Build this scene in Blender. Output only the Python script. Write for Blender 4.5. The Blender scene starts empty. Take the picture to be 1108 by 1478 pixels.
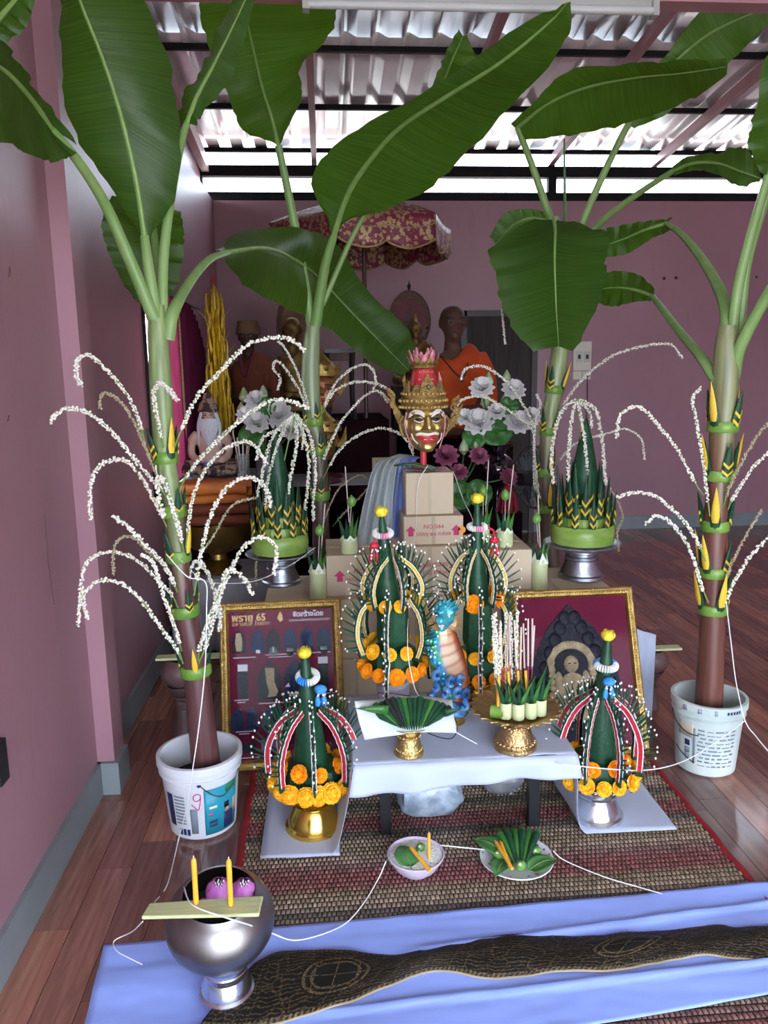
import bpy, bmesh, math, random
from mathutils import Vector, Matrix, noise
random.seed(7)
PI = math.pi
R = math.radians
scene = bpy.context.scene
col = scene.collection

# ------------------------------------------------------------------ camera
FPX, CAM_H = 1110.0, 1.5
PITCH, YAW, ROLL = R(10.6), R(-4.2), R(0.8)
FW = Vector((-math.sin(YAW) * math.cos(PITCH), math.cos(YAW) * math.cos(PITCH), -math.sin(PITCH)))
_r0 = Vector((math.cos(YAW), math.sin(YAW), 0)); _u0 = _r0.cross(FW)
RT = _r0 * math.cos(ROLL) - _u0 * math.sin(ROLL)
UP = _r0 * math.sin(ROLL) + _u0 * math.cos(ROLL)
CAM = Vector((0, 0, CAM_H))
cd = bpy.data.cameras.new('camera'); cam = bpy.data.objects.new('camera', cd); col.objects.link(cam)
cam.matrix_world = Matrix(((RT.x, UP.x, -FW.x, 0), (RT.y, UP.y, -FW.y, 0), (RT.z, UP.z, -FW.z, CAM_H), (0, 0, 0, 1)))
cd.sensor_fit = 'HORIZONTAL'; cd.sensor_width = 36.0; cd.lens = 36.0 * FPX / 1108.0
cd.clip_start = 0.05; cd.clip_end = 200
scene.camera = cam

# ------------------------------------------------------------------ sky, sun, exposure
world = bpy.data.worlds.new('sky'); scene.world = world; world.use_nodes = True
wn = world.node_tree.nodes; wl = world.node_tree.links
wn['Background'].inputs['Color'].default_value = (0.74, 0.85, 1.0, 1)
wn['Background'].inputs['Strength'].default_value = 11.0
sd = bpy.data.lights.new('sun', 'SUN'); sd.energy = 9.0; sd.angle = R(1.0); sd.color = (1.0, 0.93, 0.82)
sun = bpy.data.objects.new('sun', sd); col.objects.link(sun)
sun.rotation_euler = Vector((0.58, -0.03, 0.81)).to_track_quat('Z', 'Y').to_euler()
scene.view_settings.view_transform = 'Standard'
try: scene.view_settings.look = 'None'
except Exception: pass
scene.view_settings.exposure = 0.32
scene.view_settings.gamma = 1.0
scene.view_settings.use_curve_mapping = False

# ------------------------------------------------------------------ placement: a point of the room seen along a line of sight
def ray(x, y): return FW + RT * ((x - 554) / FPX) + UP * ((739 - y) / FPX)
def fl(x, y, z=0.0):
    d = ray(x, y); return CAM + d * ((z - CAM_H) / d.z)
def at(x, y, Y):
    d = ray(x, y); return CAM + d * (Y / d.y)
def pxm(Y): return Y / FPX            # metres per pixel at depth Y (about)

# ------------------------------------------------------------------ mesh builder
class MB:
    def __init__(s): s.v = []; s.f = []; s.m = []; s.cur = 0
    def add(s, vs, fs):
        b = len(s.v); s.v += [tuple(p) for p in vs]
        for f in fs: s.f.append(tuple(i + b for i in f)); s.m.append(s.cur)
        return s
    def mat(s, i): s.cur = i; return s
    def box(s, c, d, rz=0, M=None, taper=1.0):
        x, y, z = d[0] / 2, d[1] / 2, d[2] / 2
        vs = [Vector((sx * x * (taper if sz > 0 else 1), sy * y * (taper if sz > 0 else 1), sz * z)) for sz in (-1, 1) for sy in (-1, 1) for sx in (-1, 1)]
        if rz: vs = [Matrix.Rotation(rz, 3, 'Z') @ v for v in vs]
        if M is not None: vs = [M @ v for v in vs]
        c = Vector(c); vs = [v + c for v in vs]
        return s.add(vs, [(0, 2, 3, 1), (4, 5, 7, 6), (0, 1, 5, 4), (2, 6, 7, 3), (0, 4, 6, 2), (1, 3, 7, 5)])
    def tube(s, path, r, seg=8, cap=True, flat=1.0, twist=None):
        P = [Vector(p) for p in path]; n = len(P)
        rr = r if isinstance(r, (list, tuple)) else [r] * n
        prev = None; rings = []
        for i in range(n):
            t = (P[min(i + 1, n - 1)] - P[max(i - 1, 0)])
            t = t.normalized() if t.length > 1e-9 else Vector((0, 0, 1))
            if prev is None:
                a = Vector((1, 0, 0)) if abs(t.x) < .9 else Vector((0, 1, 0))
                u = (a - t * a.dot(t)).normalized()
            else:
                u = (prev - t * prev.dot(t))
                u = u.normalized() if u.length > 1e-6 else Vector((1, 0, 0))
            prev = u; w = t.cross(u)
            rings.append([P[i] + (u * math.cos(2 * PI * k / seg) + w * math.sin(2 * PI * k / seg) * flat) * rr[i] for k in range(seg)])
        vs = [p for g in rings for p in g]; fs = []
        for i in range(n - 1):
            for k in range(seg):
                a = i * seg + k; b = i * seg + (k + 1) % seg
                fs.append((a, b, b + seg, a + seg))
        if cap:
            fs.append(tuple(reversed(range(seg)))); fs.append(tuple((n - 1) * seg + k for k in range(seg)))
        return s.add(vs, fs)
    def lathe(s, prof, c=(0, 0, 0), seg=28, M=None, sx=1, sy=1, wob=None):
        c = Vector(c); vs = []; fs = []
        n = len(prof)
        for (r, z) in prof:
            for k in range(seg):
                a = 2 * PI * k / seg
                rr = max(r, 1e-5) * (wob(a, z) if wob else 1)
                p = Vector((rr * math.cos(a) * sx, rr * math.sin(a) * sy, z))
                if M is not None: p = M @ p
                vs.append(p + c)
        for i in range(n - 1):
            for k in range(seg):
                a = i * seg + k; b = i * seg + (k + 1) % seg
                fs.append((a, b, b + seg, a + seg))
        if prof[0][0] > 1e-4: fs.append(tuple(reversed(range(seg))))
        if prof[-1][0] > 1e-4: fs.append(tuple((n - 1) * seg + k for k in range(seg)))
        return s.add(vs, fs)
    def ell(s, c, d, nu=12, nv=8, M=None):
        c = Vector(c); vs = []; fs = []
        if not isinstance(d, (list, tuple)): d = (d, d, d)
        for j in range(nv + 1):
            th = PI * j / nv
            for k in range(nu):
                a = 2 * PI * k / nu
                p = Vector((d[0] * math.sin(th) * math.cos(a), d[1] * math.sin(th) * math.sin(a), -d[2] * math.cos(th)))
                if M is not None: p = M @ p
                vs.append(p + c)
        for j in range(nv):
            for k in range(nu):
                a = j * nu + k; b = j * nu + (k + 1) % nu
                fs.append((a, b, b + nu, a + nu))
        return s.add(vs, fs)
    def prism(s, poly, h0, h1, M=None):
        n = len(poly)
        vs = [Vector((p[0], p[1], h0)) for p in poly] + [Vector((p[0], p[1], h1)) for p in poly]
        if M is not None: vs = [M @ v for v in vs]
        fs = [tuple(reversed(range(n))), tuple(range(n, 2 * n))]
        fs += [(i, (i + 1) % n, n + (i + 1) % n, n + i) for i in range(n)]
        return s.add(vs, fs)
    def grid(s, pts, close=False):
        n = len(pts); m = len(pts[0]); vs = [p for r in pts for p in r]; fs = []
        for i in range(n - 1):
            for j in range(m - 1 + (1 if close else 0)):
                a = i * m + j; b = i * m + (j + 1) % m
                fs.append((a, b, b + m, a + m))
        return s.add(vs, fs)
    def mesh(s, name, mats, smooth=True, angle=40):
        me = bpy.data.meshes.new(name); me.from_pydata(s.v, [], s.f)
        if not isinstance(mats, (list, tuple)): mats = [mats]
        for m in mats: me.materials.append(m)
        if len(mats) > 1: me.polygons.foreach_set('material_index', s.m)
        bm = bmesh.new(); bm.from_mesh(me); bmesh.ops.recalc_face_normals(bm, faces=bm.faces); bm.to_mesh(me); bm.free()
        if smooth:
            me.polygons.foreach_set('use_smooth', [True] * len(me.polygons)); me.set_sharp_from_angle(angle=R(angle))
        me.update(); return me
    def build(s, name, mats, parent=None, smooth=True, angle=40, kind=None, label=None, origin=None):
        if origin is not None:
            o_ = Vector(origin); s.v = [tuple(Vector(p) - o_) for p in s.v]
        o = bpy.data.objects.new(name, s.mesh(name, mats, smooth, angle)); col.objects.link(o)
        if origin is not None: o.location = origin
        if parent is not None:
            o.parent = parent; 
        if kind: o['kind'] = kind
        if label: o['label'] = label
        return o

def tag(o, label=None, cat=None, group=None, kind=None):
    if label: o['label'] = label
    if cat: o['category'] = cat
    if group: o['group'] = group
    if kind: o['kind'] = kind
    return o
def thing(name, label, cat, loc=(0, 0, 0), rz=0, group=None):
    o = bpy.data.objects.new(name, None); col.objects.link(o); o.empty_display_size = .05
    o.location = loc; o.rotation_euler = (0, 0, rz)
    return tag(o, label, cat, group)
def copy_tree(o, parent=None):
    c = o.copy(); col.objects.link(c); c.parent = parent
    for ch in list(o.children): copy_tree(ch, c)
    return c
def link_copy(o, parent, loc=None, M=None):
    c = o.copy(); col.objects.link(c); c.parent = parent
    if M is not None: c.matrix_local = M
    elif loc is not None: c.location = loc
    return c
def solid(o, t, off=0):
    m = o.modifiers.new('solid', 'SOLIDIFY'); m.thickness = t; m.offset = off; return o
def bevel(o, w, n=2):
    m = o.modifiers.new('bevel', 'BEVEL'); m.width = w; m.segments = n; m.limit_method = 'ANGLE'; m.angle_limit = R(35); return o
def catmull(P, n):
    P = [Vector(p) for p in P]; m = len(P) - 1; out = []
    for i in range(n):
        t = i / (n - 1) * m; k = min(int(t), m - 1); u = t - k
        p0 = P[k - 1] if k > 0 else P[k] * 2 - P[k + 1]
        p3 = P[k + 2] if k + 2 <= m else P[k + 1] * 2 - P[k]
        p1, p2 = P[k], P[k + 1]
        out.append(.5 * ((2 * p1) + (p2 - p0) * u + (2 * p0 - 5 * p1 + 4 * p2 - p3) * u * u + (3 * p1 - p0 - 3 * p2 + p3) * u ** 3))
    return out
def frame_to(dirv, upv=Vector((0, 0, 1))):
    """matrix whose local Z points along dirv"""
    z = Vector(dirv).normalized(); x = upv.cross(z)
    if x.length < 1e-4: x = Vector((1, 0, 0))
    x.normalize(); y = z.cross(x)
    return Matrix(((x.x, y.x, z.x), (x.y, y.y, z.y), (x.z, y.z, z.z)))
def RX(a): return Matrix.Rotation(a, 3, 'X')
def RY(a): return Matrix.Rotation(a, 3, 'Y')
def RZ(a): return Matrix.Rotation(a, 3, 'Z')

def text_part(name, body, size, mat, parent, M, align='CENTER', depth=0.0006, label=None, w=None, bold=0):
    cu = bpy.data.curves.new(name, 'FONT'); cu.body = body; cu.size = size; cu.align_x = align; cu.align_y = 'CENTER'
    cu.extrude = depth; cu.resolution_u = 2; cu.offset = bold
    tmp = bpy.data.objects.new('tmp', cu); col.objects.link(tmp)
    dg = bpy.context.evaluated_depsgraph_get(); dg.update()
    me = bpy.data.meshes.new_from_object(tmp.evaluated_get(dg)); me.name = name
    bpy.data.objects.remove(tmp); bpy.data.curves.remove(cu)
    if w and len(me.vertices):
        xs = [v.co.x for v in me.vertices]; k = w / max(1e-6, max(xs) - min(xs))
        for v in me.vertices: v.co.x *= k; v.co.y *= k
    me.materials.clear(); me.materials.append(mat)
    o = bpy.data.objects.new(name, me); col.objects.link(o); o.parent = parent; o.matrix_local = M
    if label: o['label'] = label
    return o

# ------------------------------------------------------------------ materials
MATS = {}
def mat(name, c, rough=.5, metal=0., c2=None, scale=8., detail=4, bump=0., bscale=60., spec=.5, coat=0., alpha=1., trans=0., stretch=None, thr=(.35, .65), sheen=0., ior=1.45, transl=0., obrand=0.):
    if name in MATS: return MATS[name]
    m = bpy.data.materials.new(name); m.use_nodes = True; n = m.node_tree.nodes; l = m.node_tree.links
    b = n['Principled BSDF']; b.inputs['Base Color'].default_value = (*c, 1); b.inputs['Roughness'].default_value = rough
    b.inputs['Metallic'].default_value = metal; b.inputs['Specular IOR Level'].default_value = spec
    b.inputs['Coat Weight'].default_value = coat; b.inputs['Alpha'].default_value = alpha
    b.inputs['Transmission Weight'].default_value = trans; b.inputs['IOR'].default_value = ior
    b.inputs['Sheen Weight'].default_value = sheen
    tc = n.new('ShaderNodeTexCoord'); src = tc.outputs['Object']
    if stretch:
        mp = n.new('ShaderNodeMapping'); mp.inputs['Scale'].default_value = stretch; l.new(src, mp.inputs['Vector']); src = mp.outputs['Vector']
    out = None
    if c2 is not None:
        t = n.new('ShaderNodeTexNoise'); t.inputs['Scale'].default_value = scale; t.inputs['Detail'].default_value = detail; l.new(src, t.inputs['Vector'])
        r = n.new('ShaderNodeValToRGB'); r.color_ramp.elements[0].position = thr[0]; r.color_ramp.elements[1].position = thr[1]
        r.color_ramp.elements[0].color = (*c, 1); r.color_ramp.elements[1].color = (*c2, 1)
        l.new(t.outputs['Fac'], r.inputs['Fac']); out = r.outputs['Color']; l.new(out, b.inputs['Base Color'])
    if obrand:
        oi = n.new('ShaderNodeObjectInfo'); hs = n.new('ShaderNodeHueSaturation'); ma = n.new('ShaderNodeMapRange')
        ma.inputs['To Min'].default_value = 1 - obrand; ma.inputs['To Max'].default_value = 1 + obrand
        l.new(oi.outputs['Random'], ma.inputs['Value']); l.new(ma.outputs['Result'], hs.inputs['Value'])
        if out is not None: l.new(out, hs.inputs['Color'])
        else: hs.inputs['Color'].default_value = (*c, 1)
        out = hs.outputs['Color']; l.new(out, b.inputs['Base Color'])
    if bump:
        t2 = n.new('ShaderNodeTexNoise'); t2.inputs['Scale'].default_value = bscale; t2.inputs['Detail'].default_value = 3; l.new(src, t2.inputs['Vector'])
        bp = n.new('ShaderNodeBump'); bp.inputs['Strength'].default_value = bump; bp.inputs['Distance'].default_value = .01
        l.new(t2.outputs['Fac'], bp.inputs['Height']); l.new(bp.outputs['Normal'], b.inputs['Normal'])
    if transl:
        tr = n.new('ShaderNodeBsdfTranslucent'); mx = n.new('ShaderNodeMixShader'); mx.inputs['Fac'].default_value = transl
        if out is not None: l.new(out, tr.inputs['Color'])
        else: tr.inputs['Color'].default_value = (*c, 1)
        l.new(b.outputs['BSDF'], mx.inputs[1]); l.new(tr.outputs['BSDF'], mx.inputs[2])
        l.new(mx.outputs['Shader'], n['Material Output'].inputs['Surface'])
    MATS[name] = m; return m
def emat(name, c, s):
    m = bpy.data.materials.new(name); m.use_nodes = True; b = m.node_tree.nodes['Principled BSDF']
    b.inputs['Emission Color'].default_value = (*c, 1); b.inputs['Emission Strength'].default_value = s; return m

GOLD = mat('gold', (.66, .42, .07), .20, 1., (.76, .50, .11), 8, bump=.03, bscale=60)
GOLDM = mat('gold_matt', (.48, .33, .12), .42, 1., (.62, .45, .18), 40, bump=.4, bscale=140)
GOLDP = mat('gold_paint', (.50, .33, .10), .38, .75, (.35, .22, .06), 25, bump=.3, bscale=90)
SILVER = mat('silver', (.62, .63, .66), .24, 1., (.74, .75, .78), 12, bump=.05, bscale=70)
STEEL = mat('worn_steel', (.22, .20, .20), .40, 1., (.30, .275, .265), 9)
ALU = mat('dull_aluminium', (.42, .45, .52), .38, 1., (.58, .60, .66), 14, bump=.15, bscale=40)
LEAFD = mat('folded_leaf', (.009, .046, .022), .40, 0, (.016, .072, .030), 30, bump=.2, bscale=60, spec=.35)
LEAFG = mat('leaf_green', (.030, .125, .022), .4, 0, (.055, .185, .035), 25, bump=.15)
LEAFL = mat('banana_stem_green', (.19, .33, .06), .35, 0, (.10, .23, .03), 14, bump=.1, stretch=(1, 1, .25))
YEL = mat('yellow_leaf', (.80, .55, .05), .5, 0, (.70, .42, .03), 60)
YELF = mat('yellow_bud', (.85, .74, .06), .5, 0, (.78, .62, .03), 40)
WHITEF = mat('white_cotton', (.80, .80, .76), .8, 0, (.70, .70, .66), 90, bump=.2, bscale=200)
BEAD = mat('white_bead', (.85, .85, .82), .5)
REDT = mat('red_fold', (.55, .02, .04), .5)
WHITET = mat('white_fold', (.80, .78, .80), .6)
BLUET = mat('blue_fold', (.03, .22, .70), .6, 0, (.06, .34, .80), 90)
PINKT = mat('pink_fold', (.85, .35, .55), .6)
ORANGE = mat('marigold_orange', (1.0, .33, .008), .8, 0, (1.0, .46, .02), 2.5, spec=.2)
ORANGEY = mat('marigold_yellow', (1.0, .46, .012), .8, 0, (1.0, .66, .05), 2.5, spec=.2)
CANDLE = mat('beeswax', (.88, .38, .03), .45, 0, (.92, .46, .05), 20)
THREAD = mat('cotton_thread', (.80, .80, .80), .8)
SOIL = mat('dark_soil', (.03, .024, .02), .95, 0, (.07, .055, .045), 60, bump=1, bscale=90)
BLACKP = mat('black_plastic', (.012, .012, .014), .4)
WOODSTICK = mat('stick', (.55, .42, .30), .7)
# ================================================================== the room
XL, XR, YB = -0.88, 4.35, 6.80
WALLTOP = 2.88
def roof_z(Y): return 3.29 + 0.10 * (6.8 - Y)

def wall_mat(name, c, c2, stain):
    m = bpy.data.materials.new(name); m.use_nodes = True; n = m.node_tree.nodes; l = m.node_tree.links; b = n['Principled BSDF']
    tc = n.new('ShaderNodeTexCoord'); t = n.new('ShaderNodeTexNoise'); t.inputs['Scale'].default_value = 1.3; t.inputs['Detail'].default_value = 6
    l.new(tc.outputs['Object'], t.inputs['Vector'])
    r = n.new('ShaderNodeValToRGB'); r.color_ramp.elements[0].position = .3; r.color_ramp.elements[1].position = .7
    r.color_ramp.elements[0].color = (*c, 1); r.color_ramp.elements[1].color = (*c2, 1); l.new(t.outputs['Fac'], r.inputs['Fac'])
    mp = n.new('ShaderNodeMapping'); mp.inputs['Scale'].default_value = (9, 9, 2.2); l.new(tc.outputs['Object'], mp.inputs['Vector'])
    t2 = n.new('ShaderNodeTexNoise'); t2.inputs['Scale'].default_value = 1.6; t2.inputs['Detail'].default_value = 5; l.new(mp.outputs['Vector'], t2.inputs['Vector'])
    r2 = n.new('ShaderNodeValToRGB'); r2.color_ramp.elements[0].position = .60; r2.color_ramp.elements[1].position = .80
    r2.color_ramp.elements[0].color = (0, 0, 0, 1); r2.color_ramp.elements[1].color = (.5, .5, .5, 1); l.new(t2.outputs['Fac'], r2.inputs['Fac'])
    mx = n.new('ShaderNodeMix'); mx.data_type = 'RGBA'; l.new(r2.outputs['Color'], mx.inputs['Factor']); l.new(r.outputs['Color'], mx.inputs['A']); mx.inputs['B'].default_value = (*stain, 1)
    l.new(mx.outputs['Result'], b.inputs['Base Color']); b.inputs['Roughness'].default_value = .42
    t3 = n.new('ShaderNodeTexNoise'); t3.inputs['Scale'].default_value = 40; l.new(tc.outputs['Object'], t3.inputs['Vector'])
    bp = n.new('ShaderNodeBump'); bp.inputs['Strength'].default_value = .06; bp.inputs['Distance'].default_value = .01; l.new(t3.outputs['Fac'], bp.inputs['Height']); l.new(bp.outputs['Normal'], b.inputs['Normal'])
    return m
PINKW = wall_mat('pink_wall_paint', (.295, .148, .178), (.335, .170, .202), (.25, .122, .136))
PINKP = mat('pink_steel_paint', (.34, .165, .18), .4, 0, (.40, .20, .215), 6)
GREYB = mat('grey_skirting', (.17, .19, .20), .5, 0, (.21, .23, .245), 5)
BLACKB = mat('dark_steel', (.010, .009, .011), .7, 0, (.016, .014, .015), 6, spec=.12)

# floor: slab with separate boards
def board_mat():
    m = bpy.data.materials.new('red_brown_board'); m.use_nodes = True; n = m.node_tree.nodes; l = m.node_tree.links; b = n['Principled BSDF']
    tc = n.new('ShaderNodeTexCoord'); oi = n.new('ShaderNodeObjectInfo')
    mp = n.new('ShaderNodeMapping'); mp.inputs['Scale'].default_value = (26, 2.2, 1); l.new(tc.outputs['Object'], mp.inputs['Vector'])
    ad = n.new('ShaderNodeVectorMath'); ad.operation = 'ADD'; l.new(mp.outputs['Vector'], ad.inputs[0]); l.new(oi.outputs['Location'], ad.inputs[1])
    t = n.new('ShaderNodeTexNoise'); t.inputs['Scale'].default_value = 1.6; t.inputs['Detail'].default_value = 7; t.inputs['Distortion'].default_value = .6; l.new(ad.outputs['Vector'], t.inputs['Vector'])
    r = n.new('ShaderNodeValToRGB'); r.color_ramp.elements[0].position = .30; r.color_ramp.elements[1].position = .72
    r.color_ramp.elements[0].color = (.185, .078, .060, 1); r.color_ramp.elements[1].color = (.36, .178, .132, 1); l.new(t.outputs['Fac'], r.inputs['Fac'])
    r2 = n.new('ShaderNodeValToRGB'); r2.color_ramp.interpolation = 'CONSTANT'; e = r2.color_ramp.elements
    e[0].color = (.62, .56, .58, 1); e[1].position = .28; e[1].color = (.95, .9, .88, 1); x = e.new(.55); x.color = (1.25, 1.12, 1.0, 1); x = e.new(.8); x.color = (.80, .70, .70, 1)
    pt = n.new('ShaderNodeAttribute'); pt.attribute_name = 'plank_tint'; sm = n.new('ShaderNodeMath'); sm.operation = 'ADD'; l.new(oi.outputs['Random'], sm.inputs[0]); l.new(pt.outputs['Fac'], sm.inputs[1]); fr_ = n.new('ShaderNodeMath'); fr_.operation = 'FRACT'; l.new(sm.outputs[0], fr_.inputs[0])
    l.new(fr_.outputs[0], r2.inputs['Fac'])
    mx = n.new('ShaderNodeMix'); mx.data_type = 'RGBA'; mx.blend_type = 'MULTIPLY'; mx.inputs['Factor'].default_value = 1; l.new(r.outputs['Color'], mx.inputs['A']); l.new(r2.outputs['Color'], mx.inputs['B'])
    l.new(mx.outputs['Result'], b.inputs['Base Color']); b.inputs['Roughness'].default_value = .13; b.inputs['Specular IOR Level'].default_value = .9
    return m
floor = MB().box((1.7, 3.0, -.05), (5.5, 8.2, .094)).build('floor', mat('floor_slab', (.2, .09, .07), .25), smooth=False)
tag(floor, kind='structure')
BRD = board_mat()
bw, bl = .105, .64
proto_me = MB().box((0, 0, 0), (bw - .002, bl - .002, .006)).mesh('plank', BRD, False)
nx0 = int(math.floor((XL - .02) / bw))
cells = []
for i in range(nx0, int(XR / bw) + 1):
    off = ((i * 37 + (i * i) % 7) % 10) / 10 * bl
    y = -1.6 - off
    while y < YB - .02:
        y0, y1 = max(y, -1.6), min(y + bl, YB); cx, cy = (i + .5) * bw, (y0 + y1) / 2
        hid = (-.22 < cx < 1.05 and 1.2 < cy < 3.5) or (-.62 < cx < 1.25 and cy > 3.3) or (-.5 < cx and cy < 1.75) or cy < 1.2
        seen = not hid and cx < (cy + .9) * .50 + .12
        if y1 - y0 > .03: cells.append((0 if seen else 1, cy, cx, y0, y1))
        y += bl
cells.sort()
rest = MB(); tint = []; rnd = random.Random(12)
for k, (q, cy, cx, y0, y1) in enumerate(cells):
    if q == 0 and k < 300:
        o = bpy.data.objects.new('plank', proto_me); col.objects.link(o); o.parent = floor; o.location = (cx, cy, 0)
        if y1 - y0 < bl - .01: o.scale = (1, (y1 - y0) / bl, 1)
    else:
        rest.box((cx, cy, 0), (bw - .002, y1 - y0 - .002, .006)); tint += [rnd.random()] * 8
ro = rest.build('plank_field', BRD, floor, smooth=False, kind='stuff')
ta = ro.data.attributes.new('plank_tint', 'FLOAT', 'POINT'); ta.data.foreach_set('value', tint)

ground = MB().box((1.5, 2, -.16), (60, 60, .1)).build('ground', mat('outside_concrete', (.42, .40, .36), .9, 0, (.50, .47, .42), 2), smooth=False)
tag(ground, kind='structure')

def wall_box(name, lo, hi, m=PINKW, parent=None):
    lo = Vector(lo); hi = Vector(hi)
    o = MB().box((lo + hi) / 2, hi - lo).build(name, m, parent, smooth=False)
    if parent is None: tag(o, kind='structure')
    return o
# left wall: front panel a little proud, a pillar, then the rear panel with a window opening
FZ = -.003
WL = wall_box('wall_left', (-1.02, -1.6, FZ), (-.85, 2.62, 3.2))
WY0, WY1, WZ0, WZ1 = 3.93, 4.66, .85, 1.86
w = MB()
for lo, hi in (((-1.02, 2.62, FZ), (XL, WY0, WALLTOP)), ((-1.02, WY1, FZ), (XL, YB, WALLTOP)), ((-1.02, WY0, FZ), (XL, WY1, WZ0)), ((-1.02, WY0, WZ1), (XL, WY1, WALLTOP))):
    lo = Vector(lo); hi = Vector(hi); w.box((lo + hi) / 2, hi - lo)
tag(w.build('wall_left_rear', PINKW, smooth=False), kind='structure')
pil = wall_box('wall_left_pillar', (-1.02, 2.62, FZ), (-.79, 2.745, 3.65))
wb = wall_box('wall_back', (-1.02, YB, FZ), (XR + .1, YB + .14, WALLTOP))
wr = MB().add([(XR + dx, y, z) for dx in (0, .14) for y, z in ((-1.6, FZ), (YB, FZ), (YB, roof_z(YB) - .04), (-1.6, roof_z(-1.6) - .04))], [(0, 1, 2, 3), (7, 6, 5, 4), (0, 4, 5, 1), (1, 5, 6, 2), (2, 6, 7, 3), (3, 7, 4, 0)]).build('wall_right', PINKW, smooth=False); tag(wr, kind='structure')  # unseen; run forward and up to the roof to keep daylight out
# unseen front wall, added so its doorway limits the sky light up high
fw_ = MB(); DX0, DX1, DZ = -.75, 3.4, 2.30
for lo, hi in (((-1.02, -1.74, FZ), (DX0, -1.6, 4.1)), ((DX1, -1.74, FZ), (XR + .14, -1.6, 4.1)), ((DX0, -1.74, DZ), (DX1, -1.6, 4.1))):
    lo = Vector(lo); hi = Vector(hi); fw_.box((lo + hi) / 2, hi - lo)
tag(fw_.build('added_front_wall', PINKW, smooth=False), kind='structure')
# window in the left wall
wf = MB()
for lo, hi in (((-.97, WY0, WZ0), (-.87, WY0 + .035, WZ1)), ((-.97, WY1 - .035, WZ0), (-.87, WY1, WZ1)), ((-.97, WY0, WZ0), (-.87, WY1, WZ0 + .035)), ((-.97, WY0, WZ1 - .035), (-.87, WY1, WZ1))):
    lo = Vector(lo); hi = Vector(hi); wf.box((lo + hi) / 2, hi - lo)
tag(wf.build('window_1', BLACKB, smooth=False), kind='structure')
# skirting
def skirt(name, lo, hi): return wall_box(name, lo, hi, GREYB)
skirt('baseboard_left', (-.85, -1.2, .0), (-.835, 2.62, .125))
b = MB(); b.box((-.812, 2.612, .0625), (.076, .016, .125)); b.box((-.782, 2.6825, .0625), (.016, .125, .125)); b.box((XL + .0075, 4.77, .0625), (.015, 4.05, .125))
tag(b.build('baseboard_left_rear', GREYB, smooth=False), kind='structure')
skirt('baseboard_back', (XL + .016, YB - .015, 0), (XR, YB, .125))

# cracks and marks on the left wall
CR = mat('crack', (.10, .045, .05), .9)
def onwall(px, py, x=-.8495):
    d = ray(px, py); return CAM + d * (x / d.x)
for nm, pts in (('wall_crack', [(64, 742), (67, 780), (69, 810), (74, 845), (78, 873)]), ('wall_crack', [(86, 385), (92, 395), (98, 378), (106, 375)]), ('wall_scratch', [(12, 400), (14, 385), (15, 398)]), ('wall_scratch', [(11, 608), (13, 600)])):
    MB().tube([onwall(*p) for p in pts], .0016, 5).build(nm, CR, WL)
so = MB().box(onwall(2, 1100, -.842), (.012, .05, .11)).build('wall_socket', BLACKP, smooth=False)
tag(so, 'black box fixed low on the pink wall at the left edge', 'socket')

# eaves: steel beams over the back wall, posts, an outer roof beyond
def beam(name, a, b_, w_, h_, m):
    a = Vector(a); b_ = Vector(b_); d = b_ - a; L = d.length
    M = frame_to(d); o = MB().box((0, 0, L / 2), (w_, h_, L)); o.v = [tuple(M @ Vector(v) + a) for v in o.v]
    return o
zb1 = at(700, 284, YB).z; zb2 = at(700, 247, YB).z
for nm, z, h in (('trim_1', WALLTOP + .035, .07), ('trim_2', zb2, .085)):
    tag(MB().box((1.7, YB + .05, z), (5.5, .08, h)).build(nm, BLACKB, smooth=False), kind='structure')
ps = MB()
for x in (at(285, 265, YB).x, at(798, 265, YB).x, 4.2): ps.box((x, YB + .05, (WALLTOP + zb2) / 2), (.07, .07, zb2 - WALLTOP))
for x in (at(285, 230, YB).x, at(798, 230, YB).x, 4.2): ps.box((x, YB + .05, (3.22 + zb2) / 2), (.05, .05, 3.22 - zb2))
tag(ps.build('trim_3', BLACKB, smooth=False), kind='structure')
# left wall head beam
tag(beam('t', (-.93, -1.0, roof_z(-1.0) - .12), (-.93, YB, roof_z(YB) - .14), .06, .1, 0).build('trim_4', PINKP, smooth=False), kind='structure')

# roof: ribbed metal sheets (ribs run down the slope), purlins, rafters
ROOFM = mat('bare_ribbed_metal', (.88, .89, .90), .28, .6, (.95, .95, .96), 3, stretch=(6, .6, 1))
ceiling = thing('ceiling', None, None); tag(ceiling, kind='structure')
Y0r, Y1r = -1.6, 6.84
def rib(x):
    p = (x % .19) / .19
    if p < .30: return 0
    if p < .40: return (p - .30) / .10 * .030
    if p < .60: return .030
    if p < .70: return (.70 - p) / .10 * .030
    q = (p - .70) / .30
    return .005 if .35 < q < .65 else 0
xs = []
x = -1.35
bps = [0, .30, .40, .60, .70, .80, .81, .89, .90]
laps = [Y0r, .7, 2.35, 3.95, 5.18, 5.99, 6.6, Y1r]
laps = [Y0r, 1.9, 5.19, Y1r]
for k in range(8):
    x0 = -1.33 + k * .76
    cols = []
    for q in range(4):
        for p in bps: cols.append(x0 + (q + p) * .19)
    cols.append(x0 + .76)
    for j in range(len(laps) - 1):
        ya, yb = laps[j] - (.0 if j == 0 else .12), laps[j + 1]
        dz = .012 - .006 * j
        rows = []
        ny = 6
        for i in range(ny + 1):
            y = ya + (yb - ya) * i / ny
            rows.append([(c, y, roof_z(y) + rib(c + .665) + dz + (.004 * math.sin(c * 3 + y * 2))) for c in cols])
        o = MB().grid(rows).build('roof_sheet', ROOFM, ceiling, smooth=True, angle=15)
        solid(o, .002)
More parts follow.
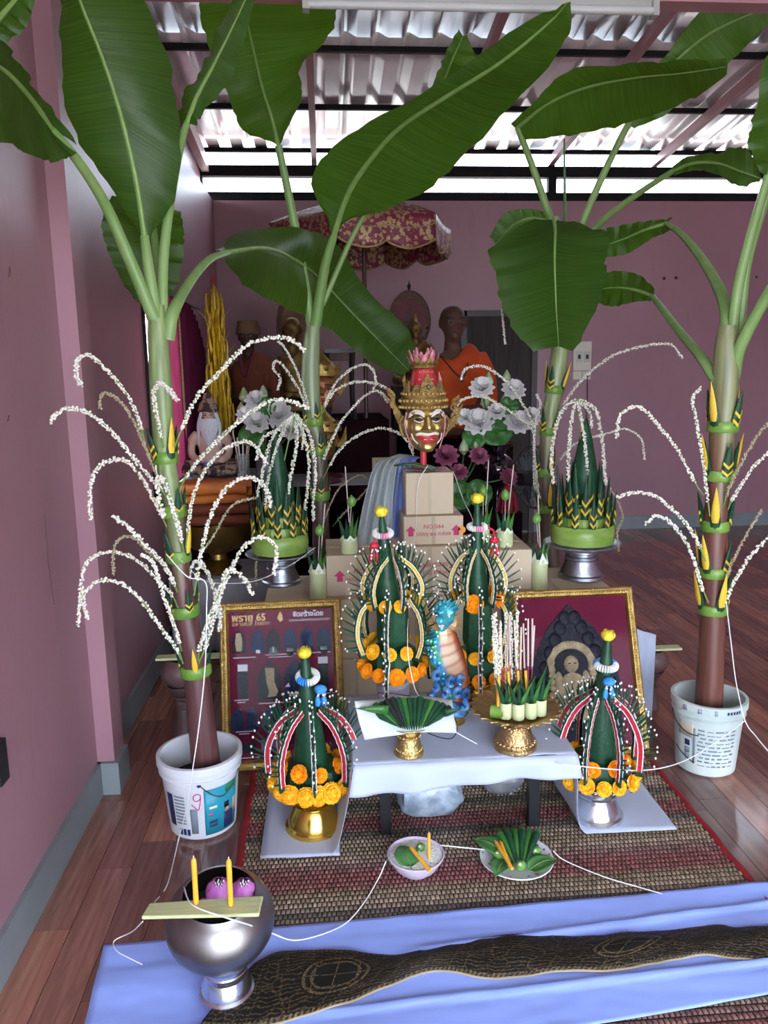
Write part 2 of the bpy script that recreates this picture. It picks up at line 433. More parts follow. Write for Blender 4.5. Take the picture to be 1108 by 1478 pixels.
for Y in (6.80, 5.99, 5.18, 4.36, 3.55, 2.7, 1.9, 1.0, .1):
    MB().box((1.7, Y, roof_z(Y) - .020), (6.0, .030, .034)).build('purlin', BLACKB, ceiling, smooth=False)
for px in (453, 640, 797, 948, 1105):
    X = at(px, 225, YB).x
    m = beam('r', (X, 6.86, roof_z(6.86) - .085), (X, -.9, roof_z(-.9) - .085), .045, .065, 0)
    m.build('rafter', PINKP, ceiling, smooth=False)
MB().box((-1.0, 3, 3.2), (.05, 8, .55)).build('gable_strip', PINKP, ceiling, smooth=False)
# thin brace hung from the rafters to the beam
for px in (1000,):
    a = at(1010, 195, 6.3); 
# outer lean-to roof seen through the lower slot
LT = mat('rusty_tin', (.45, .22, .15), .6, 0, (.62, .58, .56), 3)
o = MB().grid([[(x * .06 - 1.5, y, z + (.02 if x % 2 else 0)) for x in range(110)] for y, z in ((YB + .3, zb1 + .005), (YB + 1.6, zb1 + .10))]).build('outer_roof', LT, None, True, 20)
tag(o, kind='structure'); solid(o, .003)

# door in the back wall
dl, dr = at(664, 460, YB).x, at(775, 460, YB).x; dz = at(720, 449, YB).z
DW = mat('dark_grey_wood', (.034, .028, .025), .55, 0, (.052, .044, .040), 3, stretch=(20, 20, .8), spec=.15)
door = MB().box(((dl + dr) / 2, YB - .012, dz / 2 - .01), (dr - dl - .10, .025, dz - .06)).build('door_1', DW, smooth=False); tag(door, kind='structure')
for i in range(2):
    MB().box(((dl + dr) / 2, YB - .026, .48 + i * .85), (dr - dl - .30, .006, .70)).build('door_panel', DW, door, smooth=False)
MB().tube([(dr - .10, YB - .03, .98), (dr - .10, YB - .07, .98)], .012, 10).ell((dr - .10, YB - .085, .98), .026, 12, 8).build('door_knob', BLACKP, door)
fr = MB()
for c, d in (((dl + .025, YB - .02, dz / 2), (.05, .05, dz)), ((dr - .025, YB - .02, dz / 2), (.05, .05, dz)), (((dl + dr) / 2, YB - .02, dz - .02), (dr - dl, .05, .05))): fr.box(c, d)
tag(fr.build('trim_5', mat('door_frame_dark', (.025, .014, .014), .4), smooth=False), kind='structure')

# switch panel on the back wall
c = at(839, 520, YB)
CREAM = mat('cream_plastic', (.62, .58, .48), .4)
sw = thing('switch_panel', 'cream switch and socket panel on the pink back wall', 'switch panel', (c.x, YB - .008, c.z))
s_ = pxm(YB) * .98
MB().box((-.0, 0, 6 * s_), (27 * s_, .02, 42 * s_)).build('backplate', CREAM, sw, smooth=False)
for dx in (-5, 7):
    f = MB().box((dx * s_, -.013, 5 * s_), (9.5 * s_, .008, 16 * s_)).build('breaker', mat('breaker_grey', (.50, .48, .42), .4), sw, smooth=False)
    MB().box((dx * s_, -.019, 5 * s_), (4 * s_, .006, 6 * s_)).build('toggle', BLACKP, f, smooth=False)
for dx in (-7, 7):
    f = MB().box((dx * s_, -.002, -22 * s_), (13 * s_, .018, 12 * s_)).build('socket_plate', CREAM, sw, smooth=False)
MB().box((8 * s_, -.02, -22 * s_), (5 * s_, .022, 4 * s_)).build('plug', BLACKP, sw, smooth=False)
MB().tube([(8 * s_, -.02, -24 * s_), (10 * s_, -.012, -50 * s_), (9 * s_, -.012, -110 * s_), (11 * s_, -.012, -170 * s_)], .004, 6).build('cable', BLACKP, sw)
for px, py in ((975, 401), (1091, 400), (958, 402)):
    p = at(px, py, YB); MB().ell((p.x, YB - .004, p.z), (.012, .008, .012), 8, 6).build('wall_plug_hole', BLACKP, wb)

# unlit tube lamp hung at the top of the frame, under a cross beam
pa, pb = at(436, 9, 2.88), at(950, 13, 2.88); zc = (pa.z + pb.z) / 2
beamz = zc + .10
tag(MB().box((1.6, 2.95, beamz), (5.0, .08, .11)).build('trim_6', PINKP, smooth=False), kind='structure')
lamp = thing('tube_lamp', 'long white unlit tube lamp fixed under the pink roof beam', 'lamp', ((pa.x + pb.x) / 2, 2.88, zc))
L = pb.x - pa.x
MB().box((0, .03, .028), (L, .05, .03)).build('batten', mat('lamp_white', (.34, .34, .33), .4), lamp, smooth=False)
MB().tube([(-L / 2 + .02, 0, 0), (L / 2 - .02, 0, 0)], .014, 14).build('tube', mat('tube_glass_white', (.42, .43, .43), .25), lamp)
for s in (-1, 1): MB().box((s * (L / 2 - .012), .008, .008), (.022, .04, .05)).build('end_cap', mat('lamp_white', (0, 0, 0)), lamp, smooth=False)
# ================================================================== banana plants
def paint(o, fn):
    me = o.data; a = me.color_attributes.new('tint', 'FLOAT_COLOR', 'POINT')
    for i, v in enumerate(me.vertices): a.data[i].color = (*fn(v.co, i), 1)
    return o
def tint_mat(name, rough=.45, stretch=(60, 60, 2), amt=.35, metal=0., bump=.1, spec=.5):
    if name in MATS: return MATS[name]
    m = bpy.data.materials.new(name); m.use_nodes = True; n = m.node_tree.nodes; l = m.node_tree.links; b = n['Principled BSDF']
    at_ = n.new('ShaderNodeAttribute'); at_.attribute_name = 'tint'
    tc = n.new('ShaderNodeTexCoord'); mp = n.new('ShaderNodeMapping'); mp.inputs['Scale'].default_value = stretch; l.new(tc.outputs['Object'], mp.inputs['Vector'])
    t = n.new('ShaderNodeTexNoise'); t.inputs['Scale'].default_value = 1; t.inputs['Detail'].default_value = 4; l.new(mp.outputs['Vector'], t.inputs['Vector'])
    mr = n.new('ShaderNodeMapRange'); mr.inputs['From Min'].default_value = .3; mr.inputs['From Max'].default_value = .7; mr.inputs['To Min'].default_value = 1 - amt; mr.inputs['To Max'].default_value = 1 + amt; l.new(t.outputs['Fac'], mr.inputs['Value'])
    mx = n.new('ShaderNodeVectorMath'); mx.operation = 'SCALE'; l.new(at_.outputs['Color'], mx.inputs[0]); l.new(mr.outputs['Result'], mx.inputs['Scale'])
    l.new(mx.outputs['Vector'], b.inputs['Base Color']); b.inputs['Roughness'].default_value = rough; b.inputs['Metallic'].default_value = metal; b.inputs['Specular IOR Level'].default_value = spec
    if bump:
        bp = n.new('ShaderNodeBump'); bp.inputs['Strength'].default_value = bump; bp.inputs['Distance'].default_value = .005; l.new(t.outputs['Fac'], bp.inputs['Height']); l.new(bp.outputs['Normal'], b.inputs['Normal'])
    MATS[name] = m; return m
STEM = tint_mat('banana_stem', .38)

def leaf_mat():
    m = bpy.data.materials.new('banana_leaf'); m.use_nodes = True; n = m.node_tree.nodes; l = m.node_tree.links; b = n['Principled BSDF']
    uv = n.new('ShaderNodeUVMap'); uv.uv_map = 'UVMap'
    mp = n.new('ShaderNodeMapping'); mp.inputs['Scale'].default_value = (150, 1.2, 1); l.new(uv.outputs['UV'], mp.inputs['Vector'])
    t = n.new('ShaderNodeTexNoise'); t.inputs['Scale'].default_value = 1; t.inputs['Detail'].default_value = 3; l.new(mp.outputs['Vector'], t.inputs['Vector'])
    r = n.new('ShaderNodeValToRGB'); r.color_ramp.elements[0].position = .25; r.color_ramp.elements[1].position = .8
    r.color_ramp.elements[0].color = (.024, .076, .010, 1); r.color_ramp.elements[1].color = (.050, .136, .017, 1); l.new(t.outputs['Fac'], r.inputs['Fac'])
    l.new(r.outputs['Color'], b.inputs['Base Color']); b.inputs['Roughness'].default_value = .36
    bp = n.new('ShaderNodeBump'); bp.inputs['Strength'].default_value = .25; bp.inputs['Distance'].default_value = .004; l.new(t.outputs['Fac'], bp.inputs['Height']); l.new(bp.outputs['Normal'], b.inputs['Normal'])
    tr = n.new('ShaderNodeBsdfTranslucent'); hs = n.new('ShaderNodeHueSaturation'); hs.inputs['Hue'].default_value = .465; hs.inputs['Saturation'].default_value = 1.1; hs.inputs['Value'].default_value = 2.6
    l.new(r.outputs['Color'], hs.inputs['Color']); l.new(hs.outputs['Color'], tr.inputs['Color'])
    mx = n.new('ShaderNodeMixShader'); mx.inputs['Fac'].default_value = .5; l.new(b.outputs['BSDF'], mx.inputs[1]); l.new(tr.outputs['BSDF'], mx.inputs[2]); l.new(mx.outputs['Shader'], n['Material Output'].inputs['Surface'])
    return m
LEAF = leaf_mat()
RIBM = mat('leaf_midrib', (.15, .27, .06), .45, 0, (.20, .32, .09), 20)
PETM = mat('petiole_green', (.145, .26, .07), .42, 0, (.21, .32, .11), 14, stretch=(1, 1, .2))

def leaf(tree, mid, left, right, rib=.009, petiole=None, prad=(.020, .013), n=34, ripple=.006, seed=0):
    """blade between two margins on both sides of a midrib; points are (px, py, Y)"""
    rnd = random.Random(seed)
    m = catmull([at(*p) for p in mid], n)
    def edge(E_, ):
        return catmull([at(*p) for p in E_], n)
    Lp, Rp = edge(left), edge(right)
    K = 8; rows = []; uvs = []
    ph = rnd.random() * 6
    for i in range(n):
        u = i / (n - 1); row = []; uvr = []
        for side, E_ in ((-1, Lp), (1, Rp)):
            w_ = E_[i] - m[i]; tang = (m[min(i + 1, n - 1)] - m[max(i - 1, 0)])
            nor = w_.cross(tang); nor = nor.normalized() if nor.length > 1e-7 else Vector((0, 1, 0))
            nor = nor * side
            ks = range(K, 0, -1) if side < 0 else range(0, K + 1)
            for k in ks:
                s = k / K
                bulge = math.sin(s * PI * .75) * .10 * w_.length
                rp = ripple * s * (math.sin(u * 34 + ph + side) + .6 * math.sin(u * 71 + ph * 2))
                jag = 1 + (.018 * math.sin(u * 57 + ph + side * 2) + .012 * math.sin(u * 113 + ph)) * (s > .99)
                row.append(m[i] + w_ * s * jag + nor * (bulge + rp)); uvr.append((u, .5 + side * s * .5))
        rows.append(row); uvs.append(uvr)
    mb = MB().grid(rows); me = mb.mesh('leaf', LEAF, True, 60)
    flat = [p for r_ in uvs for p in r_]
    ul = me.uv_layers.new(name='UVMap')
    for lp in me.loops: ul.data[lp.index].uv = flat[lp.vertex_index]
    o = bpy.data.objects.new('leaf', me); col.objects.link(o); o.parent = tree
    L_ = len(m)
    MB().tube(m, [rib * (1 - .85 * i / (L_ - 1)) for i in range(L_)], 8).build('midrib', RIBM, o)
    if petiole:
        pp = catmull([at(*p) for p in petiole] + [m[0] + (m[1] - m[0]) * .3], 22)
        MB().tube(pp, [prad[0] + (prad[1] - prad[0]) * i / 21 for i in range(22)], 10, flat=.8).build('petiole', PETM, o)
    return o

# --- folded leaf cones with chevrons (shared meshes)
def cone_mesh(h=1.0, w=.145, nm='folded_cone', m=LEAFD):
    return MB().lathe([(w * .92, 0), (w, .12 * h), (w * .86, .38 * h), (w * .5, .72 * h), (w * .18, .93 * h), (0, h)], seg=8, sy=.6).mesh(nm, m, True, 50)
def chev_mesh(zs, w=.145):
    mb = MB()
    for z in zs:
        t = .075; y = -.62 * w - .012
        a = w * 1.02 * (1 - max(0, z - .15) * .8)
        for sgn in (-1, 1):
            mb.add([(0, y, z), (sgn * a, y * .45, z + .12), (sgn * a, y * .45, z + .12 + t), (0, y, z + t),
                    (0, y + .03, z), (sgn * a, y * .45 + .03, z + .12), (sgn * a, y * .45 + .03, z + .12 + t), (0, y + .03, z + t)],
                   [(0, 1, 2, 3), (4, 7, 6, 5), (0, 4, 5, 1), (3, 2, 6, 7), (1, 5, 6, 2), (0, 3, 7, 4)])
    return mb.mesh('yellow_chevron', YEL, False)
CONE_ME = cone_mesh(); CHEV2 = chev_mesh((.08, .28)); CHEV3 = chev_mesh((.05, .24, .43)); CHEV1 = chev_mesh((.10,))
GCHEV = None
CONE_Y = MB().lathe([(.07, 0), (.095, .2), (.075, .5), (.035, .8), (0, 1)], seg=8, sy=.5).mesh('yellow_spike', YEL, True, 50)
def put(me, nm, parent, M4):
    o = bpy.data.objects.new(nm, me); col.objects.link(o); o.parent = parent; o.matrix_local = M4; return o
def spike(parent, base, axis, face, h, kind=0, wide=1.0):
    """base point, axis direction, outward facing direction"""
    z = Vector(axis).normalized(); y = -(Vector(face) - z * Vector(face).dot(z)).normalized(); x = y.cross(z)
    x = x * wide; y = y * wide
    M4 = Matrix(((x.x * h, y.x * h, z.x * h, base[0]), (x.y * h, y.y * h, z.y * h, base[1]), (x.z * h, y.z * h, z.z * h, base[2]), (0, 0, 0, 1)))
    o = put(CONE_ME, 'folded_cone', parent, M4)
    if kind in (0, 1, 2): put((CHEV2, CHEV1, CHEV3)[kind], 'yellow_chevron', o, Matrix.Identity(4))
    if kind == 3: put(CONE_Y, 'yellow_spike', o, Matrix(((1.15, 0, 0, 0), (0, 1.15, 0, -.055), (0, 0, 1.0, .22), (0, 0, 0, 1))))
    return o

# --- areca blossom strand
BLOS = mat('areca_blossom', (.90, .87, .80), .7, 0, (.74, .69, .58), 120)
BLOSB = mat('areca_blossom_dry', (.50, .42, .30), .8, 0, (.32, .25, .16), 120)
OCT = [Vector(p) for p in ((1, 0, 0), (-1, 0, 0), (0, 1, 0), (0, -1, 0), (0, 0, 1), (0, 0, -1))]
OCF = [(0, 2, 4), (2, 1, 4), (1, 3, 4), (3, 0, 4), (2, 0, 5), (1, 2, 5), (3, 1, 5), (0, 3, 5)]
def strand(parent, pts, Y=None, dY=0, th=1.0, dry=False, seed=None, bare=.12):
    rnd = random.Random(hash(tuple(pts)) & 0xffff if seed is None else seed)
    n0 = len(pts)
    P = [at(p[0], p[1], (Y + dY * i / (n0 - 1)) if len(p) < 3 else p[2]) for i, p in enumerate(pts)]
    C_ = catmull(P, 12 * n0); L = [0]
    for i in range(1, len(C_)): L.append(L[-1] + (C_[i] - C_[i - 1]).length)
    tot = L[-1]; mb = MB(); mb.mat(0)
    mb.tube(C_, [.0026 * th * (1 - .6 * i / len(C_)) for i in range(len(C_))], 5)
    mb.mat(1); s = tot * bare; i = 0
    while s < tot:
        while i < len(L) - 2 and L[i + 1] < s: i += 1
        f = (s - L[i]) / max(1e-6, L[i + 1] - L[i]); c = C_[i].lerp(C_[i + 1], f)
        for _ in range(3):
            d = Vector((rnd.uniform(-1, 1), rnd.uniform(-1, 1), rnd.uniform(-1, 1))).normalized()
            r = rnd.uniform(.0028, .0048) * th; q = c + d * rnd.uniform(.0025, .006) * th
            M = RX(rnd.random() * 3) @ RZ(rnd.random() * 3)
            mb.add([q + (M @ v) * r for v in OCT], OCF)
        s += .0052 * th
    return mb.build('flower_strand', [RIBM, BLOSB if dry else BLOS], parent, smooth=False)

def trunk(tree, pts, radii, colf, base_z=None):
    P = [at(*p) for p in pts]
    if base_z is not None: P[0].z = base_z
    C_ = catmull(P, 40)
    n0 = len(radii); rr = []
    for i in range(40):
        t = i / 39 * (n0 - 1); k = min(int(t), n0 - 2); rr.append(radii[k] + (radii[k + 1] - radii[k]) * (t - k))
    mb = MB().tube(C_, rr, 16)
    o = mb.build('trunk', STEM, tree)
    seg = 16
    paint(o, lambda co, i: colf(min(1, (i // seg) / 39.0), (i % seg) / seg))
    return C_, rr
def ring_at(tree, C_, rr, py, hpx=15, scale=1.16, seed=0, spikes=4, sh=.075, kinds=(0, 0, 0, 0), tilt=.25, rot=0.3, m=LEAFL):
    # nearest trunk sample to image row py
    best = min(range(len(C_)), key=lambda i: abs(proj_y(C_[i]) - py))
    c = C_[best]; t = (C_[min(best + 1, len(C_) - 1)] - C_[max(best - 1, 0)]).normalized(); r = rr[best] * scale
    M = frame_to(t); h = hpx * c.y / FPX
    mb = MB().lathe([(r * .96, -h / 2), (r * 1.03, -h * .4), (r * 1.05, 0), (r * 1.02, h * .4), (r * .95, h / 2)], c, 20, M)
    mb.build('leaf_band', m, tree)
    # tucked overlap of the band
    for k in range(spikes):
        a = 2 * PI * k / spikes + rot
        d = M @ Vector((math.cos(a), math.sin(a), 0))
        ax = t + d * tilt
        spike(tree, c + d * (r * .78) - t * h * .2, ax, d, sh, kinds[k % len(kinds)])
def proj_y(p):
    v = p - CAM; z = v.dot(FW); return 739 - FPX * v.dot(UP) / z

def lerp3(a, b, t): return tuple(a[i] + (b[i] - a[i]) * max(0, min(1, t)) for i in range(3))
def stemcol(t0, low=(.105, .042, .042), high=(.21, .28, .11), w=.18):
    def f(t, a):
        c = lerp3(low, high, (t - t0) / w + .35 * math.sin(a * 6.283 * 3))
        return c
    return f

# ---------------- front left plant
BK1 = fl(293, 1193); Y1 = BK1.y
T1 = thing('banana_plant', 'leaning banana plant in white paint bucket with teal label beside pink wall', 'banana plant', (0, 0, 0))
c1, r1 = trunk(T1, [(300, 1120, Y1), (283, 970, Y1), (268, 885, Y1), (258, 808, Y1), (250, 730, Y1), (238, 655, Y1 + .02), (232, 560, Y1 + .02), (228, 480, Y1 + .03), (226, 440, Y1 + .03)], [.050, .040, .036, .032, .031, .031, .034, .030, .022], stemcol(.34), base_z=.10)
for i, (py, ks, h) in enumerate(((972, (0, 3, 1, 0), .085), (885, (0, 0, 2, 0), .09), (808, (1, 3, 0, 0), .095), (731, (0, 1, 0, 0), .085), (656, (0, 3, 0, 0), .11))):
    ring_at(T1, c1, r1, py, 17, 1.2, kinds=ks, sh=h, rot=-1.4 + i * .35, tilt=.22)
# ---- leaves
leaf(T1, [(209, 345, Y1 + .02), (196, 260, Y1 - .02), (175, 170, Y1 - .06), (150, 90, Y1 - .12), (115, 0, Y1 - .2), (85, -90, Y1 - .3), (60, -190, Y1 - .42)],
     [(206, 340, Y1 + .03), (150, 255, Y1 + .0), (105, 180, Y1 - .02), (92, 100, Y1 - .06), (90, 10, Y1 - .12), (60, -90, Y1 - .3), (55, -185, Y1 - .42)],
     [(214, 343, Y1 + .03), (246, 296, Y1 + .04), (259, 225, Y1 + .02), (245, 110, Y1 + .0), (206, 0, Y1 - .1), (150, -95, Y1 - .25), (68, -188, Y1 - .42)],
     petiole=[(226, 470, Y1 + .02), (219, 420, Y1 + .01), (212, 370, Y1 + .01)], seed=1)
leaf(T1, [(74, 188, 2.1), (50, 150, 2.0), (10, 105, 1.84), (-40, 75, 1.68), (-110, 60, 1.46)],
     [(112, 208, 2.15), (58, 134, 2.04), (22, 78, 1.88), (-30, 30, 1.7), (-112, 55, 1.46)],
     [(112, 218, 2.13), (78, 233, 2.04), (20, 208, 1.84), (-30, 190, 1.66), (-110, 70, 1.46)],
     petiole=[(222, 460, Y1), (185, 370, Y1 - .04), (150, 292, Y1 - .1), (112, 232, Y1 - .2)], prad=(.019, .012), seed=2)
leaf(T1, [(-30, 60, 1.7), (-5, 30, 1.68), (25, -5, 1.64), (60, -60, 1.6)],
     [(-60, 50, 1.68), (-30, 10, 1.66), (0, -30, 1.62), (58, -62, 1.6)],
     [(-10, 66, 1.72), (30, 46, 1.7), (46, 18, 1.66), (64, -58, 1.6)], petiole=[(-70, 120, 1.7)], seed=3, prad=(.012, .01))
leaf(T1, [(214, 300, Y1 + .2), (212, 335, Y1 + .28), (212, 375, Y1 + .32), (208, 410, Y1 + .34), (204, 436, Y1 + .33)],
     [(160, 286, Y1 + .2), (146, 325, Y1 + .26), (158, 368, Y1 + .28), (178, 408, Y1 + .30), (198, 436, Y1 + .33)],
     [(262, 310, Y1 + .25), (266, 345, Y1 + .34), (264, 380, Y1 + .38), (250, 424, Y1 + .38), (212, 437, Y1 + .33)],
     petiole=[(230, 450, Y1 + .06), (226, 380, Y1 + .1), (218, 310, Y1 + .16)], prad=(.015, .009), seed=4)
leaf(T1, [(325, 365, Y1 + .5), (380, 358, Y1 + .9), (418, 371, Y1 + 1.25), (456, 397, Y1 + 1.55), (500, 443, Y1 + 1.7), (545, 490, Y1 + 1.78), (590, 535, Y1 + 1.85)],
     [(312, 364, Y1 + .5), (345, 338, Y1 + .95), (420, 329, Y1 + 1.35), (480, 350, Y1 + 1.62), (534, 425, Y1 + 1.74), (582, 468, Y1 + 1.80), (598, 500, Y1 + 1.85)],
     [(325, 378, Y1 + .48), (352, 412, Y1 + .85), (405, 443, Y1 + 1.22), (440, 458, Y1 + 1.5), (485, 484, Y1 + 1.66), (530, 520, Y1 + 1.76), (578, 542, Y1 + 1.85)],
     petiole=[(242, 490, Y1 + .03), (250, 450, Y1 + .04), (275, 405, Y1 + .2), (302, 375, Y1 + .36)], prad=(.021, .013), seed=5, rib=.010)
leaf(T1, [(270, 178, Y1 + .12), (285, 138, Y1 + .15), (305, 100, Y1 + .2), (335, 40, Y1 + .25), (372, -40, Y1 + .3)],
     [(262, 190, Y1 + .16), (264, 145, Y1 + .2), (298, 92, Y1 + .26), (322, 30, Y1 + .3), (368, -42, Y1 + .3)],
     [(284, 182, Y1 + .1), (297, 158, Y1 + .14), (330, 120, Y1 + .2), (352, 60, Y1 + .25), (376, -38, Y1 + .3)],
     petiole=[(234, 470, Y1 + .04), (236, 370, Y1 + .06), (250, 262, Y1 + .09), (264, 195, Y1 + .11)], prad=(.017, .010), seed=6)
TS = [
 ([(210, 640), (194, 590), (174, 557), (150, 530), (127, 512), (112, 520), (110, 540), (117, 557)], 1.0, 0), ([(232, 700), (217, 664), (200, 624), (180, 587), (160, 570), (147, 570), (145, 590)], .8, 1),
 ([(244, 722), (230, 704), (200, 670), (167, 630), (134, 600), (103, 590), (83, 597), (73, 609)], 1.1, 0), ([(240, 760), (227, 730), (204, 690), (184, 667), (160, 664), (140, 677), (130, 704), (131, 752)], 1.1, 0),
 ([(236, 646), (226, 600), (222, 570), (230, 553), (244, 563), (257, 580)], 1.1, 0), ([(265, 795), (258, 765), (246, 722), (233, 690), (227, 700), (236, 748)], 1.25, 0),
 ([(256, 855), (245, 830), (230, 807), (207, 783), (187, 763), (164, 745)], 1.1, 0), ([(258, 880), (247, 857), (227, 837), (204, 813), (180, 800), (154, 797), (130, 807), (119, 827), (117, 853), (112, 903)], 1.0, 0),
 ([(264, 958), (257, 940), (230, 904), (207, 870), (184, 847), (157, 837), (134, 843), (120, 863), (127, 893)], 1.1, 0), ([(252, 840), (240, 820), (214, 797), (194, 777), (174, 777), (164, 793), (164, 830)], .8, 1),
 ([(262, 940), (255, 913), (244, 883), (234, 853), (222, 815), (205, 800)], 1.0, 0),
 ([(252, 645), (262, 620), (284, 573), (317, 537), (350, 503), (370, 492), (405, 487), (427, 494), (440, 507)], 1.1, 0), ([(258, 712), (270, 685), (300, 650), (334, 617), (370, 589), (397, 577), (423, 580), (445, 590)], 1.1, 0),
 ([(268, 790), (277, 724), (290, 690), (307, 664), (327, 647), (354, 637), (370, 647), (385, 668)], .95, 0), ([(280, 860), (288, 808), (300, 757), (317, 718), (337, 696), (356, 689), (376, 696), (388, 715), (392, 733)], 1.15, 0),
 ([(266, 890), (269, 847), (276, 818), (286, 810), (298, 825), (310, 854), (317, 884), (316, 910)], 1.3, 0), ([(286, 955), (288, 935), (300, 898), (315, 859), (327, 825), (337, 823), (351, 835), (366, 859)], 1.3, 0),
 ([(286, 960), (303, 915), (317, 859), (334, 820), (351, 791), (371, 776), (388, 779), (399, 796), (395, 830)], 1.15, 0), ([(290, 800), (312, 767), (325, 742), (342, 725), (371, 718)], .7, 1)]
for i, (p, th, dry) in enumerate(TS):
    strand(T1, p, Y1 - .03, (-.24 if i < 11 else (-.10 if i % 3 else .10)), th, bool(dry), seed=i, bare=.10)

# ---------------- back left plant
Y2 = 3.86
T2 = thing('banana_plant', 'banana plant rising behind the cardboard boxes on the left', 'banana plant')
c2, r2 = trunk(T2, [(468, 960, Y2), (463, 760, Y2), (460, 650, Y2), (452, 605, Y2), (448, 545, Y2), (450, 490, Y2), (456, 455, Y2)], [.05, .044, .04, .042, .045, .040, .026], stemcol(.35, (.10, .06, .05), (.22, .27, .14)), base_z=.30)
for i, (py, ks) in enumerate(((722, (0, 0, 0, 0)), (651, (0, 0, 0, 0)), (605, (0, 0, 3, 0)))):
    ring_at(T2, c2, r2, py, 13, 1.12, kinds=ks, sh=.11, rot=-1.45 + i * .2, tilt=.12)
leaf(T2, [(402, 212, Y2 - .15), (392, 170, Y2 - .22), (378, 125, Y2 - .3), (362, 55, Y2 - .42), (348, -10, Y2 - .55), (330, -90, Y2 - .7)],
     [(396, 205, Y2 - .15), (352, 188, Y2 - .2), (330, 140, Y2 - .3), (300, 60, Y2 - .42), (288, 0, Y2 - .55), (322, -92, Y2 - .7)],
     [(408, 200, Y2 - .15), (434, 135, Y2 - .2), (432, 96, Y2 - .3), (478, 40, Y2 - .4), (470, -20, Y2 - .55), (340, -90, Y2 - .7)],
     petiole=[(450, 475, Y2), (440, 410, Y2 - .03), (426, 330, Y2 - .08), (412, 260, Y2 - .12)], prad=(.024, .016), seed=7)
leaf(T2, [(480, 345, Y2 - .14), (497, 292, Y2 - .22), (520, 250, Y2 - .32), (570, 190, Y2 - .5), (640, 142, Y2 - .72), (720, 92, Y2 - .95), (790, 35, Y2 - 1.12), (818, 4, Y2 - 1.2)],
     [(476, 318, Y2 - .16), (450, 268, Y2 - .22), (468, 225, Y2 - .3), (520, 182, Y2 - .45), (610, 135, Y2 - .66), (700, 74, Y2 - .9), (765, 28, Y2 - 1.1), (812, 6, Y2 - 1.2)],
     [(490, 318, Y2 - .16), (540, 306, Y2 - .22), (610, 276, Y2 - .35), (660, 232, Y2 - .52), (722, 165, Y2 - .72), (785, 98, Y2 - .95), (822, 45, Y2 - 1.12), (823, 5, Y2 - 1.2)],
     petiole=[(455, 470, Y2 - .02), (462, 425, Y2 - .05), (470, 380, Y2 - .1)], prad=(.028, .018), seed=8, rib=.016)
leaf(T2, [(600, 205, Y2 - .1), (635, 130, Y2 - .2), (652, 88, Y2 - .3), (668, 52, Y2 - .36)],
     [(590, 190, Y2 - .1), (630, 110, Y2 - .2), (642, 80, Y2 - .28), (662, 42, Y2 - .36)],
     [(640, 200, Y2 - .1), (668, 140, Y2 - .2), (688, 98, Y2 - .28), (674, 50, Y2 - .36)], petiole=[(465, 440, Y2 + .02), (520, 320, Y2)], prad=(.014, .01), seed=9)
US = [([(445, 598), (439, 581), (431, 562), (418, 541), (407, 526), (398, 521), (394, 532), (404, 545), (401, 562)], 1.1), ([(448, 598), (442, 575), (435, 553), (424, 526), (410, 501), (401, 492)], 1.0),
 ([(462, 598), (471, 577), (486, 551), (505, 534), (524, 526), (537, 532), (542, 549), (539, 562)], 1.1), ([(464, 600), (475, 575), (486, 562), (505, 553), (524, 551), (545, 555), (562, 563)], 1.2),
 ([(462, 680), (469, 657), (479, 634), (492, 609), (509, 589), (526, 572), (543, 564), (554, 572), (559, 579)], 1.15), ([(466, 690), (482, 661), (497, 642), (520, 627), (541, 619), (562, 620), (585, 633), (597, 657)], 1.2),
 ([(464, 765), (473, 737), (490, 704), (517, 686), (530, 692)], .8), ([(480, 760), (497, 740), (520, 717), (544, 690), (557, 677)], .9)]
for i, (p, th) in enumerate(US): strand(T2, p, Y2 - .05, -.25, th, i >= 6, seed=40 + i)

# ---------------- back right plant
Y3 = 3.86
T3 = thing('banana_plant', 'banana plant with a large drooping leaf in front of the switch panel', 'banana plant')
c3, r3 = trunk(T3, [(795, 960, Y3), (790, 740, Y3), (787, 680, Y3), (792, 615, Y3), (800, 560, Y3), (806, 520, Y3), (812, 470, Y3), (815, 430, Y3)], [.05, .044, .040, .038, .042, .044, .04, .026], stemcol(.30, (.12, .08, .06), (.26, .31, .14)), base_z=.30)
for i, (py, ks) in enumerate(((731, (1, 3, 0, 0)), (685, (0, 3, 0, 0)), (618, (0, 0, 0, 0)), (565, (0, 3, 0, 3)))):
    ring_at(T3, c3, r3, py, 12, 1.14, kinds=ks, sh=.13, rot=-1.5 + i * .25, tilt=.16)
leaf(T3, [(799, 316, Y3 - .25), (801, 335, Y3 - .38), (800, 370, Y3 - .48), (801, 410, Y3 - .52), (803, 455, Y3 - .52), (806, 500, Y3 - .48)],
     [(772, 312, Y3 - .22), (706, 352, Y3 - .30), (714, 392, Y3 - .36), (719, 430, Y3 - .40), (742, 480, Y3 - .42), (770, 508, Y3 - .44)],
     [(828, 318, Y3 - .22), (880, 332, Y3 - .30), (878, 368, Y3 - .36), (880, 402, Y3 - .40), (856, 462, Y3 - .42), (829, 508, Y3 - .44)],
     petiole=[(812, 470, Y3 - .02), (814, 400, Y3 - .02), (810, 340, Y3 - .08), (803, 318, Y3 - .18)], prad=(.022, .014), seed=10, n=30)
leaf(T3, [(790, 318, Y3 - .05), (765, 315, Y3 - .04), (740, 325, Y3 - .02), (715, 352, Y3)],
     [(785, 305, Y3 - .05), (760, 301, Y3 - .04), (728, 308, Y3 - .02), (706, 342, Y3)],
     [(788, 330, Y3 - .05), (765, 345, Y3 - .04), (740, 352, Y3 - .02), (718, 356, Y3)], seed=11)
